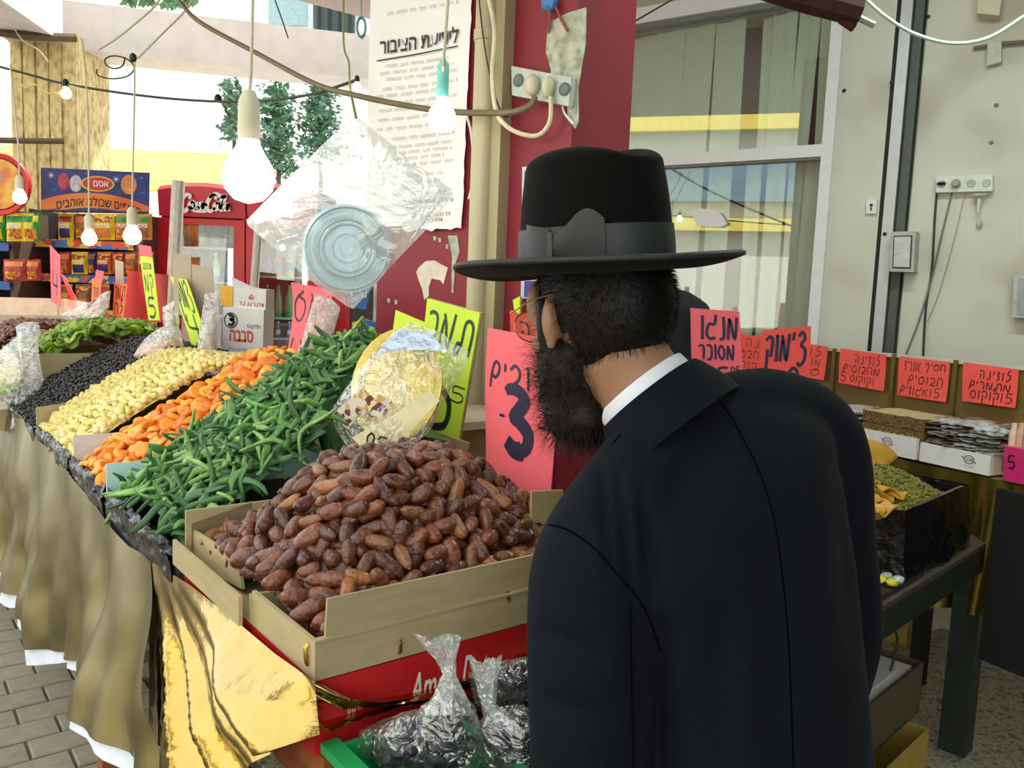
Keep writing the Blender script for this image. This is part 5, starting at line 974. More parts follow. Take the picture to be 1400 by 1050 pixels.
cable([(135, 68), (160, 52), (190, 28), (214, 6), (222, -12)], .004, WIRE, 'pale wire slanting up under the concrete beam, left one', 'wire', 3.3)
cable([(188, 80), (206, 62), (224, 44), (252, 16), (268, -8)], .004, WIRE, 'pale wire slanting up from the knotted wire clump', 'wire', 3.3)
cable([(20, 40), (32, 56), (52, 68), (66, 84)], .004, WIRE, 'thin pale wire running down the concrete column', 'wire', 5.9)
cable([(28, 113), (36, 120), (50, 116), (62, 126), (76, 128), (88, 120)], .004, M('yellow_wire', (226, 206, 110), .5), 'wavy yellowish wire beside the bulb on the concrete column', 'wire', 3.58)
cable([(470, -20), (470, 60), (477, 85), (478, 110), (480, 128)], .003, M('green_string', (120, 140, 60), .6), 'green string hanging from above to the olive cable', 'wire', 2.6)
cable([(376, 0), (386, 28), (394, 52)], .004, WIRED, 'short dark wire hanging in front of the house window', 'wire', 5.0)
cl_ = MB(); cl_.tube(smooth_line([PY(160+18*math.cos(a*.9)*(.6+.1*a), 78+12*math.sin(a*.9)+2*a, 3.3) for a in range(12)], 4), .003, 5); cl_.ell(PY(182, 79, 3.3), (.014, 0, 0), (0, .014, 0), (0, 0, .018), 10, 7); build('wire_clump', cl_, WIRED, label='clump of looped wire tied under the concrete beam', cat='wire')
tw = thing('blue_twine', PY(494, 40, 2.6), 'coil of blue twine hanging beside the notice', 'twine'); g = MB(); g.tube([PY(494+6*math.cos(a*.7), 36+14*math.sin(a*.7)+.1*a, 2.6+.01*math.sin(a)) for a in range(30)], .003, 5); build('coil', g, M('twine_blue', (70, 140, 160), .7), tw)
g = MB(); g.tube([PY(494, 24, 2.6), PY(494, -20, 2.6)], .002, 5); build('string', g, M('twine_blue2', (110, 160, 170), .7), tw)

# ---- hanging clear bag with round lids
hb = thing('hanging_bag', PY(470, 415, 1.8), 'large square clear bag with round plastic lids hanging by one corner', 'bag')
poly = [(487, 158), (560, 218), (622, 262), (590, 306), (542, 356), (482, 424), (420, 380), (334, 304), (398, 240), (455, 184)]
build('bag_film', shell(poly, 1.8, 1.8, .02, .006, 9, back=.8, seg=72, rings=14), MC('big_bag_film', clear=.82, rough=.12, bump=.7, bscale=10, white=.22), hb, smooth=60)
c = PY(474, 340, 1.79); nn_ = unit(CAM-c+np.array([.1, 0, .1])); g = MB(); pr = []
for i in range(26): r = .094*i/25; pr.append((r, .006*math.cos(r*260)+.012*(r/.1)**2))
g.lathe(pr, c, nn_, 40); build('round_lid', g, MC('lid_plastic', tint=(238, 248, 248), clear=.88, rough=.15, bump=0, white=.10), hb)
g = MB(); g.lathe([(.0, .004), (.012, .004), (.015, -.0), (.06, .0), (.064, .006), (.068, 0), (.084, 0), (.088, .008), (.092, 0)], c+nn_*.004, nn_, 40); build('lid_rings', g, MC('lid_ring', tint=(196, 216, 216), clear=.8, rough=.2, bump=0, white=.14), hb)
g = MB(); g.tube(smooth_line([PY(480, 128, 1.9), PY(484, 148, 1.8), PY(487, 162, 1.79)], 4), .003, 6); build('string', g, M('olive_string', (110, 120, 70), .7), hb)
for r_ in (.030, .050, .060, .086): g = MB(); ex_ = unit(np.cross(nn_, ZZ)); ey_ = np.cross(nn_, ex_); g.tube([c+nn_*(.012+.012*(r_/.1)**2)+ex_*r_*math.cos(k*PI/24)+ey_*r_*math.sin(k*PI/24) for k in range(49)], .0022, 6, cap=False); build('lid_ridge', g, M('lid_ridge_grey', (188, 206, 206), .3), hb)
for a, b in (((348, 306), (405, 290)), ((378, 330), (420, 318)), ((560, 330), (606, 268))): g = MB(); g.tube([PY(*a, 1.775), PY(*b, 1.77)], .002, 5); build('bag_seam', g, TWIST, hb)
# ================================================================== RIGHT SIDE: counter, dark table, boxes, wall fittings
K0 = np.array([1.335, 3.147, 0]); DE = unit([.475, -.88, 0]); PE = unit([.88, .475, 0])
def PK(x, y, p): return PP(x, y, K0+PE*p, PE)
def ks(P): return float((np.array(P)-K0)@DE)
def kbox(mb, s, p, z, m=0): return mb.frame(K0, DE, PE, ZZ, (s[0], p[0], z[0]), (s[1], p[1], z[1]), m)
ct = thing('back_counter', K0+DE*.2+PE*.2, 'sweets counter with a brown back board under the right hand wall', 'counter')
g = MB(); kbox(g, (-1.3, 1.5), (0, .42), (.915, .945)); build('countertop', g, M_WOOD, ct)
for s in (-1.2, .1, 1.4): g = MB(); kbox(g, (s, s+.05), (.3, .35), (0, .915)); build('leg', g, DARKM, ct)
zbp = PK(1255, 487, .42)[2]
M_BRN = M('brown_board', (120, 100, 48), .5, var=.15, scale=4); g = MB(); kbox(g, (-1.3, 1.5), (.42, .435), (.945, zbp-.012)); build('back_board', g, M_BRN, ct)
g = MB(); kbox(g, (-1.3, 1.5), (.412, .445), (zbp-.014, zbp)); build('top_edge', g, M('pale_edge', (196, 206, 194), .4), ct)
for x in (1140, 1222, 1307): s = ks(PK(x, 520, .42)); g = MB(); kbox(g, (s-.009, s+.009), (.405, .42), (.945, zbp)); build('upright', g, M('gold_brown_strip', (110, 96, 50), .4, metal=.4), ct)
cs = thing('counter_cloth', K0+DE*.2-PE*.03+ZZ*.3, 'gold cloth hanging in folds from the sweets counter', 'cloth')
g = MB(); s0, s1 = -1.0, 1.5
def kc(u_, t): s = s0+(s1-s0)*u_; return K0+DE*s-PE*(.012+t*.02+(.004+.032*t)*math.sin(s*52+2*math.sin(s*9))+.012*t*math.sin(s*23))+ZZ*(.955-(.47+.03*math.sin(s*7))*t)
g.grid(kc, 260, 14); build('skirt', g, M('gold_curtain', (128, 112, 44), .3, metal=.8, var=.2, scale=6, bump=.1, bscale=30), cs, smooth=80)
g = MB(); g.grid(lambda u_, t: K0+DE*(s0+(s1-s0)*u_)+PE*(-.012+.09*t)+ZZ*(.957+.003*math.sin(40*u_+9*t)), 80, 4); build('cloth_edge', g, GOLD, cs, smooth=80)
def tray(x0, yt0, yb0, x1, yt1, yb1, label, depth=.24):
    a, b = PK(x0, yb0, -.005), PK(x1, yb1, -.005); s0, s1 = ks(a), ks(b); zb = .962; zt = zb+.5*((PK(x0, yt0, -.005)[2]-a[2])+(PK(x1, yt1, -.005)[2]-b[2]))
    t = thing('sweets_tray', K0+DE*(s0+s1)/2+PE*depth/2+ZZ*zb, label, 'tray'); M_T = WHITE
    g = MB(); kbox(g, (s0, s1), (-.005, depth), (zb, zb+.004)); build('base', g, M_T, t)
    for S, Pp in (((s0, s1), (-.005, -.001)), ((s0, s1), (depth-.004, depth)), ((s0, s0+.004), (-.001, depth-.004)), ((s1-.004, s1), (-.001, depth-.004))): g = MB(); kbox(g, S, Pp, (zb+.004, zt)); build('side_wall', g, M_T, t)
    F = bil([K0+DE*s0-PE*.005+ZZ*zt, K0+DE*s1-PE*.005+ZZ*zt, K0+DE*s1-PE*.005+ZZ*zb, K0+DE*s0-PE*.005+ZZ*zb]); g = MB(); f = F[0]
    cx = .72 if x0 > 1200 else .55; cy = .4
    ribbon(g, [(cx+.07*math.cos(k*PI/10), cy+.2*math.sin(k*PI/10)) for k in range(21)], .003, f, F[2], F[3], .001); scribble(g, F, (cx-.05, cy-.1, cx+.05, cy+.1), .002, 2, .001); ribbon(g, [(cx-.1, cy-.12), (cx-.06, cy+.05)], .004, f, F[2], F[3], .001); ribbon(g, [(cx+.06, cy+.05), (cx+.1, cy+.14)], .004, f, F[2], F[3], .001)
    scribble(g, F, (cx-.06, .72, cx+.06, .78), .001, 3, .001); build('printed_mark', g, M('grey_green_print', (96, 116, 112), .6), t, smooth=0)
    return t, s0, s1, zb, zt
tA = tray(1168, 584, 612, 1250, 606, 634, 'white cardboard tray under the sesame slabs on the sweets counter')
tB = tray(1256, 606, 634, 1351, 631, 657, 'white cardboard tray full of grey wrapped sweets on the sweets counter')
g = MB(); F = bil([K0+DE*(tB[2]+.0006)+PE*.06+ZZ*(tB[4]-.012), K0+DE*(tB[2]+.0006)+PE*.14+ZZ*(tB[4]-.012), K0+DE*(tB[2]+.0006)+PE*.14+ZZ*(tB[3]+.012), K0+DE*(tB[2]+.0006)+PE*.06+ZZ*(tB[3]+.012)]); g.add([F[0](0, 0, .001), F[0](1, 0, .001), F[0](1, 1, .001), F[0](0, 1, .001)], [(0, 1, 2, 3)]); build('printed_square', g, M('teal_print', (110, 140, 140), .6), tB[0], smooth=0)
M_SES = MT('sesame_side', [(60, 44, 24), (110, 84, 44), (150, 124, 76)], 140, .6, bump=.6); M_SEST = MT('sesame_top', [(150, 136, 88), (188, 172, 124), (206, 194, 150)], 150, .6, bump=.5)
s0, s1, zb, zt = tA[1], tA[2], tA[3], tA[4]; zs = PK(1190, 556, .1)[2]
for k in range(2):
    h = (zs-(zt-.02))/2; z0 = zt-.02+k*h; g = MB(); rnd = random.Random(k)
    def fs(p): return p+np.array([fbm(p, 60), fbm(p+5, 60), fbm(p+9, 60)])*.003
    n1, n2 = 14, 10; P = [fs(K0+DE*(s0+.012+(s1-s0-.0)*i/(n1-1))+PE*(.012+.2*j/(n2-1))+ZZ*(z0+h-.003)) for j in range(n2) for i in range(n1)]; Q = [p-ZZ*(h-.004) for p in P]; g.v = [tuple(p) for p in P+Q]; K = n1*n2
    g.f = [(j*n1+i, j*n1+i+1, (j+1)*n1+i+1, (j+1)*n1+i) for j in range(n2-1) for i in range(n1-1)]; g.m = [0]*len(g.f); bd = list(range(n1))+[j*n1+n1-1 for j in range(1, n2)]+[(n2-1)*n1+i for i in range(n1-2, -1, -1)]+[j*n1 for j in range(n2-2, 0, -1)]
    for q in range(len(bd)): a, b = bd[q], bd[(q+1) % len(bd)]; g.f.append((a, a+K, b+K, b)); g.m.append(1)
    g.f += [tuple(x+K for x in f_[::-1]) for f_ in g.f[:(n1-1)*(n2-1)]]; g.m += [1]*((n1-1)*(n2-1))
    build('sesame_slab', g, [M_SEST, M_SES], label=['lower', 'upper'][k]+' sesame slab stacked in the left white tray', cat='sweet', smooth=0)
g = MB(); rnd = random.Random(2)
for k in range(220): c = K0+DE*rnd.uniform(s0+.01, s1-.01)+PE*rnd.uniform(.0, .012)+ZZ*(zt-.004+rnd.uniform(-.004, .006)); g.ell(c, (.004, 0, 0), (0, .003, 0), (0, 0, .002), 5, 4)
build('loose_sesame', g, M_SEST, label='loose sesame crumbs along the rim of the left white tray', cat='crumbs', kind='stuff')
M_PK = [MT('grey_wrapper', [(130, 128, 122), (176, 178, 172), (196, 204, 202), (92, 86, 80)], 30, .3), MT('silver_wrapper', [(150, 166, 168), (196, 210, 210), (120, 118, 112)], 26, .28), MT('dark_wrapper', [(84, 74, 66), (130, 120, 110), (170, 166, 156)], 30, .3)]
def packs(S, p, z0, layers, nx, ny, seed, label, group):
    rnd = random.Random(seed); dS = (S[1]-S[0])/nx; dP = (p[1]-p[0])/ny; cnt = 0
    for l in range(layers):
        for i in range(nx):
            for j in range(ny):
                if l == layers-1 and rnd.random() < .35: continue
                c = K0+DE*(S[0]+dS*(i+.5)+rnd.uniform(-.014, .014))+PE*(p[0]+dP*(j+.5)+rnd.uniform(-.01, .01))+ZZ*(z0+.0135*l+rnd.uniform(0, .004)); an = rnd.uniform(-.5, .5); e1 = DE*math.cos(an)+PE*math.sin(an)+ZZ*rnd.uniform(-.12, .12); e2 = -DE*math.sin(an)+PE*math.cos(an)+ZZ*rnd.uniform(-.1, .1)
                g = MB(); hx, hy = dS*.58, dP*.58
                def top(s, t): return c+e1*(s*2-1)*hx+e2*(t*2-1)*hy+ZZ*(.006*math.sin(PI*s)**.5*math.sin(PI*t)**.5+.002*math.sin(20*s+7*t))
                g.sheet(top, 6, 5, .004, ZZ); build('wrapped_sweet', g, M_PK[rnd.randrange(3)], label=label, cat='sweet', group=group, smooth=60); cnt += 1
packs((tB[1]+.012, tB[2]-.012), (.01, .225), tB[4]-.012, 8, 4, 3, 3, 'flat grey wrapped sweet piled in the right white tray', 'grey wrapped sweets in the right tray')
sL = ks(PK(1205, 580, .1)); packs((sL-.42, sL-.05), (.05, .25), .966, 10, 4, 2, 5, 'grey wrapped sweet in the pile behind the man\'s shoulder', 'grey wrapped sweets behind the shoulder')
# small pink price box at the right edge
pb = thing('pink_display_box', PK(1400, 655, -.02), 'bright pink box marked 5 at the right edge of the counter', 'box')
q = [PK(1373, 610, -.03), PK(1440, 622, -.03), PK(1440, 672, -.03), PK(1371, 656, -.03)]; F = bil(q); g = MB(); g.slab(q, .09); build('box', g, M('hot_pink', (214, 40, 120), .5, var=.1), pb)
g = MB(); pen(g, '5', F, (.1, .25, .24, .62), .006); build('lettering', g, INKK, pb, smooth=0)
for k, (x, c) in enumerate([(1384, (226, 200, 180)), (1394, (210, 170, 150)), (1404, (140, 160, 200))]):
    c_ = PK(x, 612, .01); g = MB(); g.lathe([(.012, 0), (.013, .01), (.013, .07), (.008, .085), (.008, .1), (0, .1)], c_-ZZ*.02, n=10); build('sweet_stick', g, M('stick_%d' % k, c, .4), label=['left', 'middle', 'right'][k]+' pale stick standing in the bright pink box', cat='sweet')
g = MB(); f = F[0]; g.ell(f(.6, .2, .004), unit(q[1]-q[0])*.022, ZZ*.012, np.array([0, -.003, 0]), 12, 6); build('printed_patch', g, M('green_patch', (110, 170, 90), .5), pb)
# coral cards
def card(b, label, lines, wd=.0035):
    q = [PK(x, y, .395) for x, y in b]
    def wr(ib, F):
        for txt, bx in lines: pen(ib, txt, F, bx, wd, slant=.05)
    return sheet_sign('price_card', q, CORAL, label, cat='sign', th=.002, bow=.003, writer=wr, ink=INKK)
card([(1149, 476), (1212, 485), (1208, 535), (1146, 523)], 'coral card of three written lines, left of the three on the counter board', [('לוזינה', (.35, .12, .88, .36)), ('מחבושים', (.1, .42, .88, .62)), ('וקוקוס', (.27, .7, .78, .9)), ('5', (.05, .66, .16, .92))])
card([(1230, 487), (1299, 495), (1293, 550), (1226, 540)], 'coral card in the middle of the counter board', [('חטיף', (.55, .1, .93, .26)), ('אורז', (.12, .1, .46, .34)), ('חבושים', (.22, .44, .9, .64)), ('ואגוזים', (.05, .74, .7, .94)), ('5', (.76, .7, .86, .92))])
card([(1317, 495), (1393, 505), (1388, 558), (1315, 548)], 'coral card at the right end of the counter board', [('לוזינה', (.32, .14, .88, .36)), ('מתמרים', (.14, .44, .88, .62)), ('וקוקוס', (.16, .68, .76, .9)), ('5', (.82, .66, .93, .9))], .0042)
card([(1093, 468), (1132, 474), (1126, 520), (1092, 514)], 'coral card half hidden behind the second pink sign', [('לוזי', (.0, .1, .8, .34)), ('מוזר', (.1, .42, .8, .6)), ('שא', (.0, .7, .8, .9))])
card([(1010, 456), (1046, 461), (1043, 514), (1008, 508)], 'dark coral card squeezed between the two pink mango and raisin signs', [('נה', (.3, .1, .8, .3)), ('חבש', (.1, .4, .8, .6)), ('קוק', (.1, .7, .75, .9))])
sheet_sign('price_sign', qY(2.45, (944, 421), (1011, 426), (1016, 520), (946, 520)), PINK, 'pink sign for sugared mango at the man\'s right shoulder', writer=lambda ib, F: (pen(ib, 'מנגו', F, (.2, .1, .93, .42), .009, slant=.05), pen(ib, 'מסוכר', F, (.15, .5, .85, .7), .007), pen(ib, '5', F, (.5, .82, .72, 1.05), .008), pen(ib, '50', F, (.77, .8, .95, .9), .004)), stick=np.array([0, 0, .752]))
sheet_sign('price_sign', qY(2.35, (1042, 452), (1109, 446), (1106, 540), (1038, 540)), CORAL, 'coral sign rising behind the man\'s right shoulder', writer=lambda ib, F: (pen(ib, "צ'מוק", F, (.08, .1, .9, .5), .009, slant=.05), pen(ib, '2', F, (.55, .6, .8, .95), .009)), stick=np.array([0, 0, .752]))
sheet_sign('price_sign', qY(2.2, (840, 455), (916, 468), (914, 520), (850, 520)), CORAL, 'coral card edge showing between the man\'s neck and the man behind', stick=np.array([0, 0, .752]))
# dark table in front
K1 = np.array([1.634, 2.698, 0]); DT = unit([.706, .71, 0]); ET = unit([-.71, .706, 0])
def tbx(mb, d, e, z, m=0): return mb.frame(K1, DT, ET, ZZ, (d[0], e[0], z[0]), (d[1], e[1], z[1]), m)
M_DT = M('dark_green_metal', (44, 52, 46), .5, metal=.2, var=.15); M_TOP = M('dark_laminate', (84, 76, 70), .35, var=.1)
dtb = thing('dark_table', K1-DT*.6+ET*.25, 'dark metal table carrying the black lined crate on the right', 'table')
g = MB(); tbx(g, (-1.32, 0), (0, .62), (.735, .75)); build('tabletop', g, M_TOP, dtb)
for d, e in (((-1.32, 0), (0, .025)), ((-1.32, 0), (.595, .62)), ((-.025, 0), (.025, .595))): g = MB(); tbx(g, d, e, (.655, .735)); build('apron', g, M_DT, dtb)
for d in (-.085, -1.32):
    for e in (.0, .53): g = MB(); tbx(g, (d, d+.085), (e, e+.085), (0, .655)); build('leg', g, M_DT, dtb)
cr_ = thing('lined_crate', K1-DT*.42+ET*.2+ZZ*.75, 'crate wrapped in black plastic with moss green raisins on the dark table', 'crate')
cd0, cd1, ce0, ce1, cz = -.72, -.19, .05, .44, .945
for d, e in (((cd0, cd1), (ce0, ce0+.012)), ((cd0, cd1), (ce1-.012, ce1)), ((cd0, cd0+.012), (ce0, ce1)), ((cd1-.012, cd1), (ce0, ce1))): g = MB(); tbx(g, d, e, (.752, cz)); build('side_wall', g, BLKP, cr_)
g = MB(); tbx(g, (cd0, cd1), (ce0, ce1), (.752, .76)); build('base', g, BLKP, cr_)
def wrapf(u_, t):
    per = [(cd0, ce0), (cd1, ce0), (cd1, ce1), (cd0, ce1)]; k = u_*4; i = int(k) % 4; f_ = k-int(k); a, b = per[i], per[(i+1) % 4]; d = a[0]+(b[0]-a[0])*f_; e = a[1]+(b[1]-a[1])*f_
    cxx, cyy = (cd0+cd1)/2, (ce0+ce1)/2; o = unit([d-cxx, (e-cyy)*1.3, 0]); p = K1+DT*d+ET*e; out = DT*o[0]+ET*o[1]; fb_ = fbm((u_*30, t*4, 1), 1.3)
    return p+out*(.006+.02*t+.018*abs(fb_)*(.3+t))+ZZ*(cz+.004-(.19)*t+.006*fb_*(1-t))
g = MB(); g.grid(wrapf, 120, 14, cu=True); build('plastic_wrap', g, BLKP, cr_, smooth=60)
g = MB(); rnd = random.Random(8)
def z_mo(d, e): return .925+.06*sm((e-ce0)/.22)-.035*sm((d-cd1+.16)/.16)
for k in range(1500):
    d, e = rnd.uniform(cd0+.02, cd1-.02), rnd.uniform(ce0+.03, ce1-.03); c = K1+DT*d+ET*e+ZZ*(z_mo(d, e)+rnd.uniform(0, .008)); v1 = unit([rnd.gauss(0, 1) for _ in range(3)]); v2 = unit(np.cross(v1, [.3, .5, .8])); g.ell(c, v1*.008, v2*.005, np.cross(v1, v2)*.005, 6, 4)
g.grid(lambda s, t: K1+DT*(cd0+.012+(cd1-cd0-.024)*s)+ET*(ce0+.014+(ce1-ce0-.03)*t)+ZZ*z_mo(cd0+(cd1-cd0)*s, ce0+.014+(ce1-ce0-.03)*t), 16, 12)
build('green_raisins', g, M('moss_raisin', (122, 118, 44), .5, var=.3, scale=60), label='moss green raisins filling the black lined crate', cat='raisins', kind='stuff')
for i, (x, y) in enumerate([(1196, 668), (1206, 662), (1216, 672), (1226, 678), (1200, 684), (1210, 692), (1192, 696), (1204, 676), (1196, 704)]):
    c = PZ(x, y, .955+.006*(i % 3)); g = MB(); an = i*1.3; e1 = np.array([math.cos(an), math.sin(an), .15]); e2 = np.array([-math.sin(an), math.cos(an), .3])
    g.sheet(lambda s, t: c+e1*(s-.5)*.075*(1-.5*abs(t*2-1)**2)+e2*(t-.5)*.05+ZZ*.012*math.sin(3*s+5*t+i), 8, 6, .004, ZZ); build('mango_slice', g, M('mango_%d' % i, (206, 156, 52), .45, var=.15), label='yellow mango slice on black plastic in the lined crate', cat='dried fruit', group='mango slices in the lined crate', smooth=60)
g = MB(); q = [PY(x, y, Y) for x, y, Y in ((1170, 600, 2.78), (1226, 628, 2.74), (1200, 644, 2.6), (1165, 646, 2.6))]; F = bil(q, .02); g.sheet(lambda s, t: F[0](s, t, .01*math.sin(7*s)*t), 12, 8, .002, F[1]); build('ochre_sheet', g, M('ochre_paper', (190, 142, 44), .6), label='ochre coloured crumpled sheet behind the green raisins', cat='paper', smooth=60)
yt_ = thing('small_tray', PZ(1215, 800, .752), 'small black tray of yellow packs at the near edge of the dark table', 'tray')
g = MB(); tbx(g, (-.98, -.62), (.015, .045), (.751, .765)); tbx(g, (-.98, -.62), (.03, .2), (.751, .757)); build('tray', g, BLKP, yt_)
for k in range(4): c = PZ(1204+8*k, 792+2*k-6*(k % 2), .775); g = MB(); g.ell(c, DT*.022, ET*.015, ZZ*.01, 10, 6, fn=lambda p: p+.004*np.array([0, 0, fbm(p, 80)])); build('pack', g, M('pack_yellow', (220, 216, 50), .4) if k % 2 == 0 else M('pack_silver', (190, 206, 210), .3), yt_)
# floor under the table
def obox(name, c, d, e, z, mat, label, wall=.006, open_=True, mats2=None):
    t = thing(name, np.array([c[0], c[1], z[0]]), label, 'box'); c = np.array([c[0], c[1], 0])
    def bb(D, E, Z): g = MB(); g.frame(c, DT, ET, ZZ, (D[0], E[0], Z[0]), (D[1], E[1], Z[1])); return g
    build('base', bb(d, e, (z[0], z[0]+.006)), mat, t)
    for D, E in ((d, (e[0], e[0]+wall)), (d, (e[1]-wall, e[1])), ((d[0], d[0]+wall), e), ((d[1]-wall, d[1]), e)): build('side_wall', bb(D, E, z), mats2 or mat, t)
    return t
M_YB = M('yellow_brown_box', (176, 150, 70), .7, var=.1); M_GB = M('grey_brown_box', (92, 84, 62), .8)
cA = PZ(1263, 905, .36)
obox('carton', cA, (-.5, 0), (0, .3), (.19, .36), M_GB, 'open grey brown carton of white foam under the dark table', mats2=M_GB)
g = MB(); g.frame(np.array([cA[0], cA[1], 0]), DT, ET, ZZ, (-.5, .0, .36), (.0, .33, .365)); 
fm = thing('foam_block', PZ(1225, 920, .34), 'white foam block lying in the carton under the dark table', 'foam'); g = MB(); c = np.array([cA[0], cA[1], 0]); g.frame(c, DT, ET, ZZ, (-.45, .02, .25), (-.05, .14, .355)); build('block', g, WHITE, fm); g = MB(); g.frame(c, DT, ET, ZZ, (-.40, .035, .356), (-.12, .12, .362)); build('rim', g, WHITE, fm)
g = MB(); g.frame(c, DT, ET, ZZ, (-.5, .16, .3), (-.01, .3, .362)); build('yellow_carton_lid', g, M_YB, label='yellow brown lid on the back half of the grey carton', cat='lid')
obox('carton', cA-DT*.02-ET*.06, (-.5, -.06), (0, .3), (0, .185), M_YB, 'yellow carton on the floor under the grey one')
c2 = PZ(1268, 866, 0); obox('carton', c2, (-.25, 0), (0, .25), (0, .24), M_YB, 'yellow carton standing on the floor behind the table, near the gold cloth')
g = MB(); q = [PY(x, y, Y) for x, y, Y in ((1266, 812, 3.55), (1312, 832, 3.5), (1310, 872, 3.3), (1274, 860, 3.35))]; F = bil(q, .03); g.sheet(lambda s, t: F[0](s, t, .01*math.sin(6*s)), 10, 8, .002, F[1]); build('white_sheet', g, M('grey_white_paper', (196, 190, 180), .8), label='crumpled white sheet hanging under the gold cloth', cat='paper', smooth=60)
g = MB(); P = [PY(x, y, Y) for x, y, Y in ((1200, 835, 2.5), (1212, 850, 2.5), (1226, 868, 2.5), (1224, 890, 2.5), (1216, 920, 2.5), (1202, 938, 2.5))]; g.tube(smooth_line(P, 5), .004, 6); build('cable', g, WIRED, label='dark cable dangling under the dark table into the carton', cat='cable')
bkc = thing('black_panel', PK(1400, 905, -.06), 'black cloth covered panel at the right edge under the counter', 'panel'); g = MB(); s_ = ks(PK(1366, 800, -.06)); kbox(g, (s_, s_+.6), (-.13, -.11), (.40, .955)); build('panel', g, M('black_cloth', (14, 16, 15), .9), bkc)

# wall fittings
def wq(off, *px): return [W(x, y, off) for x, y in px]
eb = thing('electrical_box', W(1236, 345, 0), 'grey metal electrical box with a lock beside the steel wall post', 'electrical box')
q = wq(.11, (1218, 317), (1252, 316), (1249, 372), (1216, 371)); g = MB(); g.slab(q, .108, 0, WN); M_EB = M('grey_metal_box', (186, 190, 184), .45, metal=.2); build('cabinet', g, M_EB, eb)
F = bil(q); qq = [F[0](.12, .1), F[0](.88, .1), F[0](.88, .92), F[0](.12, .92)]; g = MB(); g.slab([p+WN*.003 for p in qq], .003, 0, WN); build('gasket', g, M('black_gasket', (50, 54, 56), .6), eb)
qq = [F[0](.17, .135), F[0](.83, .135), F[0](.83, .885), F[0](.17, .885)]; g = MB(); g.slab([p+WN*.008 for p in qq], .006, 0, WN); dr = build('door', g, M('pale_metal_door', (206, 208, 208), .35, metal=.2), eb)
g = MB(); g.lathe([(.008, 0), (.008, .006), (0, .006)], F[0](.27, .52, .008), WN, 12); build('lock', g, STEEL, dr)
eb = thing('electrical_box', W(1396, 405, 0), 'electrical box cut by the right edge of the picture', 'electrical box')
q = wq(.08, (1386, 376), (1430, 376), (1428, 436), (1384, 434)); g = MB(); g.slab(q, .078, 0, WN); build('cabinet', g, M_EB, eb)
F = bil(q); qq = [F[0](.14, .08), F[0](.9, .08), F[0](.9, .92), F[0](.14, .92)]; g = MB(); g.slab([p+WN*.006 for p in qq], .006, 0, WN); build('door', g, M('steel_blue_door', (150, 160, 166), .35, metal=.3), eb)
ps = thing('power_strip', W(1318, 252, 0), 'white power strip with four outlets on the right hand wall', 'power strip')
q = wq(.045, (1280, 240), (1357, 239), (1357, 261), (1280, 263)); F = bil(q); g = MB(); g.slab(q, .043, 0, WN); build('body', g, M('off_white_plastic', (226, 230, 224), .4), ps)
for k in range(4):
    c = F[0](.1+.265*k, .52, .001); g = MB(); g.lathe([(0, .001), (.012, .001), (.016, .003), (.018, 0)], c, WN, 16); build('outlet', g, M('outlet_pale', (190, 196, 190), .5), ps)
g = MB(); c = F[0](.365, .52, .001); g.lathe([(.018, 0), (.019, .02), (.014, .03), (0, .03)], c, WN, 14); build('plug', g, M('grey_plug', (170, 166, 150), .5), ps)
g = MB(); c = F[0](.1, .5, .001); g.ell(c+WN*.01, WD*.02, ZZ*.008, WN*.012, 10, 6); build('plug', g, DARKM, ps)
sw = thing('key_switch', W(1190, 284, 0), 'small white key switch plate left of the steel post', 'switch'); q = wq(.02, (1184, 273), (1199, 273), (1198, 292), (1184, 292)); g = MB(); g.slab(q, .019, 0, WN); build('plate', g, WHITE, sw); F = bil(q)
g = MB(); g.lathe([(.007, 0), (.007, .004), (0, .004)], F[0](.5, .4, 0), WN, 10); g.frame(F[0](.5, .55), WD, WN, ZZ, (-.003, 0, -.016), (.003, .003, 0)); build('keyhole', g, DARKM, sw)
lf = thing('wall_lamp_base', W(1352, 14, 0), 'cream square lamp base at the top of the right hand wall', 'lamp'); g = MB(); g.slab(wq(.08, (1338, -20), (1372, -20), (1366, 21), (1336, 18)), .078, 0, WN); build('base', g, CREAM, lf)
lf = thing('junction_box', W(1358, 72, 0), 'painted over junction box on the right hand wall under the lamp base', 'junction box'); q = wq(.04, (1350, 58), (1369, 56), (1369, 84), (1349, 90)); g = MB(); g.slab(q, .038, 0, WN); build('box', g, M('painted_box', (200, 202, 188), .7), lf)
g = MB(); g.tube([W(1331, 66, .02), W(1368, 59, .03), W(1430, 55, .03)], .008, 6); build('rod', g, M('grey_rod', (110, 116, 106), .6), lf)
def cableW(pts, off, r, mat, label): g = MB(); g.tube(smooth_line([W(x, y, off) for x, y in pts], 6), r, 6); return build('cable', g, mat, label=label, cat='cable')
cableW([(1281, 262), (1278, 300), (1274, 370), (1266, 420), (1262, 490)], .012, .005, WIRED, 'dark cable hanging straight down from the power strip')
cableW([(1302, 262), (1288, 320), (1274, 380), (1256, 440), (1238, 486)], .018, .004, M('grey_cable', (120, 124, 112), .6), 'grey cable slanting down from the power strip across the dark one')
cableW([(1320, 262), (1304, 330), (1284, 400), (1268, 440)], .008, .002, M('faint_cable', (168, 168, 150), .7), 'thin pale cable slanting down the right hand wall')
cable([(1176, -8), (1210, 22), (1250, 46), (1300, 59), (1350, 52), (1400, 22), (1420, 8)], .006, M('pale_green_cable', (196, 214, 204), .5), 'pale cable sagging in an arc at the top right', 'power_cable', 2.8)
cable([(925, -4), (880, 22), (836, 48), (800, 72), (790, 82)], .003, WIRED, 'thin dark wire crossing the top of the shop window', 'wire', 3.0)
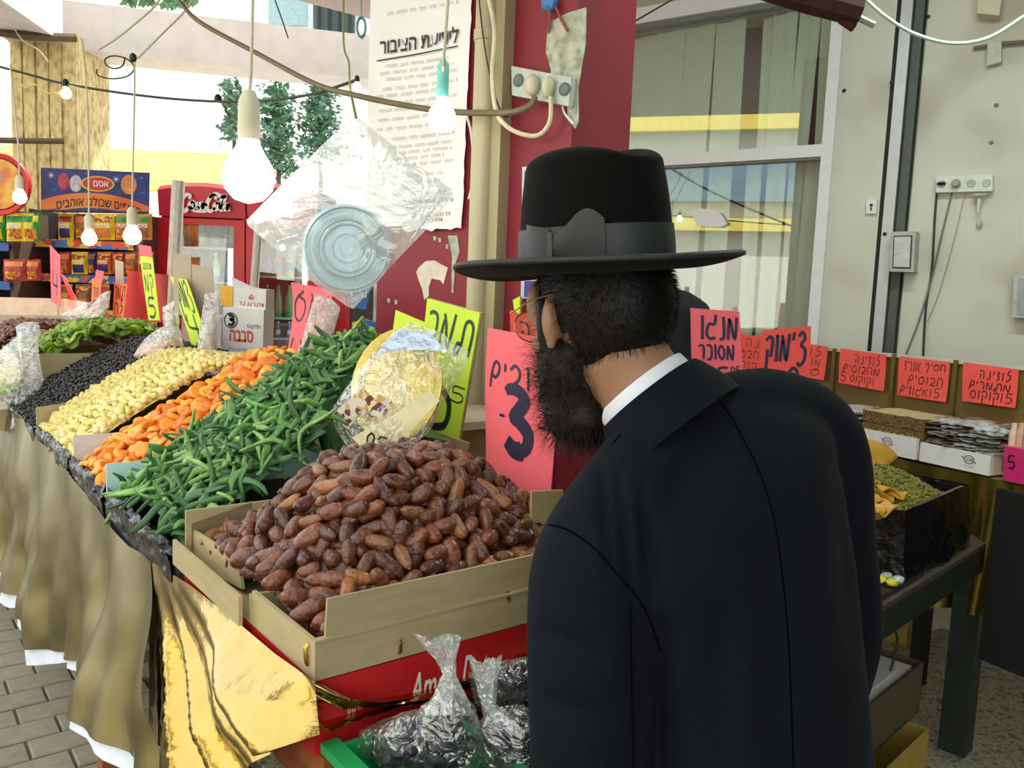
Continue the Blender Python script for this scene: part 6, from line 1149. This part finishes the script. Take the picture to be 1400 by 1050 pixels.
for i, (x, y) in enumerate([(1362, 144), (1355, 195), (1269, 23), (1154, 124)]): g = MB(); g.lathe([(.010, 0), (.008, .006), (0, .007)], W(x, y, 0), WN, 8); build('wall_plug', g, M('wall_plug_grey', (130, 130, 116), .8) if i < 2 else DARKM, wall_right)
wp_ = thing('sprinkler', W(1339, 300, 0), 'pale plastic cone fitting under the power strip', 'fitting'); g = MB(); g.lathe([(.03, .03), (.03, .024), (.008, .01), (.008, -.05), (0, -.05)], W(1339, 275, .04), ZZ, 14); build('cone', g, M('pale_fitting', (210, 214, 204), .5), wp_); g = MB(); g.ell(W(1339, 306, .015), WD*.012, WN*.015, ZZ*.022, 10, 7); build('hook', g, M('pale_fitting2', (196, 200, 186), .6), wp_)
# taped paper on the window
g = MB(); q = [W(x, y, .005) for x, y in ((945, 288), (955, 284), (984, 290), (994, 306), (985, 311), (953, 309))]; g.slab(q, .002, 0, WN); build('paper_scrap', g, WHITE, label='torn white paper scrap stuck on the lower window pane', cat='paper')

# ---- green crate of bagged prunes in front of the stall end
gc = thing('green_crate', L(-.12, .09, .70), 'bright green plastic crate full of knotted bags at the stall corner', 'crate'); M_GP = M('green_plastic', (26, 158, 84), .35, var=.05)
A_, B_, Z_ = (-.235, -.03), (.014, .187), (.70, .922)
for a, b in (((A_[0], A_[0]+.008), B_), ((A_[1]-.008, A_[1]), B_), (A_, (B_[0], B_[0]+.008)), (A_, (B_[1]-.008, B_[1]))): g = MB(); g.ab(a, b, Z_); build('side_wall', g, M_GP, gc)
g = MB(); g.ab(A_, B_, (.70, .71)); build('base', g, M_GP, gc)
g = MB(); g.ab((A_[0]-.012, A_[1]+.01), (B_[0]-.014, B_[0]+.01), (.912, .925)); g.ab((A_[0]-.012, A_[0]+.01), (B_[0]+.01, B_[1]), (.912, .925)); build('rim', g, M_GP, gc)
for k in range(3): g = MB(); g.ab((A_[0]+.02+.045*k, A_[0]+.03+.045*k), (B_[0]-.01, B_[0]), (.72, .91)); build('rib', g, M_GP, gc)
std = thing('crate_stand', L(-.12, .09, 0), 'wooden box stand under the green crate', 'stand'); g = MB(); g.ab((-.235, -.03), (.014, .187), (0, .697)); build('stand', g, M_WOOD, std)
ow = MB(); ow.ab((-.006, .0), (.03, .3), (.62, .9)); build('board', ow, M('orange_brown_board', (176, 92, 34), .6), tb)
M_PRU = M('prune', (44, 36, 50), .25, var=.4, scale=50, bump=.3, bscale=100, rand=.2)
def prune_bag(body, neck, flare, Y, label, seed, nP=26):
    t = thing('prune_bag', PY(np.mean([p[0] for p in body]), max(p[1] for p in body), Y), label, 'bag', 'bags of prunes in the green crate')
    build('bag_film', shell(body, Y, Y, .035, .006, 22, seed=seed, rings=9, seg=40), CLEAR, t, smooth=60)
    rnd = random.Random(seed); cx, cy = np.mean([p[0] for p in body]), np.mean([p[1] for p in body]); g = MB()
    for k in range(nP):
        b = rnd.choice(body); r = rnd.uniform(0, .62); c = PY(cx+(b[0]-cx)*r, cy+(b[1]-cy)*r+10, Y+rnd.uniform(-.012, .025)); v1 = unit([rnd.gauss(0, 1) for _ in range(3)]); v2 = unit(np.cross(v1, [.3, .5, .8])); g.ell(c, v1*.017, v2*.012, np.cross(v1, v2)*.011, 10, 7, fn=lambda p: p+.002*np.array([fbm(p, 90), fbm(p+2, 90), 0]))
    build('prunes', g, M_PRU, t, kind='stuff')
    if neck:
        (x0, y0), w0 = neck; fl_ = flare; g = MB(); base = np.array([cx, cy-.35*(cy-y0)]); n_ = 20
        prof = [(base, 30), (np.array([x0, y0])+(base-np.array([x0, y0]))*.45, 17), (np.array([x0, y0]), w0), (np.array([x0, y0])*.6+np.array(fl_[0])*.4, w0*1.5), (np.array(fl_[0]), fl_[1])]
        P = []
        for j in range(9):
            k = j/8*(len(prof)-1); i = min(int(k), len(prof)-2); f_ = k-i; c = prof[i][0]*(1-f_)+prof[i+1][0]*f_; w_ = prof[i][1]*(1-f_)+prof[i+1][1]*f_
            for q in range(n_): a = 2*PI*q/n_; ww = w_*(1+.28*math.sin(5*a+seed+j*.3)+.12*math.sin(9*a+j)); P.append(PY(c[0]+ww*math.cos(a), c[1]+(6*math.sin(3*a+seed) if j == 8 else 0), Y-.0008*ww*math.sin(a)*1.0))
        g.add(P, [(j*n_+q, j*n_+(q+1) % n_, (j+1)*n_+(q+1) % n_, (j+1)*n_+q) for j in range(8) for q in range(n_)]); build('knotted_neck', g, TWIST, t, smooth=60)
prune_bag([(575, 965), (600, 950), (630, 948), (650, 965), (660, 1010), (655, 1070), (600, 1085), (560, 1070), (558, 1010)], ((614, 922), 8), ((601, 872), 27), .965, 'upright knotted bag of prunes in the middle of the green crate', 1)
prune_bag([(650, 990), (675, 968), (712, 962), (745, 985), (752, 1040), (740, 1085), (690, 1090), (655, 1060)], ((667, 962), 8), ((664, 905), 20), .98, 'right hand knotted bag of prunes close to the man\'s sleeve', 2)
prune_bag([(640, 920), (680, 905), (730, 895), (760, 915), (755, 965), (700, 975), (650, 965)], None, None, 1.06, 'bag of prunes at the back of the green crate under the red carton', 3)
prune_bag([(515, 1000), (545, 975), (575, 968), (590, 990), (585, 1040), (560, 1075), (520, 1060), (508, 1030)], ((575, 992), 10), ((606, 1000), 16), .97, 'slumped bag of prunes at the left of the green crate', 4)
prune_bag([(490, 1000), (520, 985), (560, 972), (575, 985), (545, 1010), (510, 1040), (490, 1030)], None, None, 1.0, 'flat empty looking bag against the gold cloth in the green crate', 5, 6)
# ================================================================== PEOPLE
SKIN = M('skin', (164, 122, 92), .5, var=.06, scale=30, sss=.15, bump=.06, bscale=150); HAIR = M('black_hair', (22, 17, 15), .5, var=.3, scale=60, spec=.3); BEARD = M('dark_beard', (32, 24, 20), .55, var=.4, scale=40, spec=.3)
NAVY = M('navy_wool', (10, 15, 23), .85, var=.12, scale=200, bump=.08, bscale=400, sheen=.02, spec=.15); FELT = M('black_felt', (12, 9, 7), .9, var=.15, scale=90, sheen=.03, bump=.08, bscale=300, spec=.12)
RIBN = M('hat_ribbon', (40, 46, 44), .55, var=.08, scale=40, stretch=(1, 1, 30)); SHIRT = M('white_shirt', (232, 236, 246), .7, var=.03)
man = thing('person', np.array([.29, 1.06, 0]), 'man in a black brimmed hat and dark suit leaning over the dates', 'person')
hcn = PY(820, 428, 1.13); hf = unit([-.52, .83, -.24]); hl = unit(np.cross(ZZ, hf)); hu = np.cross(hf, hl)
def HP(x, y, z): return hcn+hl*x+hf*y+hu*z
cc = PY(884, 540, 1.09); cn_ = unit([-.62, .30, .72])            # collar centre and neck axis
def hand(mb, wrist, d, palm_n, side):                          # relaxed hand hanging along d
    d = unit(d); n = unit(palm_n-d*np.dot(palm_n, d)); s = np.cross(d, n)*side
    mb.ell(wrist+d*.05, s*.040, n*.017, d*.055, 12, 8)
    for k, (o, l) in enumerate(((-.030, .068), (-.010, .078), (.011, .073), (.031, .056))):
        b = wrist+d*.085+s*o; mb.tube([b, b+d*l*.45+n*.006, b+d*l*.75+n*.020, b+d*l*.9+n*.036], [.0098, .0092, .0084, .007], 8)
    b = wrist+d*.03-s*.03; mb.tube([b, b-s*.022+d*.03+n*.012, b-s*.018+d*.058+n*.022], [.012, .0105, .009], 8)
shL, elL, wrL = PY(808, 772, .985), np.array([.105, .935, .95]), np.array([.115, .955, .70])
shR, elR, wrR = PY(1118, 605, 1.2), PY(1148, 860, 1.22), PY(1130, 1000, 1.42)
b = MB()
b.ell(HP(0, -.012, .02), hl*.076, hf*.096, hu*.104, 24, 16); b.ell(HP(0, .032, -.055), hl*.058, hf*.062, hu*.075, 20, 14)
b.ell(HP(0, .1, -.028), hl*.015, hf*.022, hu*.028, 12, 8); b.ell(HP(0, .086, -.075), hl*.026, hf*.014, hu*.012, 12, 8); b.ell(HP(0, .083, .028), hl*.05, hf*.014, hu*.012, 12, 8)
for s in (1, -1):
    b.ell(HP(s*.082, .002, -.014), hl*s*.011+hf*-.006, hf*.014+hl*s*.004, hu*.031, 14, 10); b.ell(HP(s*.090, -.008, -.006), hl*s*.006-hf*.004, hf*.010, hu*.027, 12, 8); b.ell(HP(s*.082, .004, -.040), hl*s*.008, hf*.009, hu*.012, 10, 8)
    b.ell(HP(s*.047, .062, -.035), hl*.024, hf*.024, hu*.024, 12, 8); b.ell(HP(s*.050, .062, .022), hl*.022, hf*.028, hu*.04, 14, 10)
nb0 = HP(0, -.03, -.05); b.tube([nb0, nb0*.5+cc*.5, cc, cc-cn_*.05], [.058, .058, .062, .052], 20)
sp0 = cc-cn_*.10+np.array([.0, .07, -.04]); pel = PY(1010, 1180, 1.09); b.tube([sp0, sp0*.6+pel*.4, pel, pel-ZZ*.06], [.042, .08, .10, .09], 20)
for sh, el, wr in ((shL, elL, wrL), (shR, elR, wrR)): b.tube([sp0, sh, el, wr], [.04, .042, .038, .026], 14)
hand(b, wrL, np.array([.02, .03, -1]), np.array([.6, .8, 0]), 1); hand(b, wrR, np.array([-.1, .6, -.5]), np.array([0, -.5, -.8]), 1)
fL, fR = np.array([.20, 1.03, 0]), np.array([.40, 1.10, 0])
for hx, ft_ in ((pel-np.array([.075, .05, .03]), fL), (pel+np.array([.085, .05, -.03]), fR)):
    b.tube([hx, hx*.5+ft_*.5+np.array([0, .03, .04]), ft_+ZZ*.09], [.085, .058, .042], 14); b.ell(ft_+np.array([-.05, .06, .05]), unit([-.55, .83, 0])*.125, unit([.83, .55, 0])*.045, ZZ*.04, 14, 8)
rb_ = remesh(b, .0065, 3); build('body', rb_, SKIN, man, smooth=180)
bvb = BVHTree.FromPolygons([Vector(v) for v in rb_.v], rb_.f)
for s in (1, -1):
    g = MB(); c = HP(s*.032, .078, .008); g.ell(c, hl*.012, hf*.012, hu*.012, 12, 8); e_ = build('eye', g, M('eye_white', (230, 226, 220), .2), man); g = MB(); g.ell(c+hf*.0095, hl*.006, hf*.004, hu*.006, 10, 6); build('iris', g, M('iris', (50, 34, 24), .2), e_)
# trousers and shoes
g = MB()
for hx, ft_ in ((pel-np.array([.075, .05, .0]), fL), (pel+np.array([.085, .05, .0]), fR)): g.tube([hx+ZZ*.02, hx*.5+ft_*.5+np.array([0, .03, .04]), ft_+ZZ*.06], [.115, .085, .075], 18)
build('trousers', remesh(g, .01, 3), M('black_trousers', (18, 18, 20), .85), man, smooth=180)
for ft_ in (fL, fR): g = MB(); fd = unit([-.55, .83, 0]); sd_ = unit([.83, .55, 0]); g.ell(ft_+fd*.06+ZZ*.045, fd*.15, sd_*.053, ZZ*.05, 18, 10, fn=lambda p: np.array([p[0], p[1], max(0.002, p[2])])); build('shoe', g, M('black_shoe', (12, 12, 12), .25), man)
# jacket: torso rings through picture rows, sleeves, one surface
J = MB(); rows = [(903, 552, 62, .55, .060, 1.09), (922, 580, 100, .50, .085, 1.09), (945, 606, 150, .43, .10, 1.09), (962, 640, 180, .36, .115, 1.09), (972, 710, 192, .27, .125, 1.08), (990, 800, 190, .15, .13, 1.075), (1003, 900, 186, .05, .135, 1.07), (1008, 1000, 192, 0, .14, 1.065), (1014, 1100, 202, 0, .145, 1.06), (1018, 1250, 212, 0, .15, 1.06), (1020, 1380, 218, 0, .155, 1.06)]
lat = unit([.86, .5, 0]); fw2 = unit([-.5, .86, 0]); P = []; nr = 40
dense = []
for k in range((len(rows)-1)*4+1):
    x = k/4; i = min(int(x), len(rows)-2); f_ = x-i; dense.append([rows[i][q]*(1-f_)+rows[i+1][q]*f_ for q in range(6)])
for cx, cy, hw, tilt, dep, Y in dense:
    c = PY(cx, cy, Y); w_ = hw*Y/FPX; wl = math.sqrt(max(1e-4, w_*w_-(.5*dep)**2))/.86
    for q in range(nr):
        a = 2*PI*q/nr; ca, sa = math.cos(a), math.sin(a); ca = math.copysign(abs(ca)**.85, ca); sa = math.copysign(abs(sa)**.85, sa)
        P.append(c+lat*wl*ca+fw2*dep*sa+ZZ*tilt*w_*ca)
k = len(dense); J.add(P, [(i*nr+q, i*nr+(q+1) % nr, (i+1)*nr+(q+1) % nr, (i+1)*nr+q) for i in range(k-1) for q in range(nr)]+[tuple(range(nr))[::-1], tuple((k-1)*nr+q for q in range(nr))])
J.tube(smooth_line([cc-cn_*.06, PY(864, 676, 1.02), shL, shL*.5+elL*.5+np.array([-.004, -.004, 0]), elL, elL*.45+wrL*.55, wrL-ZZ*.0], 5), list(np.interp(np.linspace(0, 6, 31), range(7), [.06, .07, .073, .071, .066, .062, .058])), 24)
J.tube([cc-cn_*.075, PY(950, 584, 1.12), PY(1045, 594, 1.16)], [.078, .075, .08], 24)
J.tube(smooth_line([cc-cn_*.06, PY(1040, 560, 1.15), shR, shR*.5+elR*.5, elR, elR*.4+wrR*.6, wrR], 5), list(np.interp(np.linspace(0, 6, 31), range(7), [.05, .06, .068, .066, .062, .056, .05])), 24)
J = remesh(J, .0075, 14)
# drape: soft vertical folds below the shoulder blade and beside the left sleeve
V = np.array(J.v); out = []
for p in V:
    x, y = pix(p); d = 0
    if p[1] < 1.12:
        for (x0, y0, x1, y1, wd_, dp) in ((822, 640, 838, 780, 9, .007), (846, 650, 862, 800, 9, .008), (876, 665, 900, 860, 10, .008), (905, 860, 902, 1100, 13, .016), (1060, 760, 1068, 1060, 22, .006), (1150, 640, 1170, 900, 16, .008), (990, 840, 985, 1080, 30, .005), (735, 860, 820, 900, 14, .005), (745, 960, 850, 990, 16, .005)):
            t = ((x-x0)*(x1-x0)+(y-y0)*(y1-y0))/((x1-x0)**2+(y1-y0)**2); tc = max(0, min(1, t)); dd = math.hypot(x-(x0+(x1-x0)*tc), y-(y0+(y1-y0)*tc)); d += 1.7*dp*math.exp(-(dd/wd_)**2)*math.sin(PI*min(1, max(.0, .08+.9*tc)))**.5
        d += .003*fbm(p, 9)
    out.append(tuple(p+np.array([.1, 1, 0])*d))
J.v = out
jk = build('jacket', J, NAVY, man, smooth=180)
bvj = BVHTree.FromPolygons([Vector(v) for v in J.v], J.f)
def onj(x, y, off=.001, bv=None):
    d = Vector(ray(x, y)).normalized(); h = (bv or bvj).ray_cast(Vector(CAM), d); return None if h[0] is None else np.array(h[0])-np.array(d)*off
SEAM = M('seam_thread', (6, 9, 14), 1, spec=0)
for nm, pts in (('back_seam', [(958, 528), (990, 556), (1016, 600), (1040, 650), (1058, 710), (1070, 790), (1078, 880), (1082, 970), (1085, 1060)]), ('armhole_seam', [(738, 716), (775, 724), (815, 752), (848, 790), (880, 830), (903, 890)]), ('sleeve_seam', [(862, 830), (863, 900), (864, 970), (866, 1060)]), ('collar_seam', [(838, 606), (868, 574), (905, 545), (950, 518), (978, 508)])):
    P = [q for q in (onj(x, y, .0002) for x, y in smooth_line(pts, 5)) if q is not None]
    if len(P) > 3: g = MB(); g.tube(P, .0011, 5); build(nm, g, SEAM, jk)
# collars
e1 = unit(np.cross(cn_, hf)); e2 = np.cross(e1, cn_)           # e1 sideways, e2 roughly forward
if np.dot(e1, hl) < 0: e1 = -e1
if np.dot(e2, hf) < 0: e2 = -e2
def band(prof, a0, a1, n=60, th=.003, sx=1.0, sy=1.0, sag=0):
    g = MB(); k = len(prof)
    for sgn in (0, 1):
        P = []
        for i in range(n):
            a = a0+(a1-a0)*i/(n-1)
            for r, h in prof: rr = r-sgn*th; P.append(cc+e1*rr*sx*math.cos(a)+e2*rr*sy*math.sin(a)+cn_*(h-sag*max(0, math.sin(a))))
        F = [(i*k+j, (i+1)*k+j, (i+1)*k+j+1, i*k+j+1) for i in range(n-1) for j in range(k-1)]
        g.add(P, F if sgn == 0 else [f_[::-1] for f_ in F])
    K = n*k
    for i in range(n-1):
        for j in (0, k-1): g.f.append((i*k+j, (i+1)*k+j, K+(i+1)*k+j, K+i*k+j)); g.m.append(0)
    return g
build('shirt_collar', band([(.074, -.045), (.072, -.01), (.070, .008), (.069, .015)], PI*.5+.15, PI*2.5-.15, sag=.02), SHIRT, man, smooth=60)
build('jacket_collar', band([(.100, -.066), (.097, -.046), (.091, -.028), (.085, -.012), (.080, -.003), (.076, -.003)], PI*.96, PI*2.06, th=.004), NAVY, jk, smooth=60)
# hair and beard: a close cap plus many fine strands
def strands(name, pts, par, mat, ln, wd=.0009, grav=.3, curl=.5, seed=0):
    rnd = random.Random(seed); g = MB()
    for p, n in pts:
        d = unit(n+np.array([rnd.gauss(0, curl), rnd.gauss(0, curl), rnd.gauss(0, curl)])*.6); q = np.array(p); l = rnd.uniform(*ln)/4; s = unit(np.cross(d, [rnd.gauss(0, 1), rnd.gauss(0, 1), rnd.gauss(0, 1)])); P = []
        for k in range(5):
            w_ = wd*(1-.85*k/4); P += [q-s*w_/2, q+s*w_/2]; d = unit(d+np.array([rnd.gauss(0, curl)*.4, rnd.gauss(0, curl)*.4, rnd.gauss(0, curl)*.4-grav])); q = q+d*l
        g.add(P, [(2*k, 2*k+1, 2*k+3, 2*k+2) for k in range(4)])
    return build(name, g, mat, par, smooth=0, kind='stuff')
def surf_pts(c, ax, ay, az, keep, n, seed):
    rnd = random.Random(seed); out = []
    while len(out) < n:
        v_ = unit([rnd.gauss(0, 1) for _ in range(3)]); p = c+ax*v_[0]+ay*v_[1]+az*v_[2]
        nn = unit(ax*v_[0]/(ax@ax)+ay*v_[1]/(ay@ay)+az*v_[2]/(az@az))
        if keep(p): out.append((p, nn))
    return out
hcap = MB(); C0h = HP(0, -.014, .015); A3 = (hl*.0845, hf*.103, hu*.112); hcap.ell(C0h, *A3, 48, 36)
def hl_(p): q = p-hcn; return q@hl, q@hf, q@hu
def keep_hair(p):
    x, y, z = hl_(p); nape = -.088+.010*math.sin(x*60); 
    if y > .055: return False
    if abs(x) > .05 and -.052 < z < .022 and -.016 < y < .03: return False
    if y > .03 and z < .01: return False
    if y > -.02 and z < -.03: return False
    return z > nape
hcap.f = [f_ for f_ in hcap.f if keep_hair(np.mean([hcap.v[i] for i in f_], axis=0))]; hcap.m = [0]*len(hcap.f)
hr = build('hair', hcap, HAIR, man, smooth=180)
strands('hair_strands', surf_pts(C0h, *A3, lambda p: keep_hair(p) and hl_(p)[2] < .06, 5200, 2), hr, HAIR, (.006, .013), .0009, .35, .35, 3)
sd2 = MB(); sd2.tube(smooth_line([HP(.073, .028, .035), HP(.074, .030, -.01), HP(.068, .032, -.045)], 5), list(np.linspace(.007, .012, 11)), 10); build('sideburn', sd2, HAIR, hr)
bd_ = MB(); bparts = [(HP(0, .045, -.085), hl*.072, hf*.062, hu*.05), (HP(0, .055, -.125), hl*.062, hf*.055, hu*.055), (HP(.03, .03, -.06), hl*.05, hf*.05, hu*.05), (HP(-.03, .03, -.06), hl*.05, hf*.05, hu*.05), (HP(0, .052, -.138), hl*.046, hf*.04, hu*.038)]
for q in bparts: bd_.ell(*q, 18, 12)
bd_ = remesh(bd_, .007, 4); bV = np.array(bd_.v); bd_.v = [tuple(p+.004*np.array([fbm(p, 60), fbm(p+2, 60), fbm(p+4, 60)])) for p in bV]
be = build('beard', bd_, BEARD, man, smooth=180)
pts = []
rnd = random.Random(5); mb_ = bpy.data.objects[be.name].data; cen = HP(0, .03, -.1)
polys = list(mb_.polygons); W0 = wpos(be)
for k in range(4200): pl = rnd.choice(polys); pts.append((np.array(pl.center)+W0, unit(np.array(pl.normal)*.8+unit(np.array(pl.center)+W0-cen)*.4)))
strands('beard_strands', pts, be, BEARD, (.014, .045), .0008, .22, .75, 6)
# glasses
gl_ = thing('spectacles', HP(.078, .03, .022), 'thin gold rimmed spectacles on the man in the hat', 'glasses')
GOLDW = M('gold_wire', (200, 176, 120), .3, metal=.8); g = MB(); g.tube([HP(.086, -.012, .02), HP(.0845, .04, .024), HP(.078, .105, .018)], .0011, 6); g.tube([HP(-.086, -.012, .02), HP(-.0845, .04, .024), HP(-.078, .105, .018)], .0011, 6); build('temple_arm', g, GOLDW, gl_)
for s in (1, -1):
    g = MB(); c = HP(s*.042, .108, .0); g.tube([c+hl*.031*math.cos(a*PI/12)+hu*.022*math.sin(a*PI/12)-hf*.004*abs(math.cos(a*PI/12)) for a in range(25)], .0011, 6, cap=False); rim = build('rim', g, GOLDW, gl_)
    g = MB(); g.lathe([(0, 0), (1, 0)], (0, 0, 0), n=20); g.v = [tuple(c+hl*.030*v_[0]+hu*.021*v_[1]) for v_ in g.v]; build('lens', g, GLASS, rim)
g = MB(); g.tube(smooth_line([HP(-.011, .108, .004), HP(0, .112, .008), HP(.011, .108, .004)], 4), .0011, 6); build('bridge', g, GOLDW, gl_)
# hat
hat = thing('brimmed_hat', PY(813, 363, 1.13), 'black felt hat with a wide brim and grey ribbon worn by the man', 'hat')
fxy = unit([-.53, .85, 0]); Hu = unit(ZZ+np.array([-.085, -.03, 0])); Hf = unit(fxy-Hu*np.dot(fxy, Hu)); Hl = np.cross(Hu, Hf); Hc = PY(814, 366, 1.13)
ca_, cb_, chh = .114, .0975, .158
def crown(th, z, off=0):                                       # z in 0..1 on the side wall
    r = (1-.035*z-.07*z**3)-(.14 if z > .98 else 0)*0; pinch = 1-.16*z**1.5*max(0, math.cos(th))**2*math.exp(-((abs(math.sin(th))-.55)/.35)**2)
    return Hc+Hf*(ca_*r*pinch+off)*math.cos(th)+Hl*(cb_*r*pinch+off)*math.sin(th)+Hu*chh*.80*z
def crown_full(u_, t):
    th = 2*PI*u_
    if t <= .6: return crown(th, t/.6)
    k = (t-.6)/.4; ang = k*PI/2; rr = math.cos(ang*.98); base = crown(th, 1)-Hc; lx, ly = (base@Hf)*(rr**.75), (base@Hl)*(rr**.75)
    z = chh*(.80+.20*math.sin(ang)**.8); z -= .030*math.exp(-(ly/.026)**2)*max(0, min(1, (.105-abs(lx))/.05))*(1 if k > .15 else k/.15)
    z += -.014*max(0, lx/ca_)**2*k
    return Hc+Hf*lx+Hl*ly+Hu*z
g = MB(); g.grid(crown_full, 72, 46, cu=True); build('crown', g, FELT, hat, smooth=180)
def brimf(u_, t):
    th = 2*PI*u_; r0f, r0l = ca_*.985, cb_*.985; r1f, r1l = .199, .186; k = t
    x = (r0f+(r1f-r0f)*k)*math.cos(th); y = (r0l+(r1l-r0l)*k)*math.sin(th)
    z = .014*k**2.2*(.75+.5*math.sin(th)**2)+.004*k**3*max(0, -math.cos(th))**2-.018*k**2*max(0, math.cos(th))**3
    return Hc+Hf*x+Hl*y+Hu*(z-.002)
g = MB(); n1, n2 = 96, 12
P = [brimf(i/n1, j/(n2-1)) for j in range(n2) for i in range(n1)]; Q = [p-Hu*(.0035+.003*(j/(n2-1))) for j in range(n2) for p in P[j*n1:(j+1)*n1]]
K = n1*n2; F = [(j*n1+i, j*n1+(i+1) % n1, (j+1)*n1+(i+1) % n1, (j+1)*n1+i) for j in range(n2-1) for i in range(n1)]; F2_ = [tuple(x+K for x in f_[::-1]) for f_ in F]
rim_ = [((n2-1)*n1+i, (n2-1)*n1+(i+1) % n1, K+(n2-1)*n1+(i+1) % n1, K+(n2-1)*n1+i) for i in range(n1)]; inn = [(i, K+i, K+(i+1) % n1, (i+1) % n1) for i in range(n1)]
g.add(P+Q, F+F2_+rim_+inn); br = build('brim', g, FELT, hat, smooth=60)
g = MB(); g.tube([brimf(i/96, 1)-Hu*.003 for i in range(97)], .0038, 8, cap=False); build('brim_binding', g, M('brim_ribbon', (40, 42, 42), .6), br, smooth=180)
g = MB(); g.grid(lambda u_, t: crown(2*PI*u_, .02+.40*t, .0022+.0006*math.sin(PI*t)), 90, 8, cu=True); rbn = build('ribbon', g, RIBN, hat, smooth=180)
thb = None; best = 1e9
for i in range(360):
    x, y = pix(crown(2*PI*i/360, .15)); P_ = crown(2*PI*i/360, .15)
    if P_[1] < Hc[1]+.02 and abs(x-757) < best: best = abs(x-757); thb = 2*PI*i/360
def onc(x_ang, z, off): return crown(thb+x_ang, z, off)
sg = 1 if pix(crown(thb+.2, .15))[0] > pix(crown(thb, .15))[0] else -1
g = MB(); g.grid(lambda s, t: onc(sg*(-.42+.40*s), .05+.36*t+(.06*t)*(1-s)-.0*s, .0055+.002*math.sin(PI*s)), 12, 8); build('bow_loop', g, RIBN, rbn, smooth=180)
g = MB(); g.grid(lambda s, t: onc(sg*(.03+.62*s), (.14-.15*s*.3)*(1-t)+(.34+.26*math.sin(s*2.3)**2*.9)*t-.06*(1-s)*0, .0055+.0025*math.sin(PI*t)), 16, 8); build('bow_tail', g, M('bow_ribbon', (42, 42, 44), .6), rbn, smooth=180)
g = MB(); g.grid(lambda s, t: onc(sg*(-.03+.07*s), .03+.34*t, .0085), 4, 8); build('bow_knot', g, M('bow_knot', (58, 62, 60), .6), rbn, smooth=180)

# second person: stall keeper standing behind, back of a dark coat only
k0 = np.array([.455, 2.98, 0]); kp = thing('person', k0, 'person in a dark coat standing behind the man, mostly hidden', 'person')
b = MB(); b.ell(k0+np.array([0, .0, 1.70]), (.078, 0, 0), (0, .095, 0), (0, 0, .118), 18, 12); b.ell(k0+np.array([0, .09, 1.69]), (.014, 0, 0), (0, .02, 0), (0, 0, .025), 10, 7)
for s in (1, -1): b.ell(k0+np.array([s*.08, 0, 1.69]), (.009, 0, 0), (0, .02, 0), (0, 0, .03), 10, 7)
b.tube([k0+ZZ*1.64, k0+ZZ*1.45], [.058, .07], 14); b.tube([k0+ZZ*1.45, k0+ZZ*1.2, k0+ZZ*.92], [.1, .13, .13], 16)
for s in (1, -1):
    sh = k0+np.array([s*.17, 0, 1.44]); el = k0+np.array([s*.22, 0, 1.15]); wr = k0+np.array([s*.2, .12, .93]); b.tube([k0+ZZ*1.44, sh, el, wr], [.07, .05, .04, .028], 12); hand(b, wr, np.array([0, .5, -.8]), np.array([-s, 0, 0]), s)
    b.tube([k0+np.array([s*.09, 0, .95]), k0+np.array([s*.1, .01, .5]), k0+np.array([s*.1, 0, .08])], [.085, .06, .045], 12); b.ell(k0+np.array([s*.1, .07, .045]), (.045, 0, 0), (0, .12, 0), (0, 0, .042), 12, 8)
build('body', remesh(b, .009, 3), SKIN, kp, smooth=180)
c = MB(); c.tube([k0+ZZ*1.52, k0+ZZ*1.46, k0+ZZ*1.3, k0+ZZ*1.0, k0+ZZ*.8], [.08, .15, .17, .17, .19], 24)
for s in (1, -1): c.tube(smooth_line([k0+ZZ*1.44, k0+np.array([s*.18, 0, 1.44]), k0+np.array([s*.23, 0, 1.15]), k0+np.array([s*.205, .11, .95])], 4), list(np.linspace(.085, .055, 13)), 16)
c.v = [(v[0], k0[1]+(v[1]-k0[1])*.8, v[2]) for v in c.v]
build('coat', remesh(c, .012, 10), M('dark_coat', (22, 24, 34), .85), kp, smooth=180)
g = MB(); 
for s in (1, -1): g.tube([k0+np.array([s*.09, 0, .92]), k0+np.array([s*.1, .01, .5]), k0+np.array([s*.1, 0, .07])], [.11, .085, .075], 14)
build('trousers', g, M('dark_trousers', (20, 20, 24), .9), kp, smooth=180)
for s in (1, -1): g = MB(); g.ell(k0+np.array([s*.1, .06, .045]), (.052, 0, 0), (0, .145, 0), (0, 0, .048), 14, 8); build('shoe', g, M('dark_shoe', (14, 14, 14), .3), kp)
g = MB(); g.ell(k0+np.array([0, -.01, 1.73]), (.085, 0, 0), (0, .1, 0), (0, 0, .105), 18, 12); g.f = [f_ for f_ in g.f if np.mean([g.v[i][2] for i in f_]) > (1.72 if np.mean([g.v[i][1] for i in f_]) > k0[1]+.03 else 1.655)]; g.m = [0]*len(g.f); build('hair', g, HAIR, kp, smooth=180)
